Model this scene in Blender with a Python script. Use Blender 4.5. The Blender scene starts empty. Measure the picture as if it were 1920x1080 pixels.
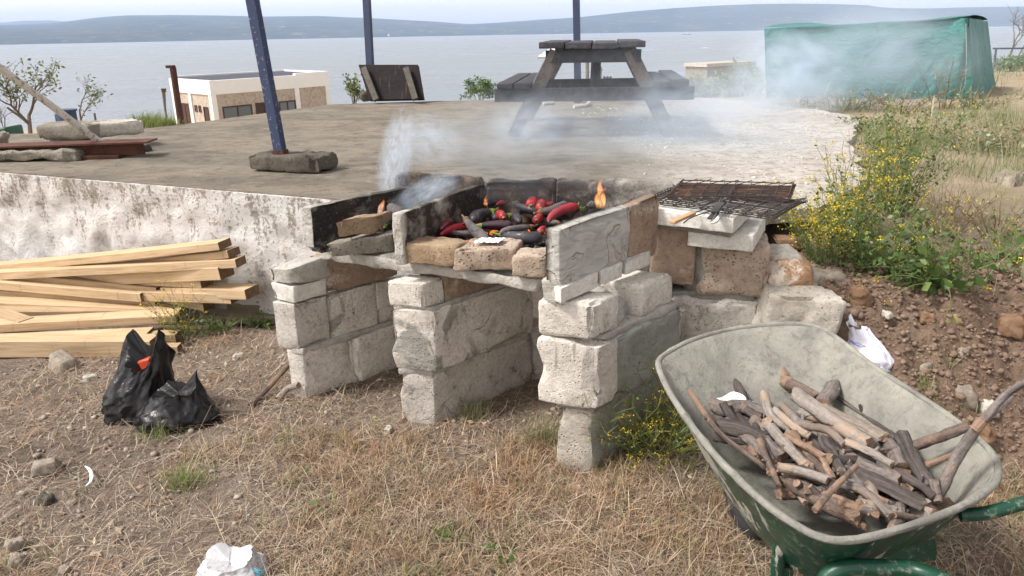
import bpy, bmesh, math, random
import numpy as np
from mathutils import Vector, Matrix, noise

S = bpy.context.scene
COL = S.collection
random.seed(7)
RNG = np.random.default_rng(11)

# ------------------------------------------------------------------ camera
FPX, PITCH, ROLL, EYE = 1400.0, math.radians(18.9), math.atan(0.0168), 1.65
cam = bpy.data.cameras.new('camera')
cam.sensor_width = 36.0
cam.lens = FPX / 1920 * 36.0
cam.clip_start, cam.clip_end = 0.05, 30000
camo = bpy.data.objects.new('camera', cam)
COL.objects.link(camo)
camo.matrix_world = (Matrix.Translation((0, 0, EYE)) @ Matrix.Rotation(math.radians(90) - PITCH, 4, 'X')
                     @ Matrix.Rotation(-ROLL, 4, 'Z'))
S.camera = camo

# ------------------------------------------------------------------ light
SUN_EL, SUN_AZ = math.radians(52), math.radians(-104)     # azimuth measured from +Y (view) towards +X
wd = bpy.data.worlds.new('World')
S.world = wd
wd.use_nodes = True
nt = wd.node_tree
nt.nodes.clear()
out = nt.nodes.new('ShaderNodeOutputWorld')
bg = nt.nodes.new('ShaderNodeBackground')
sky = nt.nodes.new('ShaderNodeTexSky')
sky.sky_type = 'NISHITA'
sky.sun_disc = False
sky.sun_elevation = SUN_EL
sky.sun_rotation = SUN_AZ
sky.air_density, sky.dust_density, sky.ozone_density = 1.0, 1.6, 1.0
# thin high cloud veil: whitens the sky
hs = nt.nodes.new('ShaderNodeMix'); hs.data_type = 'RGBA'
bw = nt.nodes.new('ShaderNodeRGBToBW')
sc_ = nt.nodes.new('ShaderNodeMix'); sc_.data_type = 'RGBA'; sc_.blend_type = 'MULTIPLY'
sc_.inputs[0].default_value = 1.0
sc_.inputs[7].default_value = (1.10, 1.0, 0.95, 1)
nt.links.new(sky.outputs[0], bw.inputs[0])
nt.links.new(bw.outputs[0], sc_.inputs[6])
hs.inputs[0].default_value = 0.88
nt.links.new(sky.outputs[0], hs.inputs[6])
nt.links.new(sc_.outputs[2], hs.inputs[7])
nt.links.new(hs.outputs[2], bg.inputs[0])
bg.inputs[1].default_value = 0.15
nt.links.new(bg.outputs[0], out.inputs[0])

sd = bpy.data.lights.new('sun', 'SUN')
sd.energy = 1.75
sd.angle = math.radians(10)
sd.color = (1.0, 0.965, 0.92)
so = bpy.data.objects.new('sun', sd)
COL.objects.link(so)
sv = Vector((math.sin(SUN_AZ) * math.cos(SUN_EL), math.cos(SUN_AZ) * math.cos(SUN_EL), math.sin(SUN_EL)))
so.rotation_euler = (-sv).to_track_quat('-Z', 'Y').to_euler()
so.location = (-5, -5, 10)

S.view_settings.view_transform = 'Standard'
S.view_settings.look = 'None'
S.view_settings.exposure = 1.25
S.cycles.volume_bounces = 3
S.cycles.max_bounces = 6
S.cycles.transparent_max_bounces = 12
S.cycles.use_denoising = True
S.cycles.caustics_reflective = False
S.cycles.caustics_refractive = False

# ------------------------------------------------------------------ pixel of the photo -> place in the world
_f = Vector((0, math.cos(PITCH), -math.sin(PITCH)))
_u0 = Vector((0, math.sin(PITCH), math.cos(PITCH)))
_r = Vector((math.cos(ROLL), 0, 0)) - math.sin(ROLL) * _u0
_u = Vector((math.sin(ROLL), 0, 0)) + math.cos(ROLL) * _u0
EYEV = Vector((0, 0, EYE))


def ray(px, py):
    return _f + _r * ((px - 960) / FPX) + _u * ((540 - py) / FPX)


def P(px, py, z=0.0):
    d = ray(px, py)
    return EYEV + d * ((z - EYE) / d.z)


def PY(px, py, y):
    d = ray(px, py)
    return EYEV + d * (y / d.y)


def sm(a, b, x):
    t = min(1.0, max(0.0, (x - a) / (b - a)))
    return t * t * (3 - 2 * t)


def lerp(a, b, t):
    return a + (b - a) * t


def rgb(r, g, b):
    def c(v):
        v /= 255.0
        return v / 12.92 if v <= 0.04045 else ((v + 0.055) / 1.055) ** 2.4
    return (c(r), c(g), c(b), 1.0)


def fr(x, y, z, sc=1.0, o=4):
    return noise.fractal(Vector((x * sc, y * sc, z * sc)), 0.9, 2.1, o)


# ------------------------------------------------------------------ materials
class NT:
    def __init__(s, name):
        s.m = bpy.data.materials.new(name)
        s.m.use_nodes = True
        s.t = s.m.node_tree
        s.t.nodes.clear()
        s.out = s.n('ShaderNodeOutputMaterial')
        s._c = None

    def n(s, k, **kw):
        nd = s.t.nodes.new(k)
        for a, b in kw.items():
            setattr(nd, a, b)
        return nd

    def l(s, a, b):
        s.t.links.new(a, b)

    def put(s, sock, v):
        if hasattr(v, 'is_linked') or hasattr(v, 'links'):
            s.l(v, sock)
        else:
            sock.default_value = v

    def vec(s, scale=(1, 1, 1), coord='Object', rot=(0, 0, 0)):
        if s._c is None:
            s._c = s.n('ShaderNodeTexCoord')
        mp = s.n('ShaderNodeMapping')
        mp.inputs['Scale'].default_value = scale
        mp.inputs['Rotation'].default_value = rot
        s.l(s._c.outputs[coord], mp.inputs['Vector'])
        return mp.outputs[0]

    def rnd(s):
        o = s.n('ShaderNodeObjectInfo')
        return s.math('MULTIPLY', o.outputs['Random'], 37.0)

    def noise(s, scale, detail=6, rough=0.6, vec=None, dist=0.0, w=None):
        nd = s.n('ShaderNodeTexNoise', noise_dimensions='4D')
        s.l(vec if vec is not None else s.vec(), nd.inputs['Vector'])
        nd.inputs['Scale'].default_value = scale
        nd.inputs['Detail'].default_value = detail
        nd.inputs['Roughness'].default_value = rough
        nd.inputs['Distortion'].default_value = dist
        s.put(nd.inputs['W'], s.rnd() if w is None else w)
        return nd.outputs['Fac']

    def voro(s, scale, feature='F1', vec=None, out='Distance'):
        nd = s.n('ShaderNodeTexVoronoi', feature=feature)
        s.l(vec if vec is not None else s.vec(), nd.inputs['Vector'])
        nd.inputs['Scale'].default_value = scale
        return nd.outputs[out]

    def ramp(s, fac, stops, interp='LINEAR'):
        r = s.n('ShaderNodeValToRGB')
        r.color_ramp.interpolation = interp
        e = r.color_ramp.elements
        while len(e) < len(stops):
            e.new(0.5)
        for q, (p, c) in zip(e, stops):
            q.position = p
            q.color = c if isinstance(c, tuple) else (c, c, c, 1)
        s.l(fac, r.inputs[0])
        return r.outputs[0]

    def mix(s, fac, a, b, mode='MIX'):
        m = s.n('ShaderNodeMix', data_type='RGBA', blend_type=mode)
        s.put(m.inputs[0], fac)
        s.put(m.inputs[6], a)
        s.put(m.inputs[7], b)
        return m.outputs[2]

    def math(s, op, a, b=0.0, clamp=False):
        m = s.n('ShaderNodeMath', operation=op, use_clamp=clamp)
        s.put(m.inputs[0], a)
        s.put(m.inputs[1], b)
        return m.outputs[0]

    def attr(s, name):
        return s.n('ShaderNodeAttribute', attribute_name=name).outputs['Fac']

    def bump(s, h, strength=0.5, dist=0.01, nrm=None):
        b = s.n('ShaderNodeBump')
        b.inputs['Strength'].default_value = strength
        b.inputs['Distance'].default_value = dist
        s.l(h, b.inputs['Height'])
        if nrm is not None:
            s.l(nrm, b.inputs['Normal'])
        return b.outputs[0]

    def pbsdf(s, col, rough=0.85, nrm=None, metal=0.0, spec=0.3, trans=0.0, sss=None, coat=0.0):
        p = s.n('ShaderNodeBsdfPrincipled')
        s.put(p.inputs['Base Color'], col)
        s.put(p.inputs['Roughness'], rough)
        s.put(p.inputs['Metallic'], metal)
        s.put(p.inputs['Specular IOR Level'], spec)
        if coat:
            p.inputs['Coat Weight'].default_value = coat
            p.inputs['Coat Roughness'].default_value = 0.15
        if nrm is not None:
            s.l(nrm, p.inputs['Normal'])
        s.l(p.outputs[0], s.out.inputs[0])
        return p


MATS = {}


def stone(name, c1, c2, scale=6, spots=(), pits=0.0, rough=0.9, bump=0.6, bscale=60, soot=True, patch=None):
    """mottled masonry: two tones, stains (colour, scale, lo, hi), pores, mortar patches, soot attribute"""
    t = NT(name)
    a = t.noise(scale, 8, 0.65)
    c = t.ramp(a, [(0.3, c1), (0.7, c2)])
    fine = t.noise(bscale, 6, 0.75)
    c = t.mix(0.4, c, t.ramp(fine, [(0.36, 0.3), (0.58, 1.0)]), 'MULTIPLY')
    c = t.mix(t.ramp(t.noise(85, 5, 0.75), [(0.60, 0.0), (0.66, 0.5)]), c, rgb(96, 86, 76))
    for (sc, ss, lo, hi) in spots:
        m = t.ramp(t.noise(ss, 9, 0.7, dist=0.3), [(lo, 0.0), (hi, 1.0)])
        c = t.mix(m, c, sc)
    h = t.math('ADD', t.math('MULTIPLY', a, 0.6), fine)
    if patch:
        pc, ps, lo, hi = patch
        m = t.ramp(t.noise(ps, 3, 0.55, dist=0.8), [(lo, 0.0), (hi, 1.0)])
        sme = t.noise(9, 4, 0.5, vec=t.vec((1, 1, 3)), dist=1.6)
        c = t.mix(m, c, t.mix(0.4, pc, t.ramp(sme, [(0.35, 0.3), (0.6, 1.0)]), 'MULTIPLY'))
        h = t.math('ADD', h, t.math('MULTIPLY', m, 0.9))
        h = t.math('ADD', h, t.math('MULTIPLY', sme, 0.7))
    if name.startswith('block'):
        dr = t.noise(16, 5, 0.6, vec=t.vec((1, 1, 0.10)))
        dk = t.math('MULTIPLY', t.ramp(dr, [(0.60, 0.0), (0.64, 1.0)]), t.ramp(t.noise(4, 4), [(0.48, 0.0), (0.56, 1.0)]))
        c = t.mix(t.math('MULTIPLY', dk, 0.6), c, rgb(132, 128, 118))
        ck_ = t.n('ShaderNodeTexVoronoi', feature='DISTANCE_TO_EDGE')
        wv = t.n('ShaderNodeVectorMath', operation='ADD'); t.l(t.vec(), wv.inputs[0])
        nz = t.n('ShaderNodeTexNoise'); nz.inputs['Scale'].default_value = 9; t.l(t.vec(), nz.inputs['Vector'])
        nv2 = t.n('ShaderNodeVectorMath', operation='SCALE'); t.l(nz.outputs['Color'], nv2.inputs[0]); nv2.inputs['Scale'].default_value = 0.16
        t.l(nv2.outputs[0], wv.inputs[1]); t.l(wv.outputs[0], ck_.inputs['Vector']); ck_.inputs['Scale'].default_value = 4.2
        cr = t.math('MULTIPLY', t.ramp(ck_.outputs['Distance'], [(0.004, 1.0), (0.016, 0.0)]), t.ramp(t.noise(3, 2), [(0.58, 0.0), (0.62, 1.0)]))
        c = t.mix(t.math('MULTIPLY', cr, 0.7), c, rgb(96, 90, 80))
        h = t.math('SUBTRACT', h, cr)
    mo = t.math('MULTIPLY', t.attr('soot'), -1.0, True)
    mn = t.ramp(t.math('ADD', mo, t.math('MULTIPLY', t.math('SUBTRACT', t.noise(5, 4, 0.6, dist=0.6), 0.5), 1.2)), [(0.48, 0.0), (0.53, 1.0)])
    mn = t.math('MULTIPLY', mn, t.ramp(mo, [(0.02, 0.0), (0.10, 1.0)]))
    sm2 = t.noise(7, 4, 0.5, vec=t.vec((1, 1, 2.2)), dist=1.4)
    c = t.mix(mn, c, t.mix(0.4, rgb(156, 158, 150), t.ramp(sm2, [(0.35, 0.45), (0.6, 1.0)]), 'MULTIPLY'))
    h = t.math('ADD', h, t.math('MULTIPLY', mn, 0.8))
    if pits:
        v = t.voro(70)
        pm = t.ramp(v, [(0.12, 1.0), (0.30, 0.0)])
        pm = t.math('MULTIPLY', pm, t.ramp(t.noise(14, 3), [(0.42, 0.0), (0.6, 1.0)]))
        c = t.mix(t.math('MULTIPLY', pm, pits), c, rgb(72, 62, 54))
        h = t.math('SUBTRACT', h, t.math('MULTIPLY', pm, 1.2))
    if soot:
        so_ = t.attr('soot')
        sn = t.math('MULTIPLY', so_, t.ramp(t.noise(9, 7, 0.7), [(0.30, 0.25), (0.52, 1.0)]))
        c = t.mix(t.math('MINIMUM', sn, 0.97), c, t.ramp(t.noise(5, 6, 0.7), [(0.42, rgb(26, 23, 22)), (0.62, rgb(58, 45, 38))]))
        wh = t.math('MULTIPLY', so_, t.ramp(t.noise(95, 2), [(0.66, 0.0), (0.70, 0.55)]))
        c = t.mix(wh, c, rgb(150, 145, 138))
    t.pbsdf(c, rough, t.bump(h, bump, 0.012), spec=0.2)
    MATS[name] = t.m
    return t.m


CREAM, CREAM2 = rgb(224, 219, 209), rgb(206, 199, 188)
stone('block_cream', CREAM, CREAM2, 7, [(rgb(150, 140, 126), 10, 0.55, 0.75), (rgb(112, 100, 86), 22, 0.64, 0.72)], pits=0.45)
stone('block_patched', CREAM, CREAM2, 7, [(rgb(150, 138, 124), 12, 0.55, 0.78)], pits=0.6, patch=(rgb(160, 158, 150), 4.2, 0.57, 0.62))
stone('block_grey', rgb(206, 201, 192), rgb(182, 176, 166), 8, [(rgb(118, 110, 100), 14, 0.54, 0.66)], pits=0.5)
stone('block_grey_patched', rgb(196, 190, 178), rgb(168, 160, 148), 8, [(rgb(112, 104, 94), 14, 0.56, 0.72)], pits=0.8)
stone('mortar', rgb(196, 193, 184), rgb(172, 168, 158), 12, [(rgb(120, 116, 108), 20, 0.56, 0.72)], bump=1.0, bscale=45)
stone('mortar_dark', rgb(160, 160, 152), rgb(138, 137, 128), 9, [(rgb(96, 94, 86), 12, 0.52, 0.7)], bump=0.9, bscale=40)
stone('panel_concrete', rgb(196, 193, 184), rgb(178, 173, 163), 5, [(rgb(146, 124, 102), 4, 0.55, 0.62), (rgb(110, 100, 88), 24, 0.64, 0.72)], pits=0.4, patch=(rgb(190, 188, 180), 3.4, 0.45, 0.5))
stone('white_slab', rgb(226, 224, 216), rgb(206, 203, 194), 5, [(rgb(168, 163, 152), 10, 0.58, 0.75)], bump=0.3)
stone('tan_block', rgb(174, 154, 135), rgb(148, 128, 109), 6, [(rgb(196, 186, 170), 6, 0.56, 0.66), (rgb(96, 76, 62), 22, 0.62, 0.72)], pits=0.6)
stone('tan_brick', rgb(176, 156, 130), rgb(144, 120, 95), 9, [(rgb(74, 56, 44), 9, 0.54, 0.7)], pits=0.5)
stone('pink_stone', rgb(206, 190, 170), rgb(170, 150, 132), 11, [(rgb(120, 104, 90), 13, 0.54, 0.7)], pits=0.9, bump=0.9)
stone('orange_stone', rgb(186, 148, 112), rgb(160, 128, 98), 8, [(rgb(218, 208, 194), 5, 0.5, 0.58)], pits=0.5, bump=0.8)
stone('rubble_white', rgb(206, 201, 190), rgb(176, 168, 154), 7, [(rgb(130, 120, 106), 9, 0.55, 0.7)], pits=0.7)
stone('field_stone', rgb(168, 158, 144), rgb(132, 122, 108), 14, [(rgb(96, 86, 74), 20, 0.55, 0.7)])
stone('field_stone_brown', rgb(150, 122, 98), rgb(122, 96, 74), 14, [(rgb(88, 68, 52), 20, 0.55, 0.7)])
stone('old_concrete', rgb(112, 106, 96), rgb(86, 81, 72), 8, [(rgb(60, 56, 48), 9, 0.52, 0.7), (rgb(160, 152, 138), 20, 0.62, 0.7)], pits=0.6, bump=0.8)
stone('pale_concrete', rgb(158, 152, 140), rgb(130, 124, 112), 7, [(rgb(96, 90, 78), 11, 0.56, 0.7), (rgb(192, 186, 172), 16, 0.6, 0.7)], pits=0.7, bump=0.8)
stone('clod', rgb(158, 136, 118), rgb(124, 104, 90), 20, [], soot=False, bump=0.8)
stone('pebble', rgb(186, 176, 160), rgb(140, 130, 116), 3, [], soot=False, bump=0.5)


def wood(name, c1, c2, c3, ax=(1, 14, 14), scale=4, rough=0.75, bump=0.3, crack=0.0, ident=True, coat=None):
    t = NT(name)
    g = t.noise(scale, 9, 0.65, vec=t.vec(ax), dist=0.4)
    c = t.ramp(g, [(0.28, c1), (0.5, c2), (0.74, c3)])
    big = t.noise(scale * 0.6, 3, 0.5)
    c = t.mix(0.4, c, t.ramp(big, [(0.3, 0.55), (0.7, 1.0)]), 'MULTIPLY')
    rv = t.n('ShaderNodeObjectInfo').outputs['Random']
    c = t.mix(1.0, c, t.ramp(rv, [(0.0, (.72, .70, .68, 1)), (0.5, (.95, .94, .92, 1)), (1.0, (1.0, 1.0, 1.0, 1))]), 'MULTIPLY')
    sl = t.ramp(t.noise(30, 3, 0.6, vec=t.vec((1, .08, .08))), [(0.62, 0.0), (0.68, 0.35)])
    c = t.mix(sl, c, rgb(120, 92, 66))
    h = g
    if crack:
        k = t.ramp(t.noise(scale * 2.2, 4, 0.6, vec=t.vec(ax), dist=0.2), [(0.36, 1.0), (0.44, 0.0)])
        c = t.mix(t.math('MULTIPLY', k, crack), c, rgb(34, 26, 20))
        h = t.math('SUBTRACT', h, k)
    if coat:
        m = t.ramp(t.noise(3.2, 6, 0.7, dist=0.5), [(0.46, 0.0), (0.52, 1.0)])
        c = t.mix(m, c, coat)
        h = t.math('ADD', h, t.math('MULTIPLY', m, 0.5))
    t.pbsdf(c, rough, t.bump(h, bump, 0.01), spec=0.25)
    MATS[name] = t.m
    return t.m


wood('lumber', rgb(172, 144, 110), rgb(206, 180, 144), rgb(218, 196, 164), (1.2, 18, 18), 3.4, 0.75, 0.3)
wood('lumber_end', rgb(84, 68, 54), rgb(116, 95, 74), rgb(140, 116, 92), (8, 8, 8), 4, 0.85, 0.4)  # weathered ends, toned darker still for the side turned from the sun
wood('lumber_old', rgb(112, 102, 88), rgb(142, 130, 112), rgb(160, 148, 128), (1, 14, 14), 4, 0.85, 0.4)
wood('batten_wood', rgb(74, 70, 66), rgb(98, 93, 87), rgb(120, 114, 106), (3, 3, 3), 7, 0.8, 0.4)
wood('table_wood', rgb(46, 46, 50), rgb(68, 68, 73), rgb(94, 93, 97), (3, 3, 3), 7, 0.75, 0.4)
wood('table_leg_wood', rgb(88, 82, 80), rgb(114, 107, 104), rgb(136, 128, 123), (3, 3, 3), 7, 0.75, 0.4)
wood('dark_board', rgb(22, 20, 20), rgb(32, 28, 27), rgb(44, 38, 36), (2, 12, 12), 4, 0.8, 0.4)
# firewood: bark runs along each stick's own length, stored as an attribute
def bark(name, c1, c2, c3, peel=None, rough=0.9):
    t = NT(name)
    a = t.n('ShaderNodeAttribute', attribute_name='along').outputs['Vector']
    mp = t.n('ShaderNodeMapping')
    mp.inputs['Scale'].default_value = (9, 1, 1)
    t.l(a, mp.inputs['Vector'])
    g = t.noise(2.4, 9, 0.7, vec=mp.outputs[0], dist=0.6)
    f = t.noise(70, 5, 0.7)
    c = t.ramp(g, [(0.3, c1), (0.5, c2), (0.7, c3)])
    c = t.mix(0.5, c, t.ramp(f, [(0.35, 0.3), (0.65, 1.0)]), 'MULTIPLY')
    h = t.math('ADD', g, t.math('MULTIPLY', f, 0.5))
    if peel:
        m = t.ramp(t.noise(7, 5, 0.6, dist=0.5), [(0.50, 0.0), (0.55, 1.0)])
        c = t.mix(m, c, t.mix(0.35, peel, t.ramp(g, [(0.3, 0.5), (0.7, 1.0)]), 'MULTIPLY'))
        h = t.math('SUBTRACT', h, t.math('MULTIPLY', m, 0.5))
    t.pbsdf(c, rough, t.bump(h, 0.9, 0.008), spec=0.2)
    MATS[name] = t.m


bark('bark_grey', rgb(84, 78, 75), rgb(130, 122, 117), rgb(162, 154, 149), rgb(136, 122, 111))
bark('bark_dark', rgb(52, 47, 45), rgb(94, 86, 82), rgb(128, 119, 114))
bark('bark_brown', rgb(78, 68, 62), rgb(118, 103, 94), rgb(146, 130, 120), rgb(148, 124, 106))
bark('bark_pale', rgb(116, 107, 101), rgb(158, 149, 140), rgb(182, 173, 164), rgb(168, 150, 133))
bark('wood_fresh', rgb(120, 98, 82), rgb(156, 130, 110), rgb(178, 156, 136))
bark('driftwood', rgb(104, 94, 84), rgb(164, 152, 138), rgb(196, 186, 172))


def plain(name, c, rough=0.6, metal=0.0, spec=0.4, var=0.25, scale=20, bump=0.15, c2=None, lo=0.5, hi=0.6, sscale=8):
    t = NT(name)
    n_ = t.noise(scale, 6, 0.6)
    col = t.mix(var, c, t.ramp(n_, [(0.3, 0.3), (0.7, 1.0)]), 'MULTIPLY')
    if c2:
        m = t.ramp(t.noise(sscale, 8, 0.7, dist=0.4), [(lo, 0.0), (hi, 1.0)])
        col = t.mix(m, col, c2)
    t.pbsdf(col, rough, t.bump(n_, bump, 0.005), metal, spec)
    MATS[name] = t.m
    return t.m


plain('blue_paint', rgb(62, 72, 98), 0.75, c2=rgb(160, 154, 142), lo=0.59, hi=0.63, sscale=44, spec=.2)
plain('blue_paint_clean', rgb(56, 68, 94), 0.6, c2=rgb(104, 84, 70), lo=.6, hi=.64)
plain('rust', rgb(92, 58, 44), 0.9, c2=rgb(60, 38, 32), bump=0.5)
plain('rust_pole', rgb(70, 44, 36), 0.9, c2=rgb(150, 82, 50), lo=0.6, hi=0.63)
plain('weathered_tube', rgb(196, 190, 178), 0.8, c2=rgb(120, 108, 94), lo=0.52, hi=0.6, sscale=30)
plain('wire_black', rgb(66, 60, 58), 0.6, 0.3)
plain('wire_rust', rgb(72, 62, 58), 0.75, 0.2, c2=rgb(110, 80, 62), lo=0.5, hi=0.6)
plain('steel', rgb(150, 148, 144), 0.4, 0.9)
plain('handle_black', rgb(52, 50, 50), 0.5)
plain('handle_wood', rgb(186, 150, 112), 0.7)
plain('white_plaster', rgb(236, 236, 232), 0.85, var=0.1, c2=rgb(206, 200, 190), lo=0.6, hi=0.75, sscale=0.8, scale=2)
plain('building_stone', rgb(196, 183, 168), 0.9, var=0.5, scale=9, bump=1.0, c2=rgb(160, 138, 116), lo=0.5, hi=0.62, sscale=4)
plain('roof_dark', rgb(62, 66, 78), 0.7)
plain('window_glass', rgb(96, 104, 106), 0.15, spec=0.6, var=0.1)
plain('frame_brown', rgb(74, 48, 38), 0.6)
plain('door_grey', rgb(120, 126, 130), 0.6)
plain('rubber', rgb(44, 43, 44), 0.85, c2=rgb(104, 98, 90), lo=0.58, hi=0.66)
plain('rim_grey', rgb(150, 150, 146), 0.6)
plain('green_drum', rgb(34, 88, 62), 0.5)
plain('bin_blue', rgb(58, 76, 104), 0.6)
plain('hull_dark', rgb(86, 84, 92), 0.7)
plain('hull_white', rgb(230, 230, 230), 0.6)
plain('red_plastic', rgb(196, 74, 44), 0.4)
plain('paper_white', rgb(236, 236, 240), 0.8, var=0.1)
plain('sign_white', rgb(224, 232, 230), 0.5, var=0.05)
plain('pole_grey', rgb(116, 112, 106), 0.8)
plain('insulator', rgb(58, 52, 50), 0.6)


def leafmat(name, cols, rough=0.65, trans=0.35, vary=0.0):
    t = NT(name)
    g = t.n('ShaderNodeNewGeometry').outputs['Random Per Island']
    k = len(cols)
    c = t.ramp(g, [(i / max(1, k - 1), q) for i, q in enumerate(cols)])
    c = t.mix(0.3, c, t.ramp(t.noise(3, 4), [(0.3, 0.45), (0.7, 1.0)]), 'MULTIPLY')
    if vary:      # patches of redder and of greyer, older straw
        nn = t.noise(2.6, 5, 0.65, w=3.0)
        c = t.mix(t.math('MULTIPLY', t.ramp(nn, [(0.50, 0.0), (0.60, 1.0)]), vary), c, t.mix(1.0, c, (1.0, .80, .68, 1), 'MULTIPLY'))
        c = t.mix(t.math('MULTIPLY', t.ramp(nn, [(0.38, 1.0), (0.46, 0.0)]), vary), c, t.mix(1.0, c, (.66, .66, .64, 1), 'MULTIPLY'))
    p = t.n('ShaderNodeBsdfDiffuse'); t.l(c, p.inputs[0])
    q = t.n('ShaderNodeBsdfTranslucent'); t.l(c, q.inputs[0])
    gl = t.n('ShaderNodeBsdfGlossy'); gl.inputs['Roughness'].default_value = 0.5
    m = t.n('ShaderNodeMixShader'); m.inputs[0].default_value = trans
    t.l(p.outputs[0], m.inputs[1]); t.l(q.outputs[0], m.inputs[2])
    m2 = t.n('ShaderNodeMixShader'); m2.inputs[0].default_value = 0.04
    t.l(m.outputs[0], m2.inputs[1]); t.l(gl.outputs[0], m2.inputs[2])
    t.l(m2.outputs[0], t.out.inputs[0])
    MATS[name] = t.m


leafmat('straw', [rgb(166, 149, 126), rgb(200, 183, 156), rgb(126, 108, 92), rgb(216, 202, 178), rgb(158, 130, 106), rgb(102, 86, 76)], trans=0.15, vary=.7)
leafmat('dry_grass', [rgb(184, 160, 124), rgb(210, 190, 156), rgb(148, 120, 96), rgb(178, 144, 110), rgb(144, 134, 104), rgb(116, 94, 80)], trans=0.25, vary=.7)
leafmat('green_grass', [rgb(104, 128, 62), rgb(130, 146, 78), rgb(158, 162, 96), rgb(84, 112, 56)])
leafmat('meadow_grass', [rgb(136, 144, 102), rgb(112, 128, 84), rgb(180, 174, 136), rgb(146, 150, 108), rgb(192, 184, 150), rgb(124, 136, 94)])
leafmat('weed_leaf', [rgb(84, 116, 58), rgb(108, 136, 70), rgb(70, 98, 52), rgb(128, 150, 82)])
leafmat('bush_leaf', [rgb(74, 100, 50), rgb(102, 128, 62), rgb(60, 84, 46), rgb(122, 142, 74)])
leafmat('tree_leaf', [rgb(104, 118, 72), rgb(126, 138, 84), rgb(84, 98, 62)])
leafmat('pale_leaf', [rgb(118, 140, 104), rgb(138, 156, 118), rgb(96, 120, 86)])
leafmat('dry_leaf', [rgb(196, 184, 128), rgb(176, 160, 106), rgb(206, 190, 150)])
leafmat('weed_stem', [rgb(122, 140, 82), rgb(148, 158, 100), rgb(134, 128, 84)])
leafmat('dry_stem', [rgb(150, 126, 92), rgb(176, 152, 112), rgb(116, 92, 70)])
leafmat('flower', [rgb(226, 200, 40), rgb(236, 212, 64), rgb(212, 184, 30)])
leafmat('twig', [rgb(96, 84, 74), rgb(122, 108, 96), rgb(78, 68, 60)], trans=0.0)


# ------------------------------------------------------------------ meshes
def wloc(o):
    v = Vector((0, 0, 0))
    while o is not None:
        v += Vector(o.location)
        o = o.parent
    return v


def link(name, me, mat, parent=None, org=None):
    o = bpy.data.objects.new(name, me)
    COL.objects.link(o)
    if mat is not None:
        for mm in (mat if isinstance(mat, (list, tuple)) else [mat]):
            me.materials.append(MATS[mm] if isinstance(mm, str) else mm)
    if parent is not None:
        o.parent = parent
    return o


def tag(o, label=None, cat=None, group=None, kind=None):
    if label: o['label'] = label
    if cat: o['category'] = cat
    if group: o['group'] = group
    if kind: o['kind'] = kind
    return o


def thing(name, label, cat, loc=(0, 0, 0), group=None):
    o = bpy.data.objects.new(name, None)
    o.empty_display_size = 0.1
    COL.objects.link(o)
    o.location = loc
    return tag(o, label, cat, group)


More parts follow.
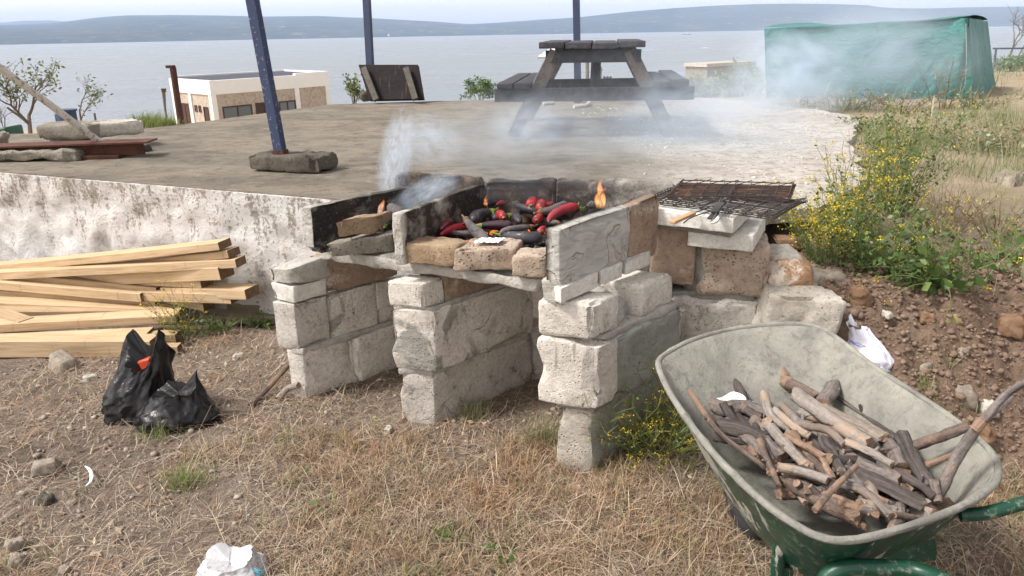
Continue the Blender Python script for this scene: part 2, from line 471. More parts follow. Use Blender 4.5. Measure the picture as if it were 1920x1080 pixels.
class MB:
    def __init__(s):
        s.v, s.f, s.fm, s.at, s.al = [], [], [], [], []

    def add(s, vs, fs, m=0, at=None, al=None):
        b = len(s.v)
        s.v += [Vector(q) for q in vs]
        s.f += [tuple(b + i for i in q) for q in fs]
        s.fm += [m] * len(fs)
        s.at += list(at) if at is not None else [0.0] * len(vs)
        s.al += list(al) if al is not None else [(0, 0, 0)] * len(vs)
        return b

    def hexa(s, p, r=0.01, amp=0.0, nsc=6.0, step=0.03, seed=0.0, chip=0.0, m=0, soot=None, maxn=26):
        """p: 8 corners, bottom ring then top ring (front-left, front-right, back-right, back-left)"""
        p = [Vector(q) for q in p]
        L = [(p[1] - p[0]).length, (p[3] - p[0]).length, (p[4] - p[0]).length]
        ts = []
        for q in L:
            rr = min(r, q * 0.3)
            n_ = max(1, min(maxn, int(q / step)))
            a = [0, rr * 0.35, rr]
            b = [q - rr, q - rr * 0.35, q]
            mid = [rr + (q - 2 * rr) * i / n_ for i in range(1, n_)]
            ts.append([x / q for x in a + mid + b])
        idx, vs, dr, fs, uvw = {}, [], [], [], []

        def vert(i, j, k):
            key = (i, j, k)
            if key in idx:
                return idx[key]
            c = [ts[0][i] * L[0], ts[1][j] * L[1], ts[2][k] * L[2]]
            q = [min(max(c[a], min(r, L[a] * .3)), L[a] - min(r, L[a] * .3)) for a in range(3)]
            d = Vector([c[a] - q[a] for a in range(3)])
            if d.length > 1e-9:
                rr = min(r, min(L) * .3)
                c = [q[a] + d.normalized()[a] * min(rr, d.length) for a in range(3)]
            u, v, w = [c[a] / L[a] for a in range(3)]
            bt = p[0].lerp(p[1], u).lerp(p[3].lerp(p[2], u), v)
            tp = p[4].lerp(p[5], u).lerp(p[7].lerp(p[6], u), v)
            pos = bt.lerp(tp, w)
            idx[key] = len(vs)
            vs.append(pos)
            uvw.append((u, v, w))
            ex = (p[1] - p[0]).normalized(); ey = (p[3] - p[0]).normalized(); ez = (p[4] - p[0]).normalized()
            dd = ex * d.x + ey * d.y + ez * d.z
            dr.append(dd.normalized() if dd.length > 1e-9 else Vector((0, 0, 0)))
            return idx[key]
        nx, ny, nz = [len(q) - 1 for q in ts]
        for i in range(nx):
            for j in range(ny):
                fs.append([vert(i, j, 0), vert(i, j + 1, 0), vert(i + 1, j + 1, 0), vert(i + 1, j, 0)])
                fs.append([vert(i, j, nz), vert(i + 1, j, nz), vert(i + 1, j + 1, nz), vert(i, j + 1, nz)])
            for k in range(nz):
                fs.append([vert(i, 0, k), vert(i + 1, 0, k), vert(i + 1, 0, k + 1), vert(i, 0, k + 1)])
                fs.append([vert(i, ny, k), vert(i, ny, k + 1), vert(i + 1, ny, k + 1), vert(i + 1, ny, k)])
        for j in range(ny):
            for k in range(nz):
                fs.append([vert(0, j, k), vert(0, j, k + 1), vert(0, j + 1, k + 1), vert(0, j + 1, k)])
                fs.append([vert(nx, j, k), vert(nx, j + 1, k), vert(nx, j + 1, k + 1), vert(nx, j, k + 1)])
        at = []
        for q, d, w in zip(vs, dr, uvw):
            if amp:
                e = fr(q.x + seed, q.y + seed * 1.7, q.z, nsc, 3) * amp
                e += fr(q.x - seed, q.y, q.z + seed, nsc * 4, 3) * amp * 0.35
                if chip:
                    t = noise.noise(Vector((q.x * 9 + seed, q.y * 9, q.z * 9)))
                    ed = sum(1 for x in w if x < 0.06 or x > 0.94)
                    if ed >= 2 and t > 0.05:
                        e -= chip * (t - 0.05) * 2.2
                q += (d if d.length > 0 else Vector((0, 0, 0))) * e
            at.append(soot(w) if soot else 0.0)
        s.add(vs, fs, m, at)

    def box(s, c, size, rz=0.0, **k):
        c = Vector(c); hx, hy, hz = [q / 2 for q in size]
        R = Matrix.Rotation(rz, 3, 'Z')
        q = [R @ Vector((x, y, z)) + c for z in (-hz, hz) for x, y in ((-hx, -hy), (hx, -hy), (hx, hy), (-hx, hy))]
        if k.pop('fine', False):
            s.hexa(q, **k)
        else:
            s.add(q, [(0, 3, 2, 1), (4, 5, 6, 7), (0, 1, 5, 4), (1, 2, 6, 5), (2, 3, 7, 6), (3, 0, 4, 7)], k.get('m', 0))

    def bar(s, a, b, w, h, up=(0, 0, 1), m=0):
        a, b = Vector(a), Vector(b)
        d = (b - a).normalized()
        sx = d.cross(Vector(up)).normalized()
        uz = sx.cross(d).normalized()
        q = [x + sx * (w / 2 * i) + uz * (h / 2 * j) for x in (a, b) for i, j in ((-1, -1), (1, -1), (1, 1), (-1, 1))]
        s.add(q, [(0, 1, 2, 3), (4, 7, 6, 5), (0, 4, 5, 1), (1, 5, 6, 2), (2, 6, 7, 3), (3, 7, 4, 0)], m)

    def tube(s, pts, rad, n=8, cap=True, rough=0.0, seed=0.0, sub=1, flat=1.0, m=0, jag=0.0):
        pts = [Vector(q) for q in pts]
        if not hasattr(rad, '__len__'):
            rad = [rad] * len(pts)
        if sub > 1 and len(pts) > 2:
            np_, nr = [], []
            for i in range(len(pts) - 1):
                p0 = pts[max(0, i - 1)]; p1 = pts[i]; p2 = pts[i + 1]; p3 = pts[min(len(pts) - 1, i + 2)]
                for k in range(sub):
                    t = k / sub
                    np_.append(0.5 * ((2 * p1) + (p2 - p0) * t + (2 * p0 - 5 * p1 + 4 * p2 - p3) * t * t + (3 * p1 - p0 - 3 * p2 + p3) * t ** 3))
                    nr.append(lerp(rad[i], rad[i + 1], t))
            np_.append(pts[-1]); nr.append(rad[-1])
            pts, rad = np_, nr
        elif sub > 1:
            pts, rad = [pts[0].lerp(pts[1], k / sub) for k in range(sub + 1)], [lerp(rad[0], rad[1], k / sub) for k in range(sub + 1)]
        vs, fs, al = [], [], []
        prev = None
        run = 0.0
        for i, q in enumerate(pts):
            d = (pts[min(i + 1, len(pts) - 1)] - pts[max(0, i - 1)])
            d = d.normalized() if d.length > 1e-9 else Vector((0, 0, 1))
            if prev is None:
                a = d.cross(Vector((0, 0, 1)))
                if a.length < 0.1: a = d.cross(Vector((1, 0, 0)))
            else:
                a = prev - d * prev.dot(d)
            a.normalize(); prev = a
            b = d.cross(a)
            if i: run += (pts[i] - pts[i - 1]).length
            for k in range(n):
                th = 2 * math.pi * k / n
                rr = rad[i]
                if rough:
                    rr *= 1 + rough * noise.noise(Vector((math.cos(th) * 1.3 + seed, math.sin(th) * 1.3, run / max(rad[i], 1e-4) * 0.25 + seed)))
                    rr *= 1 + rough * 0.7 * noise.noise(Vector((math.cos(th) * 3 + seed, math.sin(th) * 3, run / max(rad[i], 1e-4) * 0.9)))
                e = d * (jag * rad[i] * (random.random() - .5)) if (jag and i in (0, len(pts) - 1)) else Vector((0, 0, 0))
                vs.append(q + (a * math.cos(th) + b * math.sin(th) * flat) * rr + e)
                al.append((math.cos(th) * rr * 8, math.sin(th) * rr * 8, run * 3))
        for i in range(len(pts) - 1):
            for k in range(n):
                k2 = (k + 1) % n
                fs.append((i * n + k, i * n + k2, (i + 1) * n + k2, (i + 1) * n + k))
        s.add(vs, fs, m, None, al)
        if cap:
            for base, q in ((0, pts[0]), ((len(pts) - 1) * n, pts[-1])):
                ring = vs[base:base + n]
                s.add(list(ring) + [q], [((k, (k + 1) % n, n) if base else ((k + 1) % n, k, n)) for k in range(n)], 1 if cap == 2 else m,
                      None, [(0, 0, 0)] * (n + 1))

    def loft(s, loops, closed=True, cap0=False, cap1=False, m=0, at=None):
        n = len(loops[0])
        vs = [q for L in loops for q in L]
        fs = []
        for i in range(len(loops) - 1):
            for k in range(n if closed else n - 1):
                k2 = (k + 1) % n
                fs.append((i * n + k, i * n + k2, (i + 1) * n + k2, (i + 1) * n + k))
        if cap0: fs.append(tuple(reversed(range(n))))
        if cap1: fs.append(tuple((len(loops) - 1) * n + k for k in range(n)))
        s.add(vs, fs, m, at)

    def build(s, name, mat, parent=None, smooth=True, org=None, recalc=False, angle=40):
        if parent is not None:
            o0 = wloc(parent)
        elif org is not None:
            o0 = Vector(org)
        else:
            xs = [q.x for q in s.v]; ys = [q.y for q in s.v]; zs = [q.z for q in s.v]
            o0 = Vector(((min(xs) + max(xs)) / 2, (min(ys) + max(ys)) / 2, min(zs)))
        me = bpy.data.meshes.new(name)
        me.from_pydata([tuple(q - o0) for q in s.v], [], s.f)
        if any(s.fm):
            me.polygons.foreach_set('material_index', s.fm)
        if any(s.at):
            a = me.attributes.new('soot', 'FLOAT', 'POINT')
            a.data.foreach_set('value', s.at)
        if any(q != (0, 0, 0) for q in s.al):
            a = me.attributes.new('along', 'FLOAT_VECTOR', 'POINT')
            a.data.foreach_set('vector', [c for q in s.al for c in q])
        if recalc:
            bm = bmesh.new(); bm.from_mesh(me)
            bmesh.ops.recalc_face_normals(bm, faces=bm.faces)
            bm.to_mesh(me); bm.free()
        if smooth:
            me.polygons.foreach_set('use_smooth', [True] * len(me.polygons))
            me.set_sharp_from_angle(angle=math.radians(angle))
        me.update()
        o = link(name, me, mat, parent)
        if parent is None:
            o.location = o0
        return o


def npmesh(name, V, F, mat, parent=None, org=None):
    """fast triangle mesh from numpy arrays"""
    V = np.asarray(V, float); F = np.asarray(F, np.int32)
    o0 = np.array(wloc(parent) if parent is not None else (org if org is not None else (V[:, 0].mean(), V[:, 1].mean(), V[:, 2].min())))
    me = bpy.data.meshes.new(name)
    me.vertices.add(len(V)); me.vertices.foreach_set('co', (V - o0).astype(np.float32).ravel())
    k = F.shape[1]
    me.loops.add(F.size); me.loops.foreach_set('vertex_index', F.ravel())
    me.polygons.add(len(F)); me.polygons.foreach_set('loop_start', np.arange(0, F.size, k, dtype=np.int32))
    me.update(calc_edges=True); me.validate()
    o = link(name, me, mat, parent)
    if parent is None:
        o.location = Vector(o0)
    return o


def blades(base, h, w, lean, az=None, curl=0.5):
    """strips of 3 triangles; returns V, F"""
    n = len(base)
    base = np.asarray(base, float)
    az = RNG.uniform(0, 2 * math.pi, n) if az is None else az
    d = np.stack([np.cos(az), np.sin(az), np.zeros(n)], 1)
    sd_ = np.stack([-np.sin(az), np.cos(az), np.zeros(n)], 1)
    tw = RNG.uniform(-.8, .8, n)[:, None]
    sd_ = sd_ * np.cos(tw) + d * np.sin(tw)
    l1 = lean; l2 = np.clip(lean + curl * RNG.uniform(0, 1, n), 0, 2.2)
    h1 = (h * 0.5)[:, None]
    mid = base + (d * np.sin(l1)[:, None] + np.array([0, 0, 1.]) * np.cos(l1)[:, None]) * h1
    tip = mid + (d * np.sin(l2)[:, None] + np.array([0, 0, 1.]) * np.cos(l2)[:, None]) * h1
    ww = (w * 0.5)[:, None]
    V = np.stack([base - sd_ * ww, base + sd_ * ww, mid - sd_ * ww * .8, mid + sd_ * ww * .8, tip], 1).reshape(-1, 3)
    i = (np.arange(n) * 5)[:, None]
    F = np.concatenate([i + np.array([[0, 1, 3]]), i + np.array([[0, 3, 2]]), i + np.array([[2, 3, 4]])], 1).reshape(-1, 3)
    return V, F


def leaves(pts, size, stretch=1.8, droop=0.0):
    pts = np.asarray(pts, float); n = len(pts)
    a = RNG.normal(size=(n, 3)); a[:, 2] *= 0.6; a[:, 2] -= droop; a /= np.linalg.norm(a, axis=1)[:, None]
    b = np.cross(a, RNG.normal(size=(n, 3))); b /= np.linalg.norm(b, axis=1)[:, None]
    sz = (size * RNG.uniform(.6, 1.3, n))[:, None]
    V = np.stack([pts, pts + a * sz * stretch * .5 + b * sz * .5, pts + a * sz * stretch, pts + a * sz * stretch * .5 - b * sz * .5], 1).reshape(-1, 3)
    i = (np.arange(n) * 4)[:, None]
    return V, np.concatenate([i + np.array([[0, 1, 2]]), i + np.array([[0, 2, 3]])], 1).reshape(-1, 3)

# ------------------------------------------------------------------ terrain
E1 = Vector((math.cos(math.radians(-23.3)), math.sin(math.radians(-23.3)), 0))   # along the whitewashed wall
E2 = Vector((-E1.y, E1.x, 0))
WC = Vector((-1.156, 4.129, 0))                                                   # a point on the top edge of the wall
SLAB = 0.80


def gz(x, y):
    t = (x - WC.x) * E2.x + (y - WC.y) * E2.y
    s_ = (x - WC.x) * E1.x + (y - WC.y) * E1.y
    bm_ = sm(0.95, 1.4, x)
    z = bm_ * (0.58 * sm(2.38, 3.15, y + 0.06 * math.sin(x * 5)) + 0.16 * sm(3.15, 4.3, y))
    if t > 0 and x < 1.4:
        z = max(z, 0.55 * sm(0.12, 0.34, t))
    if t > 2:
        z = max(z, 0.6)
    if y > 4.3 and x > 0.5:
        z = max(z, 0.74 * sm(0.5, 1.5, x))
    # the hillside falls away towards the strait
    y0 = lerp(7.2, 10.6, sm(-3.6, -2.2, x))
    y0 = lerp(y0, 15.0, sm(4.0, 9.0, x))
    fall = 1.1 * sm(y0, y0 + 6.5, y) + 4.6 * sm(y0 + 2, 52, y)
    fall *= 1 - 0.62 * sm(9, 24, x)
    z -= fall
    z -= 6.5 * sm(58, 96, y)
    z += 0.22 * sm(12, 30, y) * fr(x, y, 3.1, 0.22, 3)
    return z


def gzr(x, y):
    a = 0.022 * fr(x, y, 0.3, 1.6, 3) + 0.012 * fr(x, y, 5.0, 7, 4)
    k = sm(0.95, 1.4, x) * sm(2.3, 2.6, y) * (1 - sm(3.2, 3.6, y))
    a += k * (0.05 * fr(x, y, 2.0, 5, 4) + 0.028 * fr(x, y, 9.0, 18, 4))
    return gz(x, y) + a


def axis(segs):
    a = []
    for lo, hi, st in segs:
        a += list(np.arange(lo, hi, st))
    return a + [segs[-1][1]]


xs = axis([(-420, -120, 60), (-120, -30, 10), (-30, -9, 1.5), (-9, -3.6, 0.25), (-3.6, -2.2, 0.08), (-2.2, 2.5, 0.03), (2.5, 8, 0.2), (8, 30, 1.5), (30, 120, 10), (120, 420, 60)])
ys = axis([(-40, -4, 6), (-4, 1.5, 0.5), (1.5, 1.8, 0.1), (1.8, 3.6, 0.028), (3.6, 5, 0.08), (5, 16, 0.3), (16, 60, 1.5), (60, 100, 4), (100, 160, 20)])
gv, gs, gm = [], [], []
for y in ys:
    for x in xs:
        gv.append((x, y, gzr(x, y)))
        # kind of soil: 1 = reddish dug bank, 0 = trodden grey-brown yard
        gs.append(sm(1.0, 1.3, x + 0.06 * noise.noise(Vector((x * 6, y * 6, 0)))) * sm(2.1, 2.5, y + 0.1 * noise.noise(Vector((x * 4, y * 4, 5)))) * (1 - sm(3.2, 3.7, y)))
        gm.append(sm(3.2, 4.5, y) if x > 0.9 else sm(6, 8, y))
nx_ = len(xs)
gf = [(j * nx_ + i, j * nx_ + i + 1, (j + 1) * nx_ + i + 1, (j + 1) * nx_ + i) for j in range(len(ys) - 1) for i in range(nx_ - 1)]
me = bpy.data.meshes.new('ground')
me.from_pydata(gv, [], gf)
for nm, dat in (('bank', gs), ('meadow', gm)):
    a = me.attributes.new(nm, 'FLOAT', 'POINT')
    a.data.foreach_set('value', dat)
me.polygons.foreach_set('use_smooth', [True] * len(me.polygons))
t = NT('soil')
n1 = t.noise(1.6, 8, 0.65); n2 = t.noise(28, 8, 0.75); n3 = t.noise(120, 4, 0.7)
c = t.ramp(n1, [(0.32, rgb(122, 110, 99)), (0.55, rgb(148, 134, 120)), (0.7, rgb(162, 149, 135))])
c = t.mix(0.7, c, t.ramp(n2, [(0.36, 0.4), (0.56, 1.0)]), 'MULTIPLY')
c = t.mix(t.math('MULTIPLY', t.ramp(n3, [(0.58, 0.0), (0.66, 1.0)]), 0.6), c, rgb(176, 162, 143))
c = t.mix(t.math('MULTIPLY', t.ramp(n3, [(0.34, 1.0), (0.42, 0.0)]), 0.6), c, rgb(78, 66, 57))
ck = t.ramp(n2, [(0.35, rgb(116, 97, 82)), (0.6, rgb(154, 132, 113)), (0.75, rgb(174, 152, 132))])
c = t.mix(t.attr('bank'), c, ck)
md = t.ramp(t.noise(2.2, 8, 0.7), [(0.34, rgb(182, 166, 146)), (0.52, rgb(166, 152, 128)), (0.68, rgb(134, 130, 98))])
c = t.mix(t.attr('meadow'), c, md)
h = t.math('ADD', t.math('MULTIPLY', n2, 1.0), t.math('MULTIPLY', n3, 0.5))
t.pbsdf(c, 0.95, t.bump(h, 1.0, 0.03), spec=0.1)
MATS['soil'] = t.m
tag(link('ground', me, 'soil'), kind='structure')

# ------------------------------------------------------------------ sea, hills
t = NT('sea_water')
g0 = t.vec((1, 1, 1))
w1 = t.noise(1.3, 5, 0.6, vec=t.vec((0.35, 1.0, 1), rot=(0, 0, 0.15)))
w2 = t.noise(0.05, 4, 0.6, vec=t.vec((0.25, 1.6, 1), rot=(0, 0, -0.05)))
w3 = t.noise(0.012, 5, 0.6, vec=t.vec((0.22, 2.2, 1), rot=(0, 0, 0.03)))
col = t.ramp(w3, [(0.35, rgb(110, 120, 126)), (0.65, rgb(136, 144, 148))])
hh = t.math('ADD', w1, t.math('MULTIPLY', w2, 3.0))
p = t.pbsdf(col, t.ramp(w3, [(0.4, 0.26), (0.6, 0.40)]), t.bump(hh, 0.9, 0.9), spec=0.5)
MATS['sea_water'] = t.m
b = MB()
X_ = [-9000, -3000, -600, -150, 0, 150, 600, 3000, 9000]
Y_ = [40, 90, 200, 600, 1500, 3600, 8000]
b.add([(x, y, -8.0) for y in Y_ for x in X_], [(j * 9 + i, j * 9 + i + 1, j * 9 + 10 + i, j * 9 + 9 + i) for j in range(6) for i in range(8)])
tag(b.build('sea', 'sea_water', org=(0, 0, -8)), kind='structure')

t = NT('hill_scrub')
a1 = t.noise(0.006, 10, 0.7)
a2 = t.noise(0.02, 8, 0.75, vec=t.vec((1, 0.6, 1.4)))
c = t.ramp(a1, [(0.3, rgb(48, 56, 48)), (0.5, rgb(68, 74, 62)), (0.7, rgb(92, 92, 78))])
c = t.mix(t.ramp(a2, [(0.56, 0.0), (0.68, 0.7)]), c, rgb(168, 156, 134))
t.pbsdf(c, 1.0, spec=0.0)
MATS['hill_scrub'] = t.m


def hills(name, prof, y0, y1, seed, flatx=None):
    """terrain of the far shore; prof gives the ridge line seen across the strait"""
    rows = 12
    px = np.linspace(-2600, 4600, 260)
    pv = np.interp(px, [q[0] for q in prof], [q[1] for q in prof])
    vs, n_ = [], len(px)
    for r_ in range(rows + 2):
        k = min(1.0, r_ / (rows - 1))
        for x, v in zip(px, pv):
            top = PY(x, v, y1)
            hgt = max(4.0, top.z + 8)
            ys0 = lerp(y0 * .56, y0, sm(-300, 1300, x)) if name == 'hills' else y0
            yy = lerp(ys0, y1, k) + (900 * (r_ - rows + 1) if r_ >= rows else 0)
            xx = top.x * (yy / y1) if r_ < rows else top.x * (y1 / y1) * (yy / y1)
            e = fr(xx * 0.004 + seed, yy * 0.004, 0, 1, 5)
            pr_ = 0.05 + 0.95 * (k ** 0.8)
            z = -8 + hgt * pr_ * (1 + 0.12 * e * (1 - k)) if r_ else -9
            if r_ >= rows:
                z = -8 + hgt * 0.9
            if 0 < r_ < rows - 1:
                xx += 40 * e
            if r_ == rows - 1:
                z += hgt * 0.012 * fr(xx * 0.012, seed, 0, 1, 5)
            vs.append((xx, yy, z))
    fs = [(j * n_ + i, j * n_ + i + 1, (j + 1) * n_ + i + 1, (j + 1) * n_ + i) for j in range(rows + 1) for i in range(n_ - 1)]
    b = MB(); b.add(vs, fs)
    o = b.build(name, 'hill_scrub', org=(0, y0, -8), angle=80)
    return tag(o, kind='structure')


hills('hills', [(-2600, 52), (-900, 50), (-300, 46), (0, 47), (90, 44), (130, 40), (180, 33), (230, 29), (330, 28), (420, 29), (480, 31), (600, 30), (690, 34), (790, 39),
                (850, 43), (885, 46), (930, 43), (1010, 37), (1080, 33), (1160, 24), (1250, 16), (1350, 10), (1450, 7), (1540, 7), (1620, 9),
                (1660, 15), (1740, 16), (1850, 13), (1920, 12), (2400, 6), (3000, 16), (4600, 24)], 3400, 4300, 1.3)
hills('far_hills', [(-2600, 34), (-500, 40), (0, 43), (40, 39), (110, 38), (135, 42), (170, 52), (700, 60), (840, 52), (900, 44), (1000, 40), (1060, 44), (1100, 60), (4600, 60)], 6200, 7200, 8.8)

# ------------------------------------------------------------------ concrete terrace and its whitewashed wall
edge = [WC - E1 * 9.5 + E2 * 0.0, WC, WC + E1 * .55, WC + E1 * .95 + E2 * .16, WC + E1 * 2.30 + E2 * .16]
right = [Vector((1.62, 3.75, 0)), Vector((2.05, 4.3, 0)), Vector((2.3, 4.9, 0)), Vector((2.75, 6.1, 0)), Vector((3.5, 7.6, 0)), Vector((3.35, 8.4, 0)), Vector((3.1, 9.1, 0)), Vector((2.7, 10.0, 0))]
back = [Vector((1.0, 10.15, 0)), Vector((-0.8, 10.25, 0)), Vector((-2.3, 10.0, 0)), Vector((-2.8, 9.1, 0)), Vector((-3.4, 7.9, 0)), Vector((-3.8, 7.4, 0)), Vector((-5.2, 7.3, 0)), Vector((-8.2, 8.6, 0))]
poly = []
ring0 = edge + right + back
for i, q in enumerate(ring0):                     # ragged outline
    q2 = ring0[(i + 1) % len(ring0)]
    n_ = max(1, int((q2 - q).length / 0.12))
    for k in range(n_):
        w = q.lerp(q2, k / n_)
        onwall = i < 4
        a = 0.006 if onwall else (0.11 if i < 12 else 0.03)
        w = w + Vector((fr(w.x, w.y, 1, 3, 4) * a, fr(w.x, w.y, 7, 3, 4) * a, 0))
        poly.append(w)
bm = bmesh.new()
bv = [bm.verts.new((q.x, q.y, SLAB)) for q in poly]
fc = bm.faces.new(bv)
if fc.normal.z < 0: fc.normal_flip()
r_ = bmesh.ops.extrude_face_region(bm, geom=[fc])
for v in [g for g in r_['geom'] if isinstance(g, bmesh.types.BMVert)]:
    v.co.z -= 0.07
bmesh.ops.recalc_face_normals(bm, faces=bm.faces)
me = bpy.data.meshes.new('terrace_pavement')
bm.to_mesh(me); bm.free()
t = NT('terrace_concrete')
v0 = t.vec()
sx = t.n('ShaderNodeSeparateXYZ'); t.l(v0, sx.inputs[0])
st = t.noise(1.3, 9, 0.75, vec=t.vec((0.8, 1.3, 1)), dist=0.4)
n2 = t.noise(9, 9, 0.78, vec=t.vec((0.85, 1.2, 1)))
n3 = t.noise(60, 6, 0.75)
old = t.ramp(st, [(0.28, rgb(92, 87, 78)), (0.45, rgb(118, 111, 99)), (0.56, rgb(138, 130, 116)), (0.75, rgb(112, 108, 99))])
old = t.mix(t.ramp(n2, [(0.51, 0.0), (0.60, 0.7)]), old, rgb(84, 79, 70))
old = t.mix(t.ramp(n2, [(0.36, 0.6), (0.42, 0.0)]), old, rgb(160, 152, 138))
pale = t.ramp(n2, [(0.36, rgb(150, 143, 132)), (0.47, rgb(186, 180, 171)), (0.62, rgb(206, 201, 193))])
pale = t.mix(t.ramp(t.noise(26, 8, 0.7), [(0.54, 0.0), (0.60, 0.8)]), pale, rgb(128, 119, 107))
# new pale broken screed lies on the right-hand part
gx = t.math('ADD', t.math('MULTIPLY', sx.outputs[0], 0.55), t.math('MULTIPLY', sx.outputs[1], -0.12))
gx = t.math('ADD', gx, t.math('MULTIPLY', t.math('SUBTRACT', t.noise(0.9, 6, 0.7), 0.5), 1.3))
pm = t.ramp(t.math('ADD', gx, 0.55), [(0.30, 0.0), (0.78, 1.0)])
c = t.mix(pm, old, pale)
c = t.mix(0.45, c, t.ramp(n3, [(0.3, 0.45), (0.62, 1.0)]), 'MULTIPLY')
h = t.math('ADD', t.math('ADD', n3, t.math('MULTIPLY', n2, 1.5)), t.math('MULTIPLY', t.math('MULTIPLY', pm, t.noise(24, 6, 0.7)), 2.0))
t.pbsdf(c, 0.9, t.bump(h, 0.7, 0.015), spec=0.2)
MATS['terrace_concrete'] = t.m
tag(link('terrace_pavement', me, 'terrace_concrete'), kind='structure')

t = NT('whitewash')
sx = t.n('ShaderNodeSeparateXYZ'); t.l(t.vec((1, 1, 1)), sx.inputs[0])
top = t.ramp(sx.outputs[2], [(0.20, 0.0), (0.45, 0.35), (0.62, 0.75), (0.78, 1.0)])
lump_ = t.noise(3.4, 6, 0.6, dist=0.4)
med = t.noise(7, 8, 0.72, dist=0.5)
hi = t.noise(46, 8, 0.8)
hi2 = t.noise(110, 4, 0.7)
drip = t.noise(9, 7, 0.72, vec=t.vec((1.6, 1.6, 0.22)))
c = t.ramp(lump_, [(0.3, rgb(206, 202, 196)), (0.5, rgb(226, 224, 220)), (0.7, rgb(234, 233, 230))])
c = t.mix(t.math('MULTIPLY', t.ramp(med, [(0.54, 0.0), (0.57, 1.0)]), 0.28), c, rgb(204, 193, 181))
# chipped and mossy: crisp specks, thicker towards the top and along drips
k = t.math('ADD', hi, t.math('MULTIPLY', t.math('SUBTRACT', drip, 0.5), 0.85))
k = t.math('ADD', k, t.math('MULTIPLY', t.math('SUBTRACT', med, 0.5), 0.45))
k = t.math('ADD', k, t.math('MULTIPLY', t.math('SUBTRACT', top, 0.6), 0.16))
c = t.mix(t.math('MULTIPLY', t.ramp(k, [(0.555, 0.0), (0.580, 1.0)]), 0.78), c, rgb(142, 132, 118))
c = t.mix(t.math('MULTIPLY', t.ramp(k, [(0.66, 0.0), (0.72, 1.0)]), 0.7), c, rgb(92, 86, 76))
c = t.mix(t.math('MULTIPLY', t.ramp(hi2, [(0.62, 0.0), (0.66, 1.0)]), 0.35), c, rgb(134, 122, 108))
h = t.math('ADD', t.math('MULTIPLY', med, 1.5), t.math('MULTIPLY', hi, 1.0))
t.pbsdf(c, 0.92, t.bump(h, 1.0, 0.02), spec=0.15)
MATS['whitewash'] = t.m
b = MB()
L_, n_, m_ = 11.5, 290, 26
vs = []
for j in range(m_ + 1):
    for i in range(n_ + 1):
        s_ = -9.5 + L_ * i / n_
        z = -0.12 + (SLAB - 0.006 + 0.12) * min(1, j / (m_ - 2))
        q = WC + E1 * s_
        d = 0.035 * fr(q.x, q.y, z, 3.0, 4) + 0.02 * fr(q.x, q.y, z, 10, 4) + 0.02 * sm(0.5, 0.75, z) * 0
        d -= 0.022 * math.exp(-((z - 0.52 + 0.03 * math.sin(s_ * 2)) / 0.03) ** 2) * (0.5 + 0.5 * math.sin(s_ * 1.3 + 1))
        d -= 0.02 * (1 - z / SLAB)
        d *= 1 - .75 * sm(.66, .79, z)
        q = q + E2 * (-0.03 - d + .16 * sm(.55, .95, s_) + .05 * max(0, j - (m_ - 2)))
        vs.append((q.x, q.y, z))
fs = [(j * (n_ + 1) + i, j * (n_ + 1) + i + 1, (j + 1) * (n_ + 1) + i + 1, (j + 1) * (n_ + 1) + i) for j in range(m_) for i in range(n_)]
b.add(vs, fs)
q0, q1 = WC - E1 * 9.5 + E2 * .35, WC + E1 * 2.0 + E2 * .35
k0 = len(b.v)
b.add([q0 + Vector((0, 0, -.12)), q1 + Vector((0, 0, -.12)), q1 + Vector((0, 0, .74)), q0 + Vector((0, 0, .74))], [(0, 3, 2, 1)])
o = b.build('retaining_wall', 'whitewash', org=(WC.x, WC.y, 0), angle=60)
tag(o, 'long low whitewashed wall with grey runs of dirt, holding up the terrace', 'wall')

# ------------------------------------------------------------------ blue posts
def post(foot, top, w, label, mat, block):
    p = thing('metal_post', label, 'post', foot, 'blue metal posts on the terrace')
    b = MB()
    b.bar(Vector(foot) - Vector((0, 0, 0.0)), top, w, w * 0.9, up=(0.3, 1, 0))
    b.build('shaft', mat, p, smooth=False)
    b = MB()
    b.bar(Vector(foot), Vector(foot).lerp(Vector(top), .035), w * 1.25, w * 1.1, up=(0.3, 1, 0))
    b.build('base_sleeve', 'rust', p, smooth=False)
    return p


f1 = P(527, 292, 0.895)
post(f1, PY(466, -40, f1.y + 0.02), 0.064, 'nearest blue post, paint flaking white, leaning on a broad concrete block', 'blue_paint', None)
b = MB()
A_ = P(464, 320, SLAB + .005); B_ = P(545, 332, SLAB + .005); C_ = P(594, 326, SLAB + .005)
bk = E2 * 0.30
dz = Vector((0, 0, 0.105))
q = [A_, C_ - E1 * 0.0 + Vector((0, -0.0, 0)), C_ + bk * 0.8, A_ + bk]
b.hexa([x for x in q] + [x + dz for x in q], r=0.02, amp=0.018, step=0.03, seed=3, chip=0.03)
o = b.build('concrete_footing', 'old_concrete')
tag(o, 'broad dark concrete block under the flaking blue post nearest the grill', 'footing', 'footings of the blue posts')
f2 = P(697, 177, SLAB + .09)
post(f2, PY(686, -30, f2.y), 0.085, 'blue post rising in front of the dark upright board', 'blue_paint_clean', None)
b = MB()
A_ = P(675, 190, SLAB + .003); C_ = P(726, 188, SLAB + .003)
q = [A_, C_, C_ + Vector((.03, .32, 0)), A_ + Vector((.03, .32, 0))]
b.hexa(q + [x + Vector((0, 0, .12)) for x in q], r=0.04, amp=0.02, step=0.04, seed=9)
tag(b.build('concrete_footing', 'old_concrete'), 'rounded concrete lump at the foot of the post by the dark board', 'footing', 'footings of the blue posts')
f3 = PY(1084, 172, 9.6); f3.z = SLAB + .01
post(f3, PY(1080, -30, 9.6), 0.075, 'blue post standing behind the picnic table', 'blue_paint_clean', None)

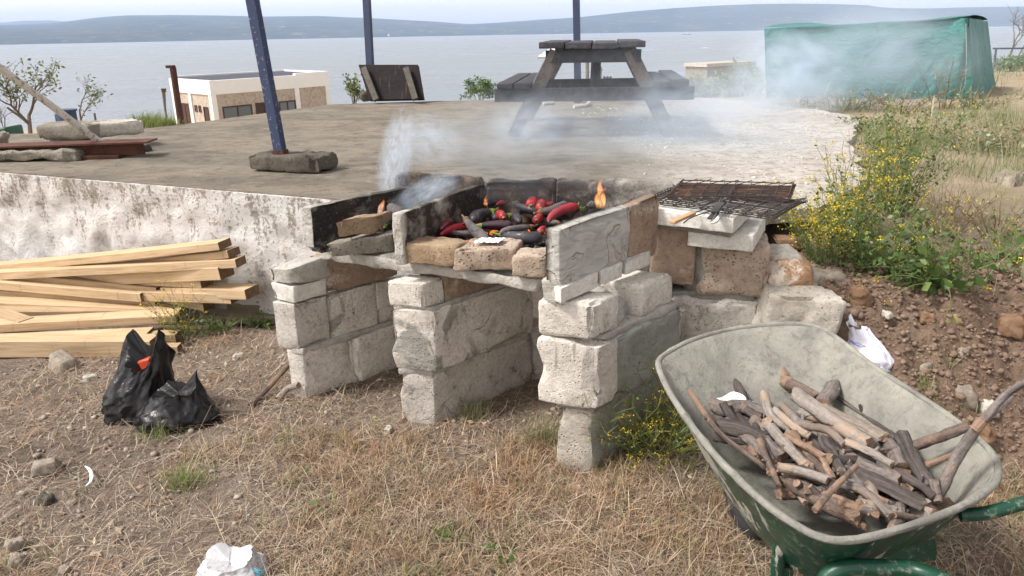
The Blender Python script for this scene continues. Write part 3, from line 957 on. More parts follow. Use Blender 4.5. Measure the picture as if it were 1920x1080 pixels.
# dark upright board beyond the second post
bd = thing('tipped_table', 'dark brown slatted board stood on edge beyond the blue post', 'board', PY(735, 187, 10.1))
b = MB()
yb = 10.05
c4 = [PY(692, 187, yb), PY(794, 185, yb - .15), PY(783, 121, yb + .1), PY(672, 121, yb + .25)]
def slabquad(b, c4, th, gap=0.0, k=1):
    nrm = (c4[1] - c4[0]).cross(c4[3] - c4[0]).normalized()
    for i in range(k):
        a0, a1 = i / k, (i + 1) / k - gap
        q = [c4[0].lerp(c4[3], a0), c4[1].lerp(c4[2], a0), c4[1].lerp(c4[2], a1), c4[0].lerp(c4[3], a1)]
        b.add(q + [x - nrm * th for x in q], [(0, 1, 2, 3), (7, 6, 5, 4), (0, 4, 5, 1), (1, 5, 6, 2), (2, 6, 7, 3), (3, 7, 4, 0)])
slabquad(b, c4, 0.06, 0.004, 2)
b.build('tabletop', 'dark_board', bd, smooth=False)
for k in (0.13, 0.84):
    b = MB()
    lo = c4[0].lerp(c4[1], k + .03) + Vector((0, -.09, 0)); hi = c4[3].lerp(c4[2], k - .02) + Vector((0, -.09, -.04))
    b.bar(lo, hi, 0.075, 0.05, up=(0, 1, 0))
    b.build('batten', 'batten_wood', bd, smooth=False)

# ------------------------------------------------------------------ picnic table
TB = P(1108, 257, SLAB) + Vector((0, 0, 0.004))
table = thing('picnic_table', 'weathered dark wooden picnic table with benches in the smoke', 'picnic table', TB)
TB.y -= 0.0
RZ = math.radians(-7)
RT = Matrix.Rotation(RZ, 3, 'Z')
def tl(x, y, z): return RT @ Vector((x, y, z)) + TB
TOPZ = 0.76
WT = 0.435
for i in range(4):
    b = MB()
    x0 = -WT + i * (2 * WT / 4); x1 = x0 + 2 * WT / 4 - 0.012
    zt = TOPZ + (0.006 if i in (0, 3) else -.004 * (i - 1))
    q = [tl(x0, -.06, zt - .05), tl(x1, -.06, zt - .05), tl(x1, 1.45, zt - .05), tl(x0, 1.45, zt - .05)]
    b.hexa(q + [x + Vector((0, 0, .05)) for x in q], r=0.008, step=0.2, amp=0.003)
    b.build('top_plank', 'table_wood', table)
for y in (0.03, 1.28):
    b = MB()
    b.bar(tl(-WT + .05, y, TOPZ - .11), tl(WT - .04, y, TOPZ - .11), 0.05, 0.10, up=(0, 0, 1))
    b.build('top_rail', 'table_wood', table, smooth=False)
    b = MB()
    b.bar(tl(-0.81, y - .05, 0.345), tl(0.83, y - .05, 0.355), 0.05, 0.105)
    b.build('cross_beam', 'table_wood', table, smooth=False)
    for sgn in (-1, 1):
        b = MB()
        b.bar(tl(sgn * 0.30, y, TOPZ - .07), tl(sgn * 0.67, y, 0.0), 0.05, 0.105, up=(-sgn, 0, 0.5))
        b.build('leg', 'table_leg_wood', table, smooth=False)
b = MB()
b.bar(tl(0.02, 1.22, TOPZ - .12), tl(0.02, 0.62, 0.33), 0.08, 0.05, up=(0, 1, 0.3))
b.build('brace', 'table_wood', table, smooth=False)
for sgn in (-1, 1):
    for k in (0, 1):
        b = MB()
        xi = sgn * (0.56 + 0.15 * k)
        q = [tl(xi - .07, -.14, .405), tl(xi + .065, -.14, .405), tl(xi + .065, 1.5, .405), tl(xi - .07, 1.5, .405)]
        zz = Vector((0, 0, .045 if not (sgn > 0 and k) else .06))
        b.hexa(q + [x + zz for x in q], r=0.008, step=0.2, amp=0.003)
        b.build('bench_plank', 'table_wood', table)
# pipes on the ground beyond the table
b = MB(); b.tube([P(1076, 200, SLAB + .02), P(1098, 198, SLAB + .02), P(1106, 191, SLAB + .03)], 0.022, 8, sub=3)
tag(b.build('metal_pipe', 'weathered_tube'), 'bent pale metal pipe lying beyond the picnic table legs', 'pipe')
b = MB(); b.tube([P(1018, 195, SLAB + .02), P(1038, 193, SLAB + .02)], 0.022, 8)
tag(b.build('metal_pipe', 'weathered_tube'), 'short straight metal pipe lying behind the table\'s near left leg', 'pipe')

# ------------------------------------------------------------------ rubble, beam and slabs at the left edge of the terrace
def rubble(name, px0, px1, z0, h, depth, mat, label, cat, seed=1, amp=.02, grp=None, chip=.04, r=.025, tilt=0.0, back=None):
    A_, C_ = P(*px0, z0), P(*px1, z0)
    e = (C_ - A_).normalized(); bk = Vector((-e.y, e.x, 0)) * depth
    if back: bk = Vector(back)
    q = [A_, C_, C_ + bk, A_ + bk]
    hz = [h, h + tilt, h + tilt, h]
    b = MB()
    b.hexa(q + [x + Vector((0, 0, k)) for x, k in zip(q, hz)], r=r, amp=amp, step=0.035, seed=seed, chip=chip, nsc=8)
    return tag(b.build(name, mat), label, cat, grp)


rubble('concrete_slab', (70, 262), (172, 262), SLAB + .10, .115, .35, 'pale_concrete', 'smooth grey concrete slab lying on the rusty beam', 'slab', 2, .01)
rubble('concrete_slab', (176, 258), (272, 250), SLAB + .105, .105, .30, 'rubble_white', 'rough pebbly concrete slab beside the smooth grey one on the beam', 'slab', 5, .015)
rubble('concrete_lump', (80, 270), (165, 270), SLAB + .055, .05, .2, 'pale_concrete', 'rounded concrete lump squeezed under the smooth grey slab', 'rubble', 8, .02)
rubble('concrete_kerb', (-40, 305), (146, 302), SLAB + .003, .075, .25, 'pale_concrete', 'long broken concrete kerb in front of the rusty beam', 'kerb', 11, .03, r=.03)
rubble('concrete_kerb', (190, 296), (290, 282), SLAB + .003, .06, .2, 'old_concrete', 'low concrete hump right of the dark hole under the beam', 'kerb', 14, .02, r=.03)
rubble('stone_lump', (-30, 286), (8, 284), SLAB + .003, .13, .2, 'field_stone', 'grey stone at the far left of the terrace beside the beam', 'stone', 17, .03)
bmz = thing('steel_beam', 'rusty steel beam lying under the concrete slabs', 'beam', P(150, 280, SLAB + .04))
b = MB(); A_, C_ = P(-30, 282, SLAB + .085), P(262, 272, SLAB + .095)
b.bar(A_ + Vector((0, .1, 0.018)), C_ + Vector((0.05, .1, 0.018)), .22, .012); b.build('flange', 'rust', bmz, smooth=False)
b = MB(); b.bar(A_ + Vector((0, .06, -.035)), C_ + Vector((0, .06, -.035)), .015, .085); b.build('web', 'rust', bmz, smooth=False)
b = MB(); b.box(P(172, 300, SLAB + .003) + Vector((0, .16, .012)), (.34, .25, .02), rz=.05)
tag(b.build('hole_shade', 'rust', smooth=False), 'dark plate standing in for the shade of the hole under the beam', 'plate')  # flat dark plate added in place of the shaded open hole
b = MB(); b.tube([PY(204, 279, 5.82), PY(95, 197, 5.6), PY(-40, 98, 5.35)], [.026, .026, .025], 10, rough=.03)
tag(b.build('metal_tube', 'weathered_tube'), 'long weathered white tube propped up across the rubble', 'tube')

# ------------------------------------------------------------------ shore building
BY = 56.0
def bp(px, py, y): return PY(px, py, y)
c0 = PY(393, 152, BY); c1 = PY(612, 139, 64.5); c2_ = PY(320, 146, 60.5)
zr = (c0.z + c1.z) / 2
bx = Vector((c1.x - c0.x, c1.y - c0.y, 0)); by = Vector((c2_.x - c0.x, c2_.y - c0.y, 0))
LX, LY = bx.length, by.length
ux, uy = bx.normalized(), by.normalized()
zb = zr - 3.3
O0 = Vector((c0.x, c0.y, zb))
bld = thing('shore_building', 'low white flat roofed building with stone panels by the water', 'building', O0)
def bq(x, y, z): return O0 + ux * x + uy * y + Vector((0, 0, z))
def bbox(b, x0, x1, y0, y1, z0, z1):
    q = [bq(x, y, z) for z in (z0, z1) for x, y in ((x0, y0), (x1, y0), (x1, y1), (x0, y1))]
    b.add(q, [(0, 3, 2, 1), (4, 5, 6, 7), (0, 1, 5, 4), (1, 2, 6, 5), (2, 3, 7, 6), (3, 0, 4, 7)])
b = MB(); bbox(b, .05, LX - .05, .05, LY - .05, -3, 3.25); b.build('wall', 'white_plaster', bld, smooth=False, recalc=True)
b = MB()
xm = LX * .70
for x0, x1, zt in ((-.12, xm, 3.35), (xm, LX + .12, 3.5)):
    bbox(b, x0, x1, -.12, .25, 2.35, zt)
bbox(b, -.12, .25, .25, LY + .1, 2.35, 3.35); bbox(b, LX - .2, LX + .12, .25, LY + .1, 2.4, 3.5); bbox(b, .25, LX - .2, LY - .2, LY + .1, 2.4, 3.5)
b.build('parapet', 'white_plaster', bld, smooth=False, recalc=True)
for x0, y0 in ((-.12, -.12), (xm - .2, -.125), (LX - .3, -.12)):
    b = MB(); bbox(b, x0, x0 + .42, y0, y0 + .42, -3, 2.35); b.build('column', 'white_plaster', bld, smooth=False, recalc=True)
for y0 in (LY * .5, LY - .35):
    b = MB(); bbox(b, -.12, .3, y0, y0 + .4, -3, 2.35); b.build('column', 'white_plaster', bld, smooth=False, recalc=True)
for x0, x1 in ((.3, xm - .2), (xm + .22, LX - .3)):
    b = MB(); bbox(b, x0, x1, -.02, .2, -3, 2.35); b.build('stone_panel', 'building_stone', bld, smooth=False, recalc=True)
for y0, y1 in ((.3, LY * .5), (LY * .5 + .4, LY - .35)):
    b = MB(); bbox(b, -.02, .2, y0, y1, -3, 2.35); b.build('stone_panel', 'building_stone', bld, smooth=False, recalc=True)
b = MB(); bbox(b, .25, LX - .2, .25, LY - .2, 3.26, 3.38); b.build('roof', 'roof_dark', bld, smooth=False, recalc=True)
def win(x0, x1, z0, z1, side=False, mat='window_glass', mull=1):
    b = MB()
    def wb(a0, a1, d0, d1, zz0, zz1, b=b):
        if side: bbox(b, d0, d1, a0, a1, zz0, zz1)
        else: bbox(b, a0, a1, d0, d1, zz0, zz1)
    f = .1
    wb(x0, x1, -.07, .1, z0, z0 + f); wb(x0, x1, -.07, .1, z1 - f, z1); wb(x0, x0 + f, -.07, .1, z0 + f, z1 - f); wb(x1 - f, x1, -.07, .1, z0 + f, z1 - f)
    if mull: wb((x0 + x1) / 2 - .05, (x0 + x1) / 2 + .05, -.065, .1, z0 + f, z1 - f)
    fo = b.build('window', 'frame_brown', bld, smooth=False, recalc=True)
    b2 = MB()
    wb(x0 + f, x1 - f, -.03, .05, z0 + f, z1 - f, b2)
    b2.build('pane', mat, fo, smooth=False, recalc=True)
win(.7, LX * .30, .35, 1.45)
win(LX * .33, LX * .415, .3, 1.5, mat='frame_brown', mull=0)
win(LX * .53, LX * .68, .3, 1.45, mat='door_grey')
win(LY * .12, LY * .24, -1.8, 1.45, side=True, mat='frame_brown', mull=0)
win(LY * .62, LY * .82, -1.8, 1.55, side=True, mat='frame_brown')
for k in (.30, .40):
    win(LY * k, LY * (k + .06), 1.0, 1.5, side=True, mull=0)

# lamp posts near the building
lp = PY(337, 232, 30.0)
lamp = thing('lamp_post', 'rusty brown lamp post in front of the white shore building', 'lamp post', lp)
b = MB(); b.tube([lp + Vector((0, 0, -3)), PY(324, 126, 30.0)], .12, 10); b.build('shaft', 'rust_pole', lamp)
b = MB(); q = PY(321, 126, 30.0); b.box(q + Vector((-.02, 0, .02)), (.26, .3, .1)); b.build('lamp_head', 'rust_pole', lamp, smooth=False)
lp = PY(309, 225, 34.0)
lamp = thing('lamp_post', 'thin twin floodlight post left of the white building', 'lamp post', lp)
b = MB(); b.tube([lp + Vector((0, 0, -3)), PY(305, 170, 34)], .055, 8); b.tube([PY(311, 215, 34), PY(309, 172, 34)], .03, 8); b.build('shaft', 'pole_grey', lamp)
b = MB(); b.box(PY(307, 169, 34), (.16, .14, .14)); b.build('lamp_head', 'frame_brown', lamp, smooth=False)

# far objects over the water
def ship(px, py, y, L, label, name, hull='hull_dark'):
    o = PY(px, py, y); o.z = -8.0
    s_ = thing(name, label, name.replace('_', ' '), o)
    b = MB()
    pr_ = [(-.5, .0), (-.5, 1), (.42, 1), (.52, 1.25), (.46, 0)]
    v = [o + Vector((x * L, w * L * .07, z * L * .05)) for w in (-1, 1) for x, z in pr_]
    b.add(v, [(0, 1, 2, 3, 4), (9, 8, 7, 6, 5)] + [(i, i + 5, (i + 1) % 5 + 5, (i + 1) % 5) for i in range(5)])
    b.build('hull', hull, s_, smooth=False, recalc=True)
    b = MB()
    k = .36 if L > 40 else 0.0
    b.box(o + Vector((k * L, 0, L * .085)), (L * .1, L * .1, L * .08)); b.box(o + Vector((k * L, 0, L * .15)), (L * .03, L * .03, L * .07))
    b.build('superstructure', 'hull_white', s_, smooth=False)
    return s_
ship(716, 68.5, 2900, 70, 'long low dark cargo ship far off beside the second blue post', 'cargo_ship')
ship(1288, 63.0, 1500, 16, 'small dark boat near the far shore left of the green cover', 'boat')
spd = ship(1322, 80, 420, 4.5, 'tiny speedboat trailing a white wake on the strait', 'speedboat', 'hull_white')
ship(1072, 62.5, 2500, 18, 'tiny white boat under the far hills beside the table post', 'boat', 'hull_white')

# low concrete hut beyond
h0, h1 = PY(1326, 140, 38), PY(1408, 140, 40)
hut = thing('concrete_hut', 'low flat roofed concrete hut half hidden by scrub left of the green cover', 'hut', h0)
ztp = PY(1314, 126, 38).z
b = MB(); e = (h1 - h0).normalized(); bk = Vector((-e.y, e.x, 0)) * 1.4
q = [h0, h1, h1 + bk, h0 + bk]
b.add([Vector((x.x, x.y, ztp - 2.5)) for x in q] + [Vector((x.x, x.y, ztp)) for x in q], [(0, 3, 2, 1), (4, 5, 6, 7), (0, 1, 5, 4), (1, 2, 6, 5), (2, 3, 7, 6), (3, 0, 4, 7)])
b.build('wall', 'pale_concrete', hut, smooth=False, recalc=True)
b = MB(); q = [x + (x - (h0 + h1 + bk) / 2) * .06 for x in q]
b.add([Vector((x.x, x.y, ztp + .004)) for x in q] + [Vector((x.x, x.y, ztp + .16)) for x in q], [(0, 3, 2, 1), (4, 5, 6, 7), (0, 1, 5, 4), (1, 2, 6, 5), (2, 3, 7, 6), (3, 0, 4, 7)])
b.build('roof', 'rubble_white', hut, smooth=False, recalc=True)

# sign board and utility poles seen through the picnic table
b = MB(); c4 = [PY(1008, 106, 9.7), PY(1060, 106, 9.7), PY(1060, 91, 9.9), PY(1030, 91, 9.9)]
slabquad(b, c4, .03)
tag(b.build('white_panel', 'sign_white', smooth=False), 'pale tilted panel poking out behind the table top\'s left end', 'panel')
for a, t_, y, r, lab in (((1104, 175), (1101, 108), 24, .06, 'wooden utility pole seen under the picnic table top'), ((1127, 170), (1127, 125), 30, .03, 'thin pole with a crossarm seen under the table between the legs')):
    b = MB(); q = PY(*a, y); b.tube([Vector((q.x, q.y, q.z - 2)), PY(*t_, y)], r, 6)
    if y == 30: b.bar(PY(1124, 132, 30), PY(1130, 131, 30), .04, .04)
    tag(b.build('utility_pole', 'pole_grey'), lab, 'pole')
ins = thing('pole_crossarm', 'crossarm with three dark insulators seen under the table', 'crossarm', PY(1139, 150, 26))
b = MB(); b.bar(PY(1132, 147, 26), PY(1146, 146.5, 26), .05, .05); b.tube([PY(1139, 175, 26) - Vector((0, 0, 2)), PY(1139, 147, 26)], .05, 6); b.build('arm', 'pole_grey', ins, smooth=False)
for x in (1133, 1139, 1145):
    b = MB(); b.tube([PY(x, 146, 26), PY(x, 143.2, 26)], [.035, .045], 6); b.build('insulator', 'insulator', ins)

# ------------------------------------------------------------------ green tarpaulin cover
t = NT('green_tarp')
a = t.noise(2.0, 5, 0.6)
cr = t.noise(3.0, 4, 0.5, vec=t.vec((1.0, 1.0, 0.7)), dist=1.2)
c = t.ramp(a, [(0.3, rgb(38, 106, 102)), (0.7, rgb(54, 122, 116))])
t.pbsdf(c, 0.55, t.bump(t.math('ADD', cr, t.math('MULTIPLY', t.noise(7, 4, 0.55, vec=t.vec((1, 1, 2.5)), dist=1.5), 0.4)), 0.8, 0.08), spec=0.3)
MATS['green_tarp'] = t.m
cv = thing('covered_stall', 'large box shaped stall under a green tarpaulin', 'covered stall', PY(1640, 190, 10.3))
FL, FR, RR = PY(1437, 200, 10.6), PY(1822, 200, 9.9), PY(1869, 196, 11.6)
TL, TR_, TRR = PY(1433, 54, 10.6), PY(1818, 33, 9.95), PY(1852, 40, 11.5)
RL = FL + (RR - FR); TRL = TL + (TRR - TR_) + Vector((0, 0, .03))
b = MB()
nh, nv = 70, 24
def sheet(b, a0, a1, b0, b1, wr, nh=nh, nv=nv, seed=0):
    """a0,a1 bottom, b0,b1 top"""
    nrm = (a1 - a0).cross(b0 - a0).normalized()
    vs = []
    for j in range(nv + 1):
        for i in range(nh + 1):
            u, v = i / nh, j / nv
            q = a0.lerp(a1, u).lerp(b0.lerp(b1, u), v)
            e = wr(u, v) if wr else 0
            vs.append(q + nrm * e)
    b.add(vs, [(j * (nh + 1) + i, j * (nh + 1) + i + 1, (j + 1) * (nh + 1) + i + 1, (j + 1) * (nh + 1) + i) for j in range(nv) for i in range(nh)])
def wfront(u, v):
    x, z = u * 3.2, v
    e = 0.035 * noise.noise(Vector((x * 1.2, z * .6, 3)))
    # folds hanging from the right-hand corner and a lashing half way up
    d = abs(u - 0.955 + 0.02 * math.sin(v * 5))
    e += 0.05 * math.exp(-(d / .012) ** 2) * (0.3 + v * .7)
    for k, (ang, am) in enumerate(((-0.5, .03), (-1.1, .022), (-1.9, .018), (-2.8, .014))):
        dd = (1 - v) + (u - 0.96) * -ang * 0
        ln = (u - 0.96) - ang * 0.16 * (1 - v)
        e += am * math.exp(-(ln / .018) ** 2) * (1 - v) ** .4 * (v ** .2)
    for k in range(4):
        vv = 0.22 + 0.07 * k + 0.03 * math.sin(u * 7 + k)
        e += 0.018 * math.exp(-((v - vv) / .016) ** 2) * max(0, noise.noise(Vector((u * 3 + k * 5, 1.2, k))) + .1)
    e += 0.05 * (1 - v) ** 2 * (noise.noise(Vector((x * 2.3, 0, 9))))
    e -= .02 * math.exp(-((v - .93) / .03) ** 2)
    return e * 1.8 - (0.03 if v > .97 else 0)
sheet(b, FL, FR, TL, TR_, wfront)
sheet(b, FR, RR, TR_, TRR, lambda u, v: 0.04 * noise.noise(Vector((u * 3, v * 2, 4))), 20)
sheet(b, RR, RL, TRR, TRL, None, 4, 4)
sheet(b, RL, FL, TRL, TL, None, 4, 4)
b.build('tarpaulin', 'green_tarp', cv, angle=80)
b = MB()
sheet(b, TL, TR_, TRL, TRR, lambda u, v: 0.02 + 0.05 * math.sin(math.pi * v) * (1 + noise.noise(Vector((u * 4, v, 0)))) - .05 * math.sin(u * 3.14), 40, 8)
b.build('roof_sheet', 'green_tarp', cv, angle=80)
b = MB(); b.tube([PY(1811, 44, 9.88), PY(1812, 110, 9.82), PY(1809, 165, 9.86)], .003, 5, sub=4)
b.build('lashing', 'weathered_tube', cv)
b = MB(); b.tube([PY(1862, 91, 24), PY(1990, 90, 24)], .03, 6)
for x in (1868, 1925): b.tube([PY(x, 91, 24), PY(x, 118, 24) - Vector((0, 0, 1))], .03, 6)
tag(b.build('pipe_rail', 'bin_blue'), 'thin blue pipe rail right of the green cover', 'rail')
# things at the left rim
b = MB()
q = PY(10, 268, 8.2); b.hexa([q + Vector(v) for v in ((-.3, 0, -.3), (.05, 0, -.3), (.05, .3, -.3), (-.3, .3, -.3), (-.3, 0, .1), (.04, 0, .17), (.04, .3, .17), (-.3, .3, .1))], r=.02, step=.1)
tag(b.build('green_bin', 'green_drum'), 'dark green plastic bin at the far left beyond the rubble', 'bin')
b = MB(); q = PY(128, 232, 8.4); b.tube([q - Vector((0, 0, .2)), q + Vector((0, 0, .13)), q + Vector((0, 0, .135)), q + Vector((0, 0, .155))], [.10, .10, .115, .115], 16)
tag(b.build('blue_drum', 'bin_blue'), 'small blue grey drum behind the smooth concrete slab', 'drum')
for px, y0_, y1_ in ((105, 235, 214), (178, 236, 212)):
    b = MB(); q = PY(px, y0_, 8.6); b.tube([q - Vector((0, 0, .4)), PY(px - 1, y1_, 8.6)], .012, 6)
    tag(b.build('fence_stake', 'pole_grey'), 'thin dark stake behind the %s concrete slab' % ('smooth' if px < 150 else 'pebbly'), 'stake')

# ------------------------------------------------------------------ masonry barbecue
D45 = Vector((0.72, 0.695, 0))                       # piers run back and to the right
bbq = thing('masonry_barbecue', 'rough mortared block barbecue on three piers with sooty panels and a side counter', 'barbecue', P(760, 792, 0))


def blk(name, fl, fr_, dep, z0, z1, mat, r=.005, amp=.006, seed=0.0, chip=.02, soot=None, dvec=None, step=.028, nsc=7, label=None, top=None):
    fl, fr_ = Vector(fl), Vector(fr_)
    bk = (D45 if dvec is None else Vector(dvec).normalized()) * dep
    q = [fl, fr_, fr_ + bk, fl + bk]
    tp = top or [z1] * 4
    b = MB()
    b.hexa([Vector((x.x, x.y, z0)) for x in q] + [Vector((x.x, x.y, k)) for x, k in zip(q, tp)], r=r, amp=amp, seed=seed, chip=chip, soot=soot, step=step, nsc=nsc)
    o = b.build(name, mat, bbq)
    if label: o['label'] = label
    return o


V = Vector
# left pier
a, c = P(549, 744, 0), P(577, 748, 0)
blk('block', a, c, .27, -.04, .25, 'block_cream', seed=1)
blk('block', a + D45 * .285 + V((.02, -.015, 0)), c + D45 * .285 + V((.02, -.015, 0)), .30, -.04, .235, 'block_cream', seed=2, r=.01)
blk('block', a + V((-.045, .015, 0)), c + V((-.012, -.005, 0)), .17, .255, .485, 'block_grey', seed=3)
blk('block', a + D45 * .18 + V((.0, .0, 0)), c + D45 * .18 + V((-.01, 0, 0)), .26, .255, .475, 'block_patched', seed=4)
blk('block', a + D45 * .45, c + D45 * .45 + V((-.01, 0, 0)), .18, .25, .475, 'block_cream', seed=5)
blk('mortar_joint', a + V((-.004, .004, 0)), c + V((.003, -.002, 0)), .58, .232, .262, 'mortar', seed=6, amp=.006, r=.006)
blk('block', a + V((-.05, .03, 0)), c + V((-.006, -.008, 0)), .17, .49, .575, 'white_slab', seed=7, r=.006, amp=.006)
blk('mortar_cap', a + V((-.055, .03, 0)), c + V((-.0, -.012, 0)), .19, .578, .665, 'mortar', seed=8, r=.006, amp=.008, top=[.645, .66, .68, .67])
blk('block', c + D45 * .17 + V((-.09, .03, 0)), c + D45 * .17 + V((-.015, -.01, 0)), .42, .49, .675, 'tan_block', seed=9)
# middle pier
a, c = P(754, 791, 0), P(816, 796, 0)
blk('block', a, c, .62, -.04, .252, 'block_grey', seed=11, r=.008, amp=.009)
blk('block', a + V((-.018, -.005, 0)), c + V((.022, -.012, 0)), .60, .262, .545, 'block_patched', seed=12, r=.008, amp=.008)
blk('block', a + V((-.03, .005, 0)) + V((.005, 0, 0)), c + V((-.02, -.02, 0)), .12, .553, .67, 'block_cream', seed=13, r=.012)
blk('block', c + V((-.13, .05, 0)) + D45 * .11, c + V((-.012, -.01, 0)) + D45 * .11, .46, .55, .675, 'tan_block', seed=14)
blk('mortar_joint', a + V((.002, .004, 0)), c + V((.001, .002, 0)), .60, .238, .268, 'mortar', seed=15, amp=.006, r=.006)
blk('mortar_joint', a + V((-.012, .004, 0)), c + V((.012, -.004, 0)), .58, .532, .562, 'mortar', seed=16, amp=.008, r=.008)
# block closing the back between middle and right piers
blk('block', P(985, 700, .03), P(1060, 700, .03), .15, -.03, .33, 'block_grey', seed=17, dvec=(0.3, 1, 0))
blk('block', P(975, 590, .36), P(1060, 590, .36), .15, .34, .68, 'block_cream', seed=18, dvec=(0.3, 1, 0))
# right pier
a, c = P(1043, 876, 0), P(1108, 886, 0)
MRT = lambda w: -1.0 if (w[0] > .9 and w[1] > .08) else (-.55 if w[0] > .9 else 0.0)
blk('block', a, c, .60, -.04, .285, 'block_grey_patched', seed=21, r=.008, amp=.01, soot=MRT)
a2, c2 = a + V((-.075, .01, 0)), c + V((.016, -.022, 0))
blk('block', a2, c2, .60, .292, .555, 'block_cream', seed=22, r=.008, amp=.009, soot=lambda w: -.95 if (w[0] > .9 and .2 < w[1] < .93) else (-.4 if w[0] > .9 else 0), label='block with a big smeared patch of grey mortar', top=[.56, .545, .555, .57])
a3, c3 = a + V((-.072, .02, 0)), c + V((-.014, -.01, 0))
blk('block', a3, c3, .17, .566, .712, 'block_cream', seed=23, r=.014)
blk('block', a3 + D45 * .33 + V((-.0, .02, 0)), c3 + D45 * .33 + V((-.012, .0, 0)), .22, .565, .70, 'block_patched', seed=24, r=.018)
blk('mortar_bed', a3 + D45 * .15 + V((.0, .0, 0)), c3 + D45 * .15 + V((-.03, .02, 0)), .17, .55, .69, 'mortar', seed=25, amp=.03, r=.03, top=[.62, .60, .66, .70])
blk('mortar_bed', a2 + D45 * .06, c2 + D45 * .06 + V((-.012, .01, 0)), .50, .545, .575, 'mortar', seed=26, amp=.018, r=.01)
blk('mortar_joint', a + V((-.004, .002, 0)), c + V((.006, -.008, 0)), .59, .268, .302, 'mortar_dark', seed=27, amp=.006, r=.006)
# the bed slab
s0, s1 = P(598, 487, .69), P(1012, 549, .69)
sl = [s0 + V((0.0, 0, 0)), s1 + V((-.01, .0, 0))]
def bedsoot(w): return 1.0 if (w[2] > .9 and w[1] > .16) else (.35 if w[2] > .9 else 0.0)
blk('bed_slab', sl[0], sl[1], .88, .69, .748, 'mortar', seed=31, amp=.012, r=.016, soot=bedsoot, step=.03, chip=.03)
w0, w1 = P(1062, 562, .725), P(1219, 492, .745)
w0 = w0 + (w0 - w1).normalized() * .03
bkk = V((-.03, .05, 0))
for k, (u0, u1) in enumerate(((0, .38), (.42, .66), (.70, 1.0))):
    b = MB()
    q = [w0.lerp(w1, u0), w0.lerp(w1, u1), w0.lerp(w1, u1) + bkk, w0.lerp(w1, u0) + bkk]
    b.hexa([x + V((0, 0, -.008)) for x in q] + [x + V((0, 0, .052)) for x in q], r=.004, amp=.004, step=.02, seed=32 + k, chip=.014)
    b.build('white_strip', 'white_slab', bbq)
b = MB()
q = [w0 + V((-.006, .012, 0)), w1 + V((-.006, .012, 0)), w1 + bkk, w0 + bkk]
b.hexa([x + V((0, 0, -.004)) for x in q] + [x + V((0, 0, .056)) for x in q], r=.004, amp=.006, step=.02, seed=39)
b.build('mortar_joint', 'mortar', bbq)

t_ = stone('panel_smeared', rgb(198, 195, 186), rgb(184, 180, 170), 5, [(rgb(150, 142, 128), 22, 0.62, 0.72), (rgb(160, 136, 112), 5, 0.60, 0.66)], patch=(rgb(188, 187, 180), 6.5, 0.42, 0.45), bump=1.0, bscale=30)
# upright panels; soot covers faces that look at the fire
def face(idx, hi, top=.9):
    def f(w):
        v = w[idx]
        on = v > .85 if hi else v < .15
        e = 1.0 if on else 0.0
        if w[2] > .93: e = max(e, top * min(1, .25 + 1.2 * w[1]))
        return e
    return f


def panel(name, f0, f1, th, z0, ztop0, ztop1, mat, soot, seed, amp=.007, lean=None):
    """f0 front foot, f1 back foot (outer or left side), th = thickness vector"""
    th = Vector(th)
    b = MB()
    p = [f0, f0 + th, f1 + th, f1]
    q = [Vector((x.x, x.y, z0)) for x in p]
    tp = [Vector((x.x, x.y, k)) for x, k in zip(p, (ztop0, ztop0, ztop1, ztop1))]
    b.hexa(q + tp, r=.008, amp=amp, nsc=6, step=.024, seed=seed, chip=.02, soot=soot)
    return b.build(name, mat, bbq)


BW = lambda px, py, z: Vector(P(px, py, z))
pl0 = BW(566, 388, .948); pl1 = BW(737, 352, .975)
panel('side_panel', pl0, pl1 + D45 * .06, V((.045, -.02, 0)), .74, .95, .975, 'panel_concrete', face(0, True), 41)
pm0 = BW(734, 400, .965); pm1 = BW(916, 336, .99)
pm1 = pm0 + (pm1 - pm0).normalized() * .60
panel('middle_panel', pm0, pm1, V((.042, -.012, 0)), .745, .965, .99, 'panel_concrete', lambda w: max(1.0 if (w[0] < .15 or w[0] > .85) and w[1] > .04 else 0.0, .9 if w[2] > .93 and w[1] > .1 else 0), 42)
pr0 = BW(1021, 428, .985); pr1 = BW(1212, 362, 1.02)
prm = pr0 + (pr1 - pr0) * .68
panel('side_panel', pr0, prm, V((.052, -.03, 0)), .765, .985, 1.008, 'panel_smeared', face(0, False, .25), 43, amp=.007)
panel('side_panel', prm + (pr1 - pr0) * .004, pr1, V((.050, -.029, 0)), .765, 1.004, 1.02, 'tan_block', face(0, False, .35), 45, amp=.006)
# mortar smear round the foot of the near panel
blk('mortar_skirt', pr0 + V((-.010, .012, 0)), pr0 + V((.045, -.032, 0)), .12, .705, .79, 'mortar', seed=44, amp=.018, r=.008)
# back wall of the fire, sooty on the side of the fire
bl, br = BW(735, 330, 1.0), BW(1262, 345, 1.005)
br.z = bl.z = 0
bv_ = br - bl
for i, (t0, t1, z0, z1, mt) in enumerate(((0, .33, 1.015, 1.0, 'tan_block'), (.33, .60, .99, 1.0, 'tan_block'), (.60, 1.0, 1.0, 1.005, 'panel_concrete'))):
    fa, fb = bl + bv_ * (t0 + (.004 if i else 0)), bl + bv_ * t1
    nb = Vector((-bv_.y, bv_.x, 0)).normalized() * .075
    b = MB()
    q = [fa, fb, fb + nb, fa + nb]
    so_ = (lambda w, i=i: (1.0 if w[1] < .15 else .95 if w[2] > .9 else .6) * (1.0 if i < 2 else max(.6, 1 - .45 * w[0])))
    b.hexa([V((x.x, x.y, .70)) for x in q] + [V((x.x, x.y, k)) for x, k in zip(q, (z0, z1, z1, z0))], r=.016, amp=.014, nsc=7, step=.026, seed=50 + i, chip=.03, soot=so_)
    b.build('back_panel', mt, bbq)
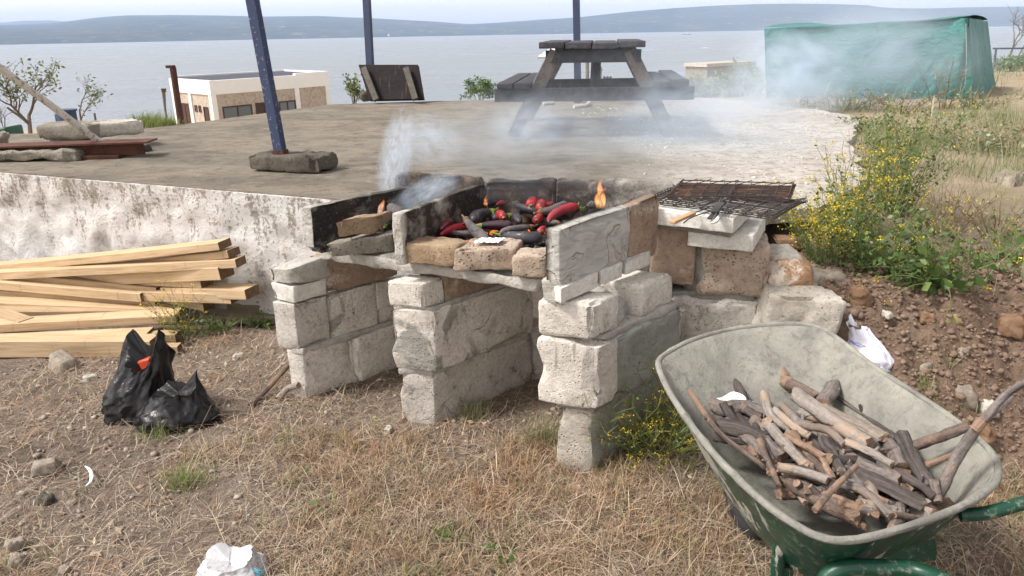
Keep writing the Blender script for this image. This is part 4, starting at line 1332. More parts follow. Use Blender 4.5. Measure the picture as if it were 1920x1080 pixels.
# side counter
cf0, cf1 = PY(1252, 640, 3.02), PY(1425, 640, 2.94)
cf0.z = cf1.z = 0
cd = V((.25, .97, 0))
blk('block', cf0, cf1, .36, .12, .565, 'block_grey', seed=61, r=.03, amp=.014, dvec=cd)
uf0, uf1 = PY(1303, 565, 3.0), PY(1436, 560, 2.94)
blk('block', uf0, uf1, .32, .572, .80, 'pink_stone', seed=62, r=.03, amp=.016, dvec=cd)
tf0, tf1 = PY(1216, 540, 3.03), PY(1300, 545, 2.99)
blk('block', tf0, tf1, .20, .62, .885, 'tan_block', seed=63, r=.014, amp=.01, dvec=cd, label='tan brown block with a grey smear of mortar')
blk('mortar_bed', tf0 + V((.14, .03, 0)), tf1 + V((.06, -.008, 0)), .15, .56, .82, 'mortar_dark', seed=64, amp=.03, r=.03, dvec=cd)
blk('mortar_bed', cf0 + V((-.03, .03, 0)), cf1 + V((-.03, .03, 0)), .25, .55, .585, 'mortar_dark', seed=65, amp=.012, r=.01, dvec=cd)
lf0, lf1 = PY(1286, 450, 2.95), PY(1412, 468, 2.86)
blk('counter_slab', lf0, lf1, .36, .805, .876, 'white_slab', seed=66, r=.006, amp=.004, dvec=(.42, .9, 0), chip=.01)
lf0, lf1 = PY(1210, 400, 3.0), PY(1375, 430, 2.82)
blk('mortar_bed', lf0 + V((.05, .03, 0)), lf1 + V((.0, .03, 0)), .3, .868, .897, 'mortar_dark', seed=67, r=.008, amp=.008, dvec=(.5, .87, 0))
blk('counter_slab', lf0, lf1, .30, .893, .955, 'white_slab', seed=68, r=.006, amp=.004, dvec=(.5, .87, 0), chip=.01)

# loose stones along the front of the fire
def loose(name, a, c, z0, z1, dep, mat, label, seed, r=.008, amp=.010, dv=(.45, .9, 0), top=None):
    a, c = Vector(a), Vector(c)
    bk = Vector(dv).normalized() * dep
    q = [a, c, c + bk, a + bk]
    tp = top or [z1] * 4
    b = MB()
    b.hexa([V((x.x, x.y, z0)) for x in q] + [V((x.x, x.y, k)) for x, k in zip(q, tp)], r=r, amp=amp, seed=seed, chip=.03, nsc=9, step=.02)
    return tag(b.build(name, mat), label, 'stone' if 'brick' not in name else 'brick', 'loose stones along the front of the fire')


ZB = .752
loose('loose_slab', P(612, 487, .745), P(737, 472, .755), .755, .825, .15, 'pale_concrete', 'thin broken concrete slab under the lone brick on the left hearth', 71, top=[.81, .838, .835, .81], amp=.014)
loose('loose_brick', P(632, 450, .836), P(712, 436, .836), .84, .915, .10, 'tan_brick', 'lone tan brick blackened at its left end, on the broken slab', 72)
loose('loose_brick', P(762, 492, .755), P(858, 501, .755), ZB, .84, .13, 'tan_brick', 'brown brick with dark streaks beside the middle panel', 73, dv=(.3, .95, 0))
loose('loose_stone', P(850, 508, .755), P(968, 505, .755), ZB, .845, .16, 'pink_stone', 'large pinkish block with a white scrap of paper on top', 74, r=.012, dv=(.25, .97, 0))
loose('loose_stone', P(957, 519, .755), P(1024, 522, .755), ZB, .842, .13, 'pink_stone', 'small pale stone next to the right panel of the grill', 75, r=.012, dv=(.3, .95, 0))
b = MB()
n_ = 14
cc = P(918, 452, .856)
vs = []
for j in range(n_):
    for i in range(n_):
        u, v = i / (n_ - 1) - .5, j / (n_ - 1) - .5
        vs.append(cc + V((u * .10 + v * .03, v * .07 - u * .01, .004 + .008 * noise.noise(V((u * 6, v * 6, 2))) + .006 * noise.noise(V((u * 15, v * 15, 7))))))
b.add(vs, [(j * n_ + i, j * n_ + i + 1, (j + 1) * n_ + i + 1, (j + 1) * n_ + i) for j in range(n_ - 1) for i in range(n_ - 1)])
tag(b.build('paper_scrap', 'paper_white', angle=80), 'crumpled white paper scrap on the large pinkish block', 'paper')

# rubble to the right of the counter
def rub(name, px, py, z, size, mat, label, seed, grp=None, cat='stone', rz=0.0, amp=.12, r=.25, yv=None):
    o = PY(px, py, yv) if yv else P(px, py, z)
    sx_, sy_, sz_ = size
    b = MB()
    R = Matrix.Rotation(rz, 3, 'Z')
    q = [R @ V((x * sx_ / 2, y * sy_ / 2, zz * sz_)) + o for zz in (0, 1) for x, y in ((-1, -1), (1, -1), (1, 1), (-1, 1))]
    rs = random.Random(seed)
    q = [x + V((rs.uniform(-.12, .12) * sx_, rs.uniform(-.12, .12) * sy_, rs.uniform(-.1, .1) * sz_)) for x in q]
    m_ = min(size)
    b.hexa(q, r=r * m_, amp=amp * m_, nsc=2.2 / max(size), step=max(size) / 12, seed=seed * 1.3, chip=.2 * m_)
    return tag(b.build(name, mat), label, cat, grp)


G_ = 'rubble heaped right of the counter'
rub('rubble_stone', 1462, 590, .3, (.20, .2, .25), 'orange_stone', 'orange brown stone leaning on the counter, crusted with white lime', 81, G_, yv=3.05, amp=.1)
rub('rubble_stone', 1462, 502, .3, (.14, .2, .09), 'rubble_white', 'whitish rough stone on top of the orange brown one', 82, G_, yv=3.12)
rub('rubble_stone', 1484, 614, .3, (.29, .26, .18), 'rubble_white', 'big pale block right of the counter above the wheelbarrow', 83, G_, yv=2.92, amp=.08, r=.12, rz=-.15)
rub('rubble_stone', 1492, 545, .3, (.13, .2, .10), 'rubble_white', 'small whitish stone between the orange stone and the bank', 84, G_, yv=3.15)
rub('rubble_stone', 1543, 540, .3, (.16, .16, .09), 'field_stone', 'grey stone half buried under the flowering bush', 85, G_, yv=3.25)
rub('rubble_stone', 1476, 462, .3, (.13, .10, .05), 'field_stone_brown', 'brown stick like stone lying behind the counter slab', 86, G_, yv=3.55)

# ------------------------------------------------------------------ fire: coals, flames
ang = math.atan2(D45.y, D45.x)
cv_, cf_ = [], []
rs = random.Random(5)
def lump(V_, F_, c, s, rs):
    base = len(V_)
    ico = [(0, 0, 1), (.89, 0, .45), (.28, .85, .45), (-.72, .53, .45), (-.72, -.53, .45), (.28, -.85, .45), (.72, .53, -.45), (-.28, .85, -.45), (-.89, 0, -.45), (-.28, -.85, -.45), (.72, -.53, -.45), (0, 0, -1)]
    fc = [(0, 1, 2), (0, 2, 3), (0, 3, 4), (0, 4, 5), (0, 5, 1), (1, 6, 2), (2, 7, 3), (3, 8, 4), (4, 9, 5), (5, 10, 1), (6, 7, 2), (7, 8, 3), (8, 9, 4), (9, 10, 5), (10, 6, 1), (11, 7, 6), (11, 8, 7), (11, 9, 8), (11, 10, 9), (11, 6, 10)]
    ax = [rs.uniform(.6, 1.3) for _ in range(3)]
    a = rs.uniform(0, 6.28); ca, sa = math.cos(a), math.sin(a)
    for p in ico:
        k = s * rs.uniform(.75, 1.2)
        x, y, z = p[0] * ax[0] * k, p[1] * ax[1] * k, p[2] * ax[2] * k * .75
        V_.append((c[0] + x * ca - y * sa, c[1] + x * sa + y * ca, c[2] + z))
    F_ += [(base + i, base + j, base + k) for i, j, k in fc]
t = NT('charcoal')
g = t.n('ShaderNodeNewGeometry').outputs['Random Per Island']
c = t.ramp(g, [(0, rgb(20, 19, 19)), (.6, rgb(42, 40, 40)), (.85, rgb(70, 68, 68)), (1, rgb(128, 124, 122))])
c = t.mix(t.ramp(t.noise(90, 4), [(.52, 0.0), (.66, .7)]), c, rgb(146, 144, 142))
pb = t.pbsdf(c, .9, t.bump(t.noise(120, 4), .6, .004), spec=.3)
pb = [n_ for n_ in t.t.nodes if n_.type == 'BSDF_PRINCIPLED'][0]
pb.inputs['Emission Color'].default_value = (1.0, .22, .04, 1)
t.l(t.math('MULTIPLY', t.ramp(t.math('FRACT', t.math('MULTIPLY', g, 37.7)), [(.93, 0.0), (.95, 1.0)]), .45), pb.inputs['Emission Strength'])
MATS['charcoal'] = t.m
fx = (s1 - s0)
for side, (u0, u1) in enumerate(((.04, .36), (.42, .93))):
    for k in range(620 if side else 260):
        u, v = rs.uniform(u0, u1), rs.uniform(.14, .86)
        o = s0 + fx * u + D45 * v
        lump(cv_, cf_, (o.x, o.y, .758 + rs.uniform(0, .035)), rs.uniform(.008, .022), rs)
o = npmesh('charcoal', cv_, cf_, 'charcoal')
tag(o, kind='stuff')

t = NT('flame')
sx = t.n('ShaderNodeSeparateXYZ'); t.l(t.vec(coord='Generated'), sx.inputs[0])
cl = t.ramp(sx.outputs[2], [(0.0, (1.0, .46, .16, 1)), (.5, (1.0, .34, .10, 1)), (1, (1.0, .26, .10, 1))])
em = t.n('ShaderNodeEmission'); t.l(cl, em.inputs[0])
al = t.ramp(t.noise(42, 4, .6, vec=t.vec((1, 1, .45)), dist=.8), [(.42, .02), (.60, 1.0)])
al = t.math('MULTIPLY', al, t.ramp(sx.outputs[2], [(0.0, .15), (.2, 1.0), (.7, .8), (1, .25)]))
t.l(t.math('MULTIPLY', al, 34.0), em.inputs[1]); t.l(em.outputs[0], t.out.inputs['Volume'])
MATS['flame'] = t.m
def flame(px, py, z, h, w, label, seed):
    o = P(px, py, z)
    b = MB()
    for j in range(2):
        rs = random.Random(seed + j)
        pts, rr = [], []
        hh = h * (1, .66, .5)[j]
        ox = (0, -.22, .34)[j] * w
        for k in range(9):
            v = k / 8
            pts.append(o + V((ox + w * .7 * math.sin(v * 4.2 + seed + j) * v + .35 * h * v * v * .4, .2 * w * math.cos(v * 5 + j), v * hh)))
            rr.append(max(.0008, w * (.66, .5, .3)[j] * (math.sin(math.pi * min(1, v * .85 + .16)) ** .9) * (1 - v * .55) * (1 + .15 * math.sin(v * 6 + seed))))
        b.tube(pts, rr, 12, sub=4, rough=.06, seed=seed, flat=.7)
    return tag(b.build('flame', 'flame', angle=90), label, 'flame', 'flames on the grill')
flame(1128, 390, .955, .14, .042, 'tall orange flame licking up behind the right panel', 2)
flame(714, 402, .90, .085, .024, 'orange flame on an aubergine in the left hearth above the lone brick', 5)
flame(912, 386, .90, .055, .018, 'faint small flame by the middle panel at the back of the grill', 9)
flame(990, 446, .83, .030, .012, 'tiny flame between the two front aubergines', 12)

# ------------------------------------------------------------------ vegetables
def veg(name, col, rough, coat, c2=None):
    t = NT(name)
    n_ = t.noise(9, 6, .65)
    c = t.ramp(n_, [(.35, col), (.7, c2 or col)])
    m = t.ramp(t.noise(16, 6, .7, dist=.4), [(.52, 0.0), (.60, .85)])
    c = t.mix(m, c, rgb(46, 41, 41))
    m2_ = t.ramp(t.noise(60, 4, .7), [(.60, 0.0), (.66, .6)]); c = t.mix(m2_, c, rgb(150, 144, 140))
    t.pbsdf(c, t.ramp(n_, [(.3, rough + .18), (.7, rough + .48)]), t.bump(t.noise(22, 5), .4, .004), spec=.45, coat=coat * .5)
    MATS[name] = t.m
veg('aubergine_skin', rgb(30, 26, 34), .28, .5, rgb(58, 54, 62))
veg('aubergine_charred', rgb(70, 66, 66), .5, .1, rgb(112, 106, 104))
veg('aubergine_purple', rgb(70, 36, 48), .3, .5, rgb(44, 30, 38))
veg('pepper_skin', rgb(168, 26, 38), .25, .6, rgb(128, 20, 34))
veg('pepper_dark', rgb(134, 28, 42), .3, .5, rgb(96, 26, 38))
plain('calyx_green', rgb(120, 140, 62), .6)
plain('calyx_brown', rgb(120, 96, 70), .7)


def aubergine(x0, y0, x1, y1, rpx, label, skin='aubergine_skin', z=.835, z1=None, calyx='calyx_green', bend=.12, stem=True):
    lift = .03 * sm(425, 375, (y0 + y1) / 2) + .012
    z1 = (z if z1 is None else z1) + lift; z += lift
    """(x0,y0) stalk end, (x1,y1) blossom end, in photo pixels"""
    a = P(x0, y0, z); c = P(x1, y1, z if z1 is None else z1)
    r = rpx * .78 / 1400 * (a.y * 1.05)
    L_ = (c - a)
    side = L_.cross(V((0, 0, 1))).normalized()
    o = thing('aubergine', label, 'aubergine', (a + c) / 2 - V((0, 0, r)), 'aubergines roasting on the coals')
    ks = [.0, .06, .16, .32, .5, .68, .84, .93, .98, 1.0]
    rr = [.35, .50, .62, .78, .92, 1.0, .96, .72, .38, .04]
    pts = [a + L_ * k + side * (bend * L_.length * math.sin(math.pi * k)) for k in ks]
    b = MB(); b.tube(pts, [r * q for q in rr], 16, sub=2, rough=.15, seed=x0)
    b.build('body', skin, o, angle=80)
    if stem:
        d = L_.normalized()
        b = MB()
        b.tube([a - d * r * 1.5 + V((0, 0, .004)), a - d * r * .5, a + d * r * .0, a + d * r * .55, a + d * r * 1.1], [r * .17, r * .2, r * .46, r * .60, r * .66], 10, rough=.25, seed=y0)
        b.build('calyx', calyx, o)
    return o


A = aubergine
A(872, 410, 915, 452, 13, 'charred grey aubergine sloping down to the front stones with its stalk up', 'aubergine_charred', .875, .835, 'calyx_brown', .03)
A(926, 396, 887, 414, 15, 'dark aubergine with a pale green stalk among the red peppers', 'aubergine_skin', .845)
A(893, 424, 962, 422, 12, 'purple tinged aubergine lying level at the middle of the grill', 'aubergine_purple', .84, None, 'calyx_green', -.05)
A(1000, 424, 938, 436, 9, 'slim grey charred aubergine lying behind the front one', 'aubergine_charred', .85, None, 'calyx_brown', .06)
A(940, 440, 1018, 446, 16, 'fat blue black aubergine at the very front of the grill', 'aubergine_skin', .835)
A(985, 392, 975, 416, 11, 'short dark aubergine standing towards the back of the coals', 'aubergine_skin', .85)
A(1012, 398, 1062, 384, 14, 'grey ashy aubergine behind the red peppers at the right', 'aubergine_charred', .865, None, 'calyx_brown')
A(1070, 378, 1120, 384, 14, 'ashy aubergine at the back right by the tall flame', 'aubergine_charred', .855, None, 'calyx_brown', -.05)
A(1035, 372, 1075, 374, 13, 'dark aubergine at the back wall of the grill', 'aubergine_skin', .86)
A(898, 384, 935, 372, 11, 'dark aubergine against the middle panel at the back', 'aubergine_skin', .85)
A(1035, 408, 1072, 398, 12, 'blackened aubergine below the long red pepper on the right', 'aubergine_skin', .845)
A(706, 418, 716, 384, 9, 'upright aubergine burning with a flame in the left hearth', 'aubergine_charred', .845, .885, 'calyx_brown', .03)
A(735, 384, 758, 400, 14, 'grey charred aubergine against the middle panel in the left hearth', 'aubergine_charred', .865, None, 'calyx_brown')
A(722, 424, 733, 402, 13, 'black aubergine behind the lone brick in the left hearth', 'aubergine_skin', .84)
A(960, 404, 925, 410, 10, 'short black aubergine between the red peppers in the centre', 'aubergine_skin', .84)


A(846, 436, 905, 436, 9, 'thin black aubergine along the edge of the coals at the left front', 'aubergine_charred', .82, None, 'calyx_brown')
A(965, 380, 1010, 396, 10, 'thin black aubergine lying between the round red peppers at the back', 'aubergine_skin', .855)
A(1048, 418, 1000, 410, 10, 'slim charred aubergine under the long red pepper tip', 'aubergine_charred', .84, None, 'calyx_brown', -.08)
A(915, 428, 880, 436, 9, 'thin wrinkled aubergine behind the front stones', 'aubergine_charred', .825, None, 'calyx_brown')
A(1090, 392, 1060, 402, 10, 'slim dark aubergine half behind the right panel', 'aubergine_purple', .86)

def pepper(x0, y0, x1, y1, rpx, label, skin='pepper_skin', z=.845, z1=None, bend=.1, blunt=False):
    lift = .03 * sm(425, 375, (y0 + y1) / 2) + .008
    z1 = (z if z1 is None else z1) + lift; z += lift
    a = P(x0, y0, z); c = P(x1, y1, z if z1 is None else z1)
    r = rpx * .88 / 1400 * (a.y * 1.05)
    L_ = c - a; side = L_.cross(V((0, 0, 1))).normalized()
    o = thing('red_pepper', label, 'pepper', (a + c) / 2 - V((0, 0, r)), 'red peppers roasting on the coals')
    ks = [0, .03, .12, .3, .5, .7, .86, .95, 1]
    rr = [.2, .72, 1.0, .98, .9, .74, .52, .32, .04] if not blunt else [.15, .7, .98, 1.05, 1.05, 1.0, .88, .6, .05]
    pts = [a + L_ * k + side * bend * L_.length * math.sin(math.pi * k) for k in ks]
    b = MB(); b.tube(pts, [r * q for q in rr], 16, sub=2, rough=.16 if blunt else .1, seed=x0 * .7)
    b.build('body', skin, o, angle=80)
    d = L_.normalized()
    b = MB(); b.tube([a - d * r * 1.1 + V((0, 0, r * .4)), a - d * r * .3, a + d * r * .04], [r * .14, r * .15, r * .34], 8)
    b.build('stalk', 'calyx_green', o)
    return o


Q = pepper
Q(912, 390, 826, 430, 10, 'long dark red pepper lying along the middle panel', 'pepper_dark', .85)
Q(872, 424, 826, 440, 9, 'bright red pointed pepper in front of the long dark red one', 'pepper_skin', .835)
Q(944, 408, 934, 398, 9, 'small red pepper beside the green stalk of an aubergine', 'pepper_skin', .86, None, .0, True)
Q(995, 386, 1000, 376, 12, 'round red pepper at the back showing its green stalk', 'pepper_skin', .875, None, 0, True)
Q(1013, 391, 1016, 380, 11, 'round red pepper to the right of the similar one at the back', 'pepper_skin', .872, None, 0, True)
Q(1006, 413, 1012, 405, 10, 'round red pepper in the middle of the grill', 'pepper_skin', .865, None, 0, True)
Q(1082, 386, 1028, 416, 10, 'long bright red pepper resting by the right panel', 'pepper_skin', .885)
Q(900, 408, 868, 420, 8, 'dull red pepper between the dark aubergine and the sloping grey one', 'pepper_dark', .85)
Q(1040, 384, 990, 392, 8, 'slim red pepper under the round ones at the back', 'pepper_skin', .855)
Q(950, 446, 985, 452, 7, 'slim dark red pepper tucked under the front aubergine', 'pepper_dark', .82)
Q(960, 378, 930, 384, 7, 'slim red pepper lying along the back of the coals', 'pepper_dark', .85)
Q(1012, 436, 1020, 428, 8, 'red pepper tip behind the fat front aubergine', 'pepper_skin', .84, None, 0, True)

# ------------------------------------------------------------------ wire grill baskets on the counter
def basket(label, c4, n, m, mat, hpts, hmat, lift, seed):
    c4 = [Vector(q) for q in c4]
    o = thing('wire_grill', label, 'grill rack', sum(c4, V((0, 0, 0))) / 4, 'wire grill baskets on the counter')
    def bl_(u, v):
        q = c4[0].lerp(c4[1], u).lerp(c4[3].lerp(c4[2], u), v)
        q.z += .004 * noise.noise(V((u * 3 + seed, v * 3, 1))) + .006 * math.sin(u * 3.1)
        return q
    b = MB()
    for lay in (0, 1):
        dz = V((0, 0, .016 * lay))
        for i in range(n + 1):
            if lay and i % 4: continue
            u = i / n
            pts = [bl_(u, k / 6) + dz for k in range(7)]
            b.tube(pts, .0026, 5, cap=False)
        for j in range(m + 1):
            if lay and j % 4: continue
            pts = [bl_(k / 8, j / m) + dz + V((0, 0, .003)) for k in range(9)]
            b.tube(pts, .0026, 5, cap=False)
    # hooked rims
    for i in range(n):
        for v, e in ((0, -1), (1, 1)):
            p0 = bl_(i / n, v); p1 = bl_((i + .5) / n, v); p2 = bl_((i + 1) / n, v)
            out_ = (c4[3] - c4[0]).normalized() * .012 * e
            b.tube([p0, p0 + V((0, 0, .016)), p1 + out_ + V((0, 0, .008)), p2], .0019, 5, cap=False)
    for j in range(m):
        for u, e in ((0, -1), (1, 1)):
            p0 = bl_(u, j / m); p2 = bl_(u, (j + 1) / m)
            b.tube([p0, p0 + V((0, 0, .02)), p2], .0019, 5, cap=False)
    b.build('wire_mesh', mat, o)
    b = MB()
    for q in hpts['wires']:
        b.tube(q, .0026, 6, sub=3)
    b.build('handle_wire', mat if hmat == 'handle_wood' else 'steel', o)
    for (p0, p1, w, h) in hpts['grips']:
        b = MB()
        d = (Vector(p1) - Vector(p0)); sd_ = d.cross(V((0, 0, 1))).normalized() * w / 2
        q = [Vector(p0) - sd_, Vector(p0) + sd_, Vector(p1) + sd_, Vector(p1) - sd_]
        b.hexa(q + [x + V((0, 0, h)) for x in q], r=h * .3, step=.05)
        b.build('handle', hmat, o)
    return o


z1_ = .962
c4 = [P(1450, 412, z1_ + .012), P(1510, 380, z1_ + .012), P(1282, 348, z1_ + .012), P(1214, 379, z1_ + .005)]
hp = dict(wires=[[P(1262, 414, .965), P(1298, 400, .968), P(1326, 391, .972)], [P(1282, 418, .965), P(1300, 406, .968), P(1345, 392, .974)]],
          grips=[(P(1260, 420, .958), P(1300, 402, .962), .026, .012)])
basket('wide black wire grill with a wooden handle, lowest on the counter slab', c4, 15, 9, 'wire_black', hp, 'handle_wood', 0, 3)
z2 = z1_ + .04
c4 = [P(1478, 376, z2 - .012), P(1487, 349, z2 - .005), P(1282, 344, z2), P(1254, 374, z2 - .014)]
hp = dict(wires=[[P(1333, 416, z1_ + .012), P(1342, 402, z1_ + .02), P(1354, 375, z2 - .01), P(1366, 372, z2 - .01), P(1360, 392, z1_ + .02), P(1345, 416, z1_ + .012), P(1333, 417, z1_ + .012)],
                 [P(1346, 385, z2 - .012), P(1352, 370, z2 - .008)], [P(1362, 385, z2 - .012), P(1370, 370, z2 - .008)]],
          grips=[(P(1339, 400, z2 - .02), P(1352, 383, z2 - .012), .030, .010), (P(1332, 412, z1_ + .006), P(1343, 401, z1_ + .012), .026, .009)])
basket('smaller rusty wire grill with a black handle, lying on the wider one', c4, 13, 8, 'wire_rust', hp, 'handle_black', 0, 8)

# ------------------------------------------------------------------ pile of sawn timber
def plank(x0, y0, z0, x1, y1, z1, w, h, label, mat='lumber', bow=0.0, roll=0.0):
    """upper front edge given at its left and right end: photo pixel and height"""
    def clear(px, py, z):          # keep the timber in front of the wall
        for _ in range(60):
            q = P(px, py, z)
            if (q.x - WC.x) * E2.x + (q.y - WC.y) * E2.y < -(w + .10): break
            z += .008
        return q
    a, c = (P(x0, y0, z0), P(x1, y1, z1)) if mat == 'lumber_old' else (clear(x0, y0, z0), clear(x1, y1, z1))
    if x0 < -30: a = a + (a - c).normalized() * .7
    d = (c - a).normalized()
    L_ = (c - a).length
    sd_ = V((-d.y, d.x, 0)).normalized()
    up = sd_.cross(d) * -1
    if up.z < 0: up = -up
    # roll about the long axis
    sd2 = sd_ * math.cos(roll) + up * math.sin(roll)
    up2 = up * math.cos(roll) - sd_ * math.sin(roll)
    b = MB()
    n_ = 14
    loops = []
    for i in range(n_ + 1):
        k = i / n_
        q = a.lerp(c, k) + up * (bow * math.sin(math.pi * k))
        e = .0025
        jit = [random.uniform(-1, 1) * .0007 for _ in range(8)]
        ring = [q - up2 * e, q + sd2 * e, q + sd2 * (w - e), q + sd2 * w - up2 * e, q + sd2 * w - up2 * (h - e), q + sd2 * (w - e) - up2 * h, q + sd2 * e - up2 * h, q - up2 * (h - e)]
        loops.append([r_ + up2 * j_ for r_, j_ in zip(ring, jit)])
    b.loft(loops, cap0=True, cap1=True)
    # build in its own frame so that the grain runs along it
    o0 = a.lerp(c, .5) - up * h
    M_ = Matrix((d, sd_, d.cross(sd_))).transposed().to_4x4()
    M_.translation = o0
    Mi = M_.inverted()
    me = bpy.data.meshes.new('timber')
    me.from_pydata([tuple(Mi @ q) for q in b.v], [], b.f)
    bm = bmesh.new(); bm.from_mesh(me); bmesh.ops.recalc_face_normals(bm, faces=bm.faces); bm.to_mesh(me); bm.free()
    me.polygons.foreach_set('use_smooth', [True] * len(me.polygons)); me.set_sharp_from_angle(angle=math.radians(25))
    me.update()
    for p_ in me.polygons:
        if abs(p_.normal.x) > .8: p_.material_index = 1
    o = link('timber', me, [mat, 'lumber_end'])
    o.matrix_world = M_
    return tag(o, label, 'timber', 'sawn timbers piled by the wall')


PL = plank
PL(-60, 499, .25, 408, 455, .355, .11, .045, 'top timber tilted up against the whitewashed wall', bow=-.012)
PL(150, 498, .225, 425, 470, .305, .10, .045, 'shaded timber tucked just under the topmost one', bow=-.005)
PL(-60, 514, .235, 440, 487, .28, .10, .05, 'timber second from the top, ending farthest right in the upper pile')
PL(60, 520, .19, 408, 502, .245, .12, .075, 'broad timber with a wide dark end under the second from the top')
PL(100, 516, .20, 375, 527, .205, .10, .045, 'thin timber ending in a dark corner beside the yellow weed')
PL(-60, 524, .215, 262, 551, .19, .10, .055, 'pale timber crossing the upper pile down towards the right')
PL(-60, 505, .255, 292, 540, .215, .10, .045, 'pale timber lying on the wall side of the crossing one')
PL(-60, 541, .15, 290, 564, .135, .10, .05, 'long timber running under the pale crossing timber')
PL(310, 552, .14, 380, 567, .12, .09, .06, 'timber stub end at the middle right of the pile')
PL(180, 545, .17, 430, 552, .155, .10, .06, 'timber with a broad light end lying at right beneath the yellow weed')
PL(300, 540, .17, 458, 544, .165, .12, .06, 'short broad timber end at the far right of the light timbers')
PL(-60, 566, .12, 300, 580, .10, .12, .045, 'dusty timber with pencil lines in the middle of the pile')
PL(-60, 585, .10, 330, 582, .10, .14, .045, 'wide flat board lying in the gap of the pile')
PL(-60, 573, .155, 34, 604, .13, .09, .055, 'short timber pointing to the viewer at the left edge')
PL(-60, 612, .125, 328, 591, .13, .12, .05, 'clean pale timber lying across the lower pile, second up from the ground', bow=0.0)
PL(-60, 640, .075, 275, 625, .085, .10, .04, 'timber squeezed between the lowest and the clean pale one')
PL(200, 632, .07, 328, 628, .07, .08, .045, 'small timber end sticking out behind the black bag')
PL(-60, 641, .095, 280, 640, .09, .11, .095, 'lowest timber lying on the earth behind the black bags')
PL(260, 650, .05, 332, 650, .045, .06, .04, 'timber tip on the ground at right of the black bag')
for x0, y0, z0, x1, y1, z1, lab in ((425, 572, .09, 528, 574, .09, 'upper grey weathered board right of the light timbers'), (380, 592, .055, 528, 596, .055, 'lower grey weathered board right of the light timbers'),
                                    (455, 550, .13, 530, 553, .13, 'grey weathered board against the wall by the left pier')):
    PL(x0, y0, z0, x1, y1, z1, .12, .045, lab, 'lumber_old')

def _hit(px, py):
    y = 1.2
    while y < 9:
        q = PY(px, py, y)
        if q.z <= gz(q.x, q.y): return q
        y += .01
    return q


# ------------------------------------------------------------------ bags
t = NT('black_plastic')
n_ = t.noise(7, 6, .6, dist=1.0)
t.pbsdf(rgb(17, 17, 19), t.ramp(n_, [(.3, .26), (.7, .46)]), t.bump(n_, .5, .03), spec=.42)
MATS['black_plastic'] = t.m
t = NT('white_plastic')
n_ = t.noise(9, 6, .6, dist=1.0)
t.pbsdf(rgb(186, 186, 188), .4, t.bump(n_, .5, .02), spec=.5)
MATS['white_plastic'] = t.m
t = NT('printed_plastic')
n_ = t.noise(9, 6, .6, dist=1.0)
m = t.ramp(t.noise(9, 2, .5, dist=2.5), [(.61, 0.0), (.625, .8), (.65, .8), (.665, 0.0)])
t.pbsdf(t.mix(m, rgb(226, 228, 238), rgb(88, 112, 196)), .35, t.bump(n_, .5, .02), spec=.5)
MATS['printed_plastic'] = t.m


def bag(name, c, size, mat, label, seed, ears=(), rz=0.0, fold=.10, topk=.35, nf=9, flatb=True, lean=(0, 0)):
    """a slack plastic bag: creased body drawn in towards its top; ears are pulled up corners (angle, width, height)"""
    c = Vector(c); sx_, sy_, sz_ = size
    na, nv_ = 96, 40
    vs = []
    R = Matrix.Rotation(rz, 3, 'Z')
    for j in range(nv_ + 1):
        v = j / nv_
        prof = (min(1, v / .10) ** .5) * (1 - (1 - topk) * sm(.30, 1.0, v))
        for i in range(na):
            th = 2 * math.pi * i / na
            crease = fold * (.3 + v) * (abs(math.sin(th * nf / 2 + 1.2 * noise.noise(V((math.cos(th) + seed, math.sin(th), v * 1.5))) + v * 1.2)) - .6)
            crease += .22 * noise.noise(V((math.cos(th) * 1.2 + seed, math.sin(th) * 1.2, v * 1.6)))
            w = noise.noise(V((math.cos(th) * 2.6 + seed, math.sin(th) * 2.6, v * 4)))
            crease += .08 * (1 - abs(w) * 2.5)
            w2 = noise.noise(V((math.cos(th) * 5.5 - seed, math.sin(th) * 5.5, v * 6)))
            crease += .045 * (1 - abs(w2) * 2.5)
            rr = prof * (1 + crease)
            z = v * sz_ * (1 + .10 * noise.noise(V((math.cos(th) * 2, math.sin(th) * 2, seed))))
            for (an, wd, eh) in ears:
                d = math.atan2(math.sin(th - an), math.cos(th - an))
                g = math.exp(-(d / wd) ** 2) * sm(.45, 1.0, v)
                z += eh * g
            q = V((math.cos(th) * rr * sx_ / 2 + lean[0] * v * v, math.sin(th) * rr * sy_ / 2 + lean[1] * v * v, z))
            vs.append(R @ q + c)
    # close the top inwards (the mouth sags in)
    top = vs[-na:]
    cen = sum(top, V((0, 0, 0))) / na
    for k, dz in ((.75, -.03), (.45, -.07), (.05, -.10)):
        for q in top:
            x = cen + (q - cen) * k
            x.z = min(q.z, lerp(q.z, cen.z, 1 - k)) + dz * sz_ * 1.6
            vs.append(x)
    b = MB()
    rows = len(vs) // na
    b.loft([vs[r_ * na:(r_ + 1) * na] for r_ in range(rows)], cap0=True, cap1=True)
    o = b.build(name, mat, angle=75, recalc=True)
    return tag(o, label, 'bag')


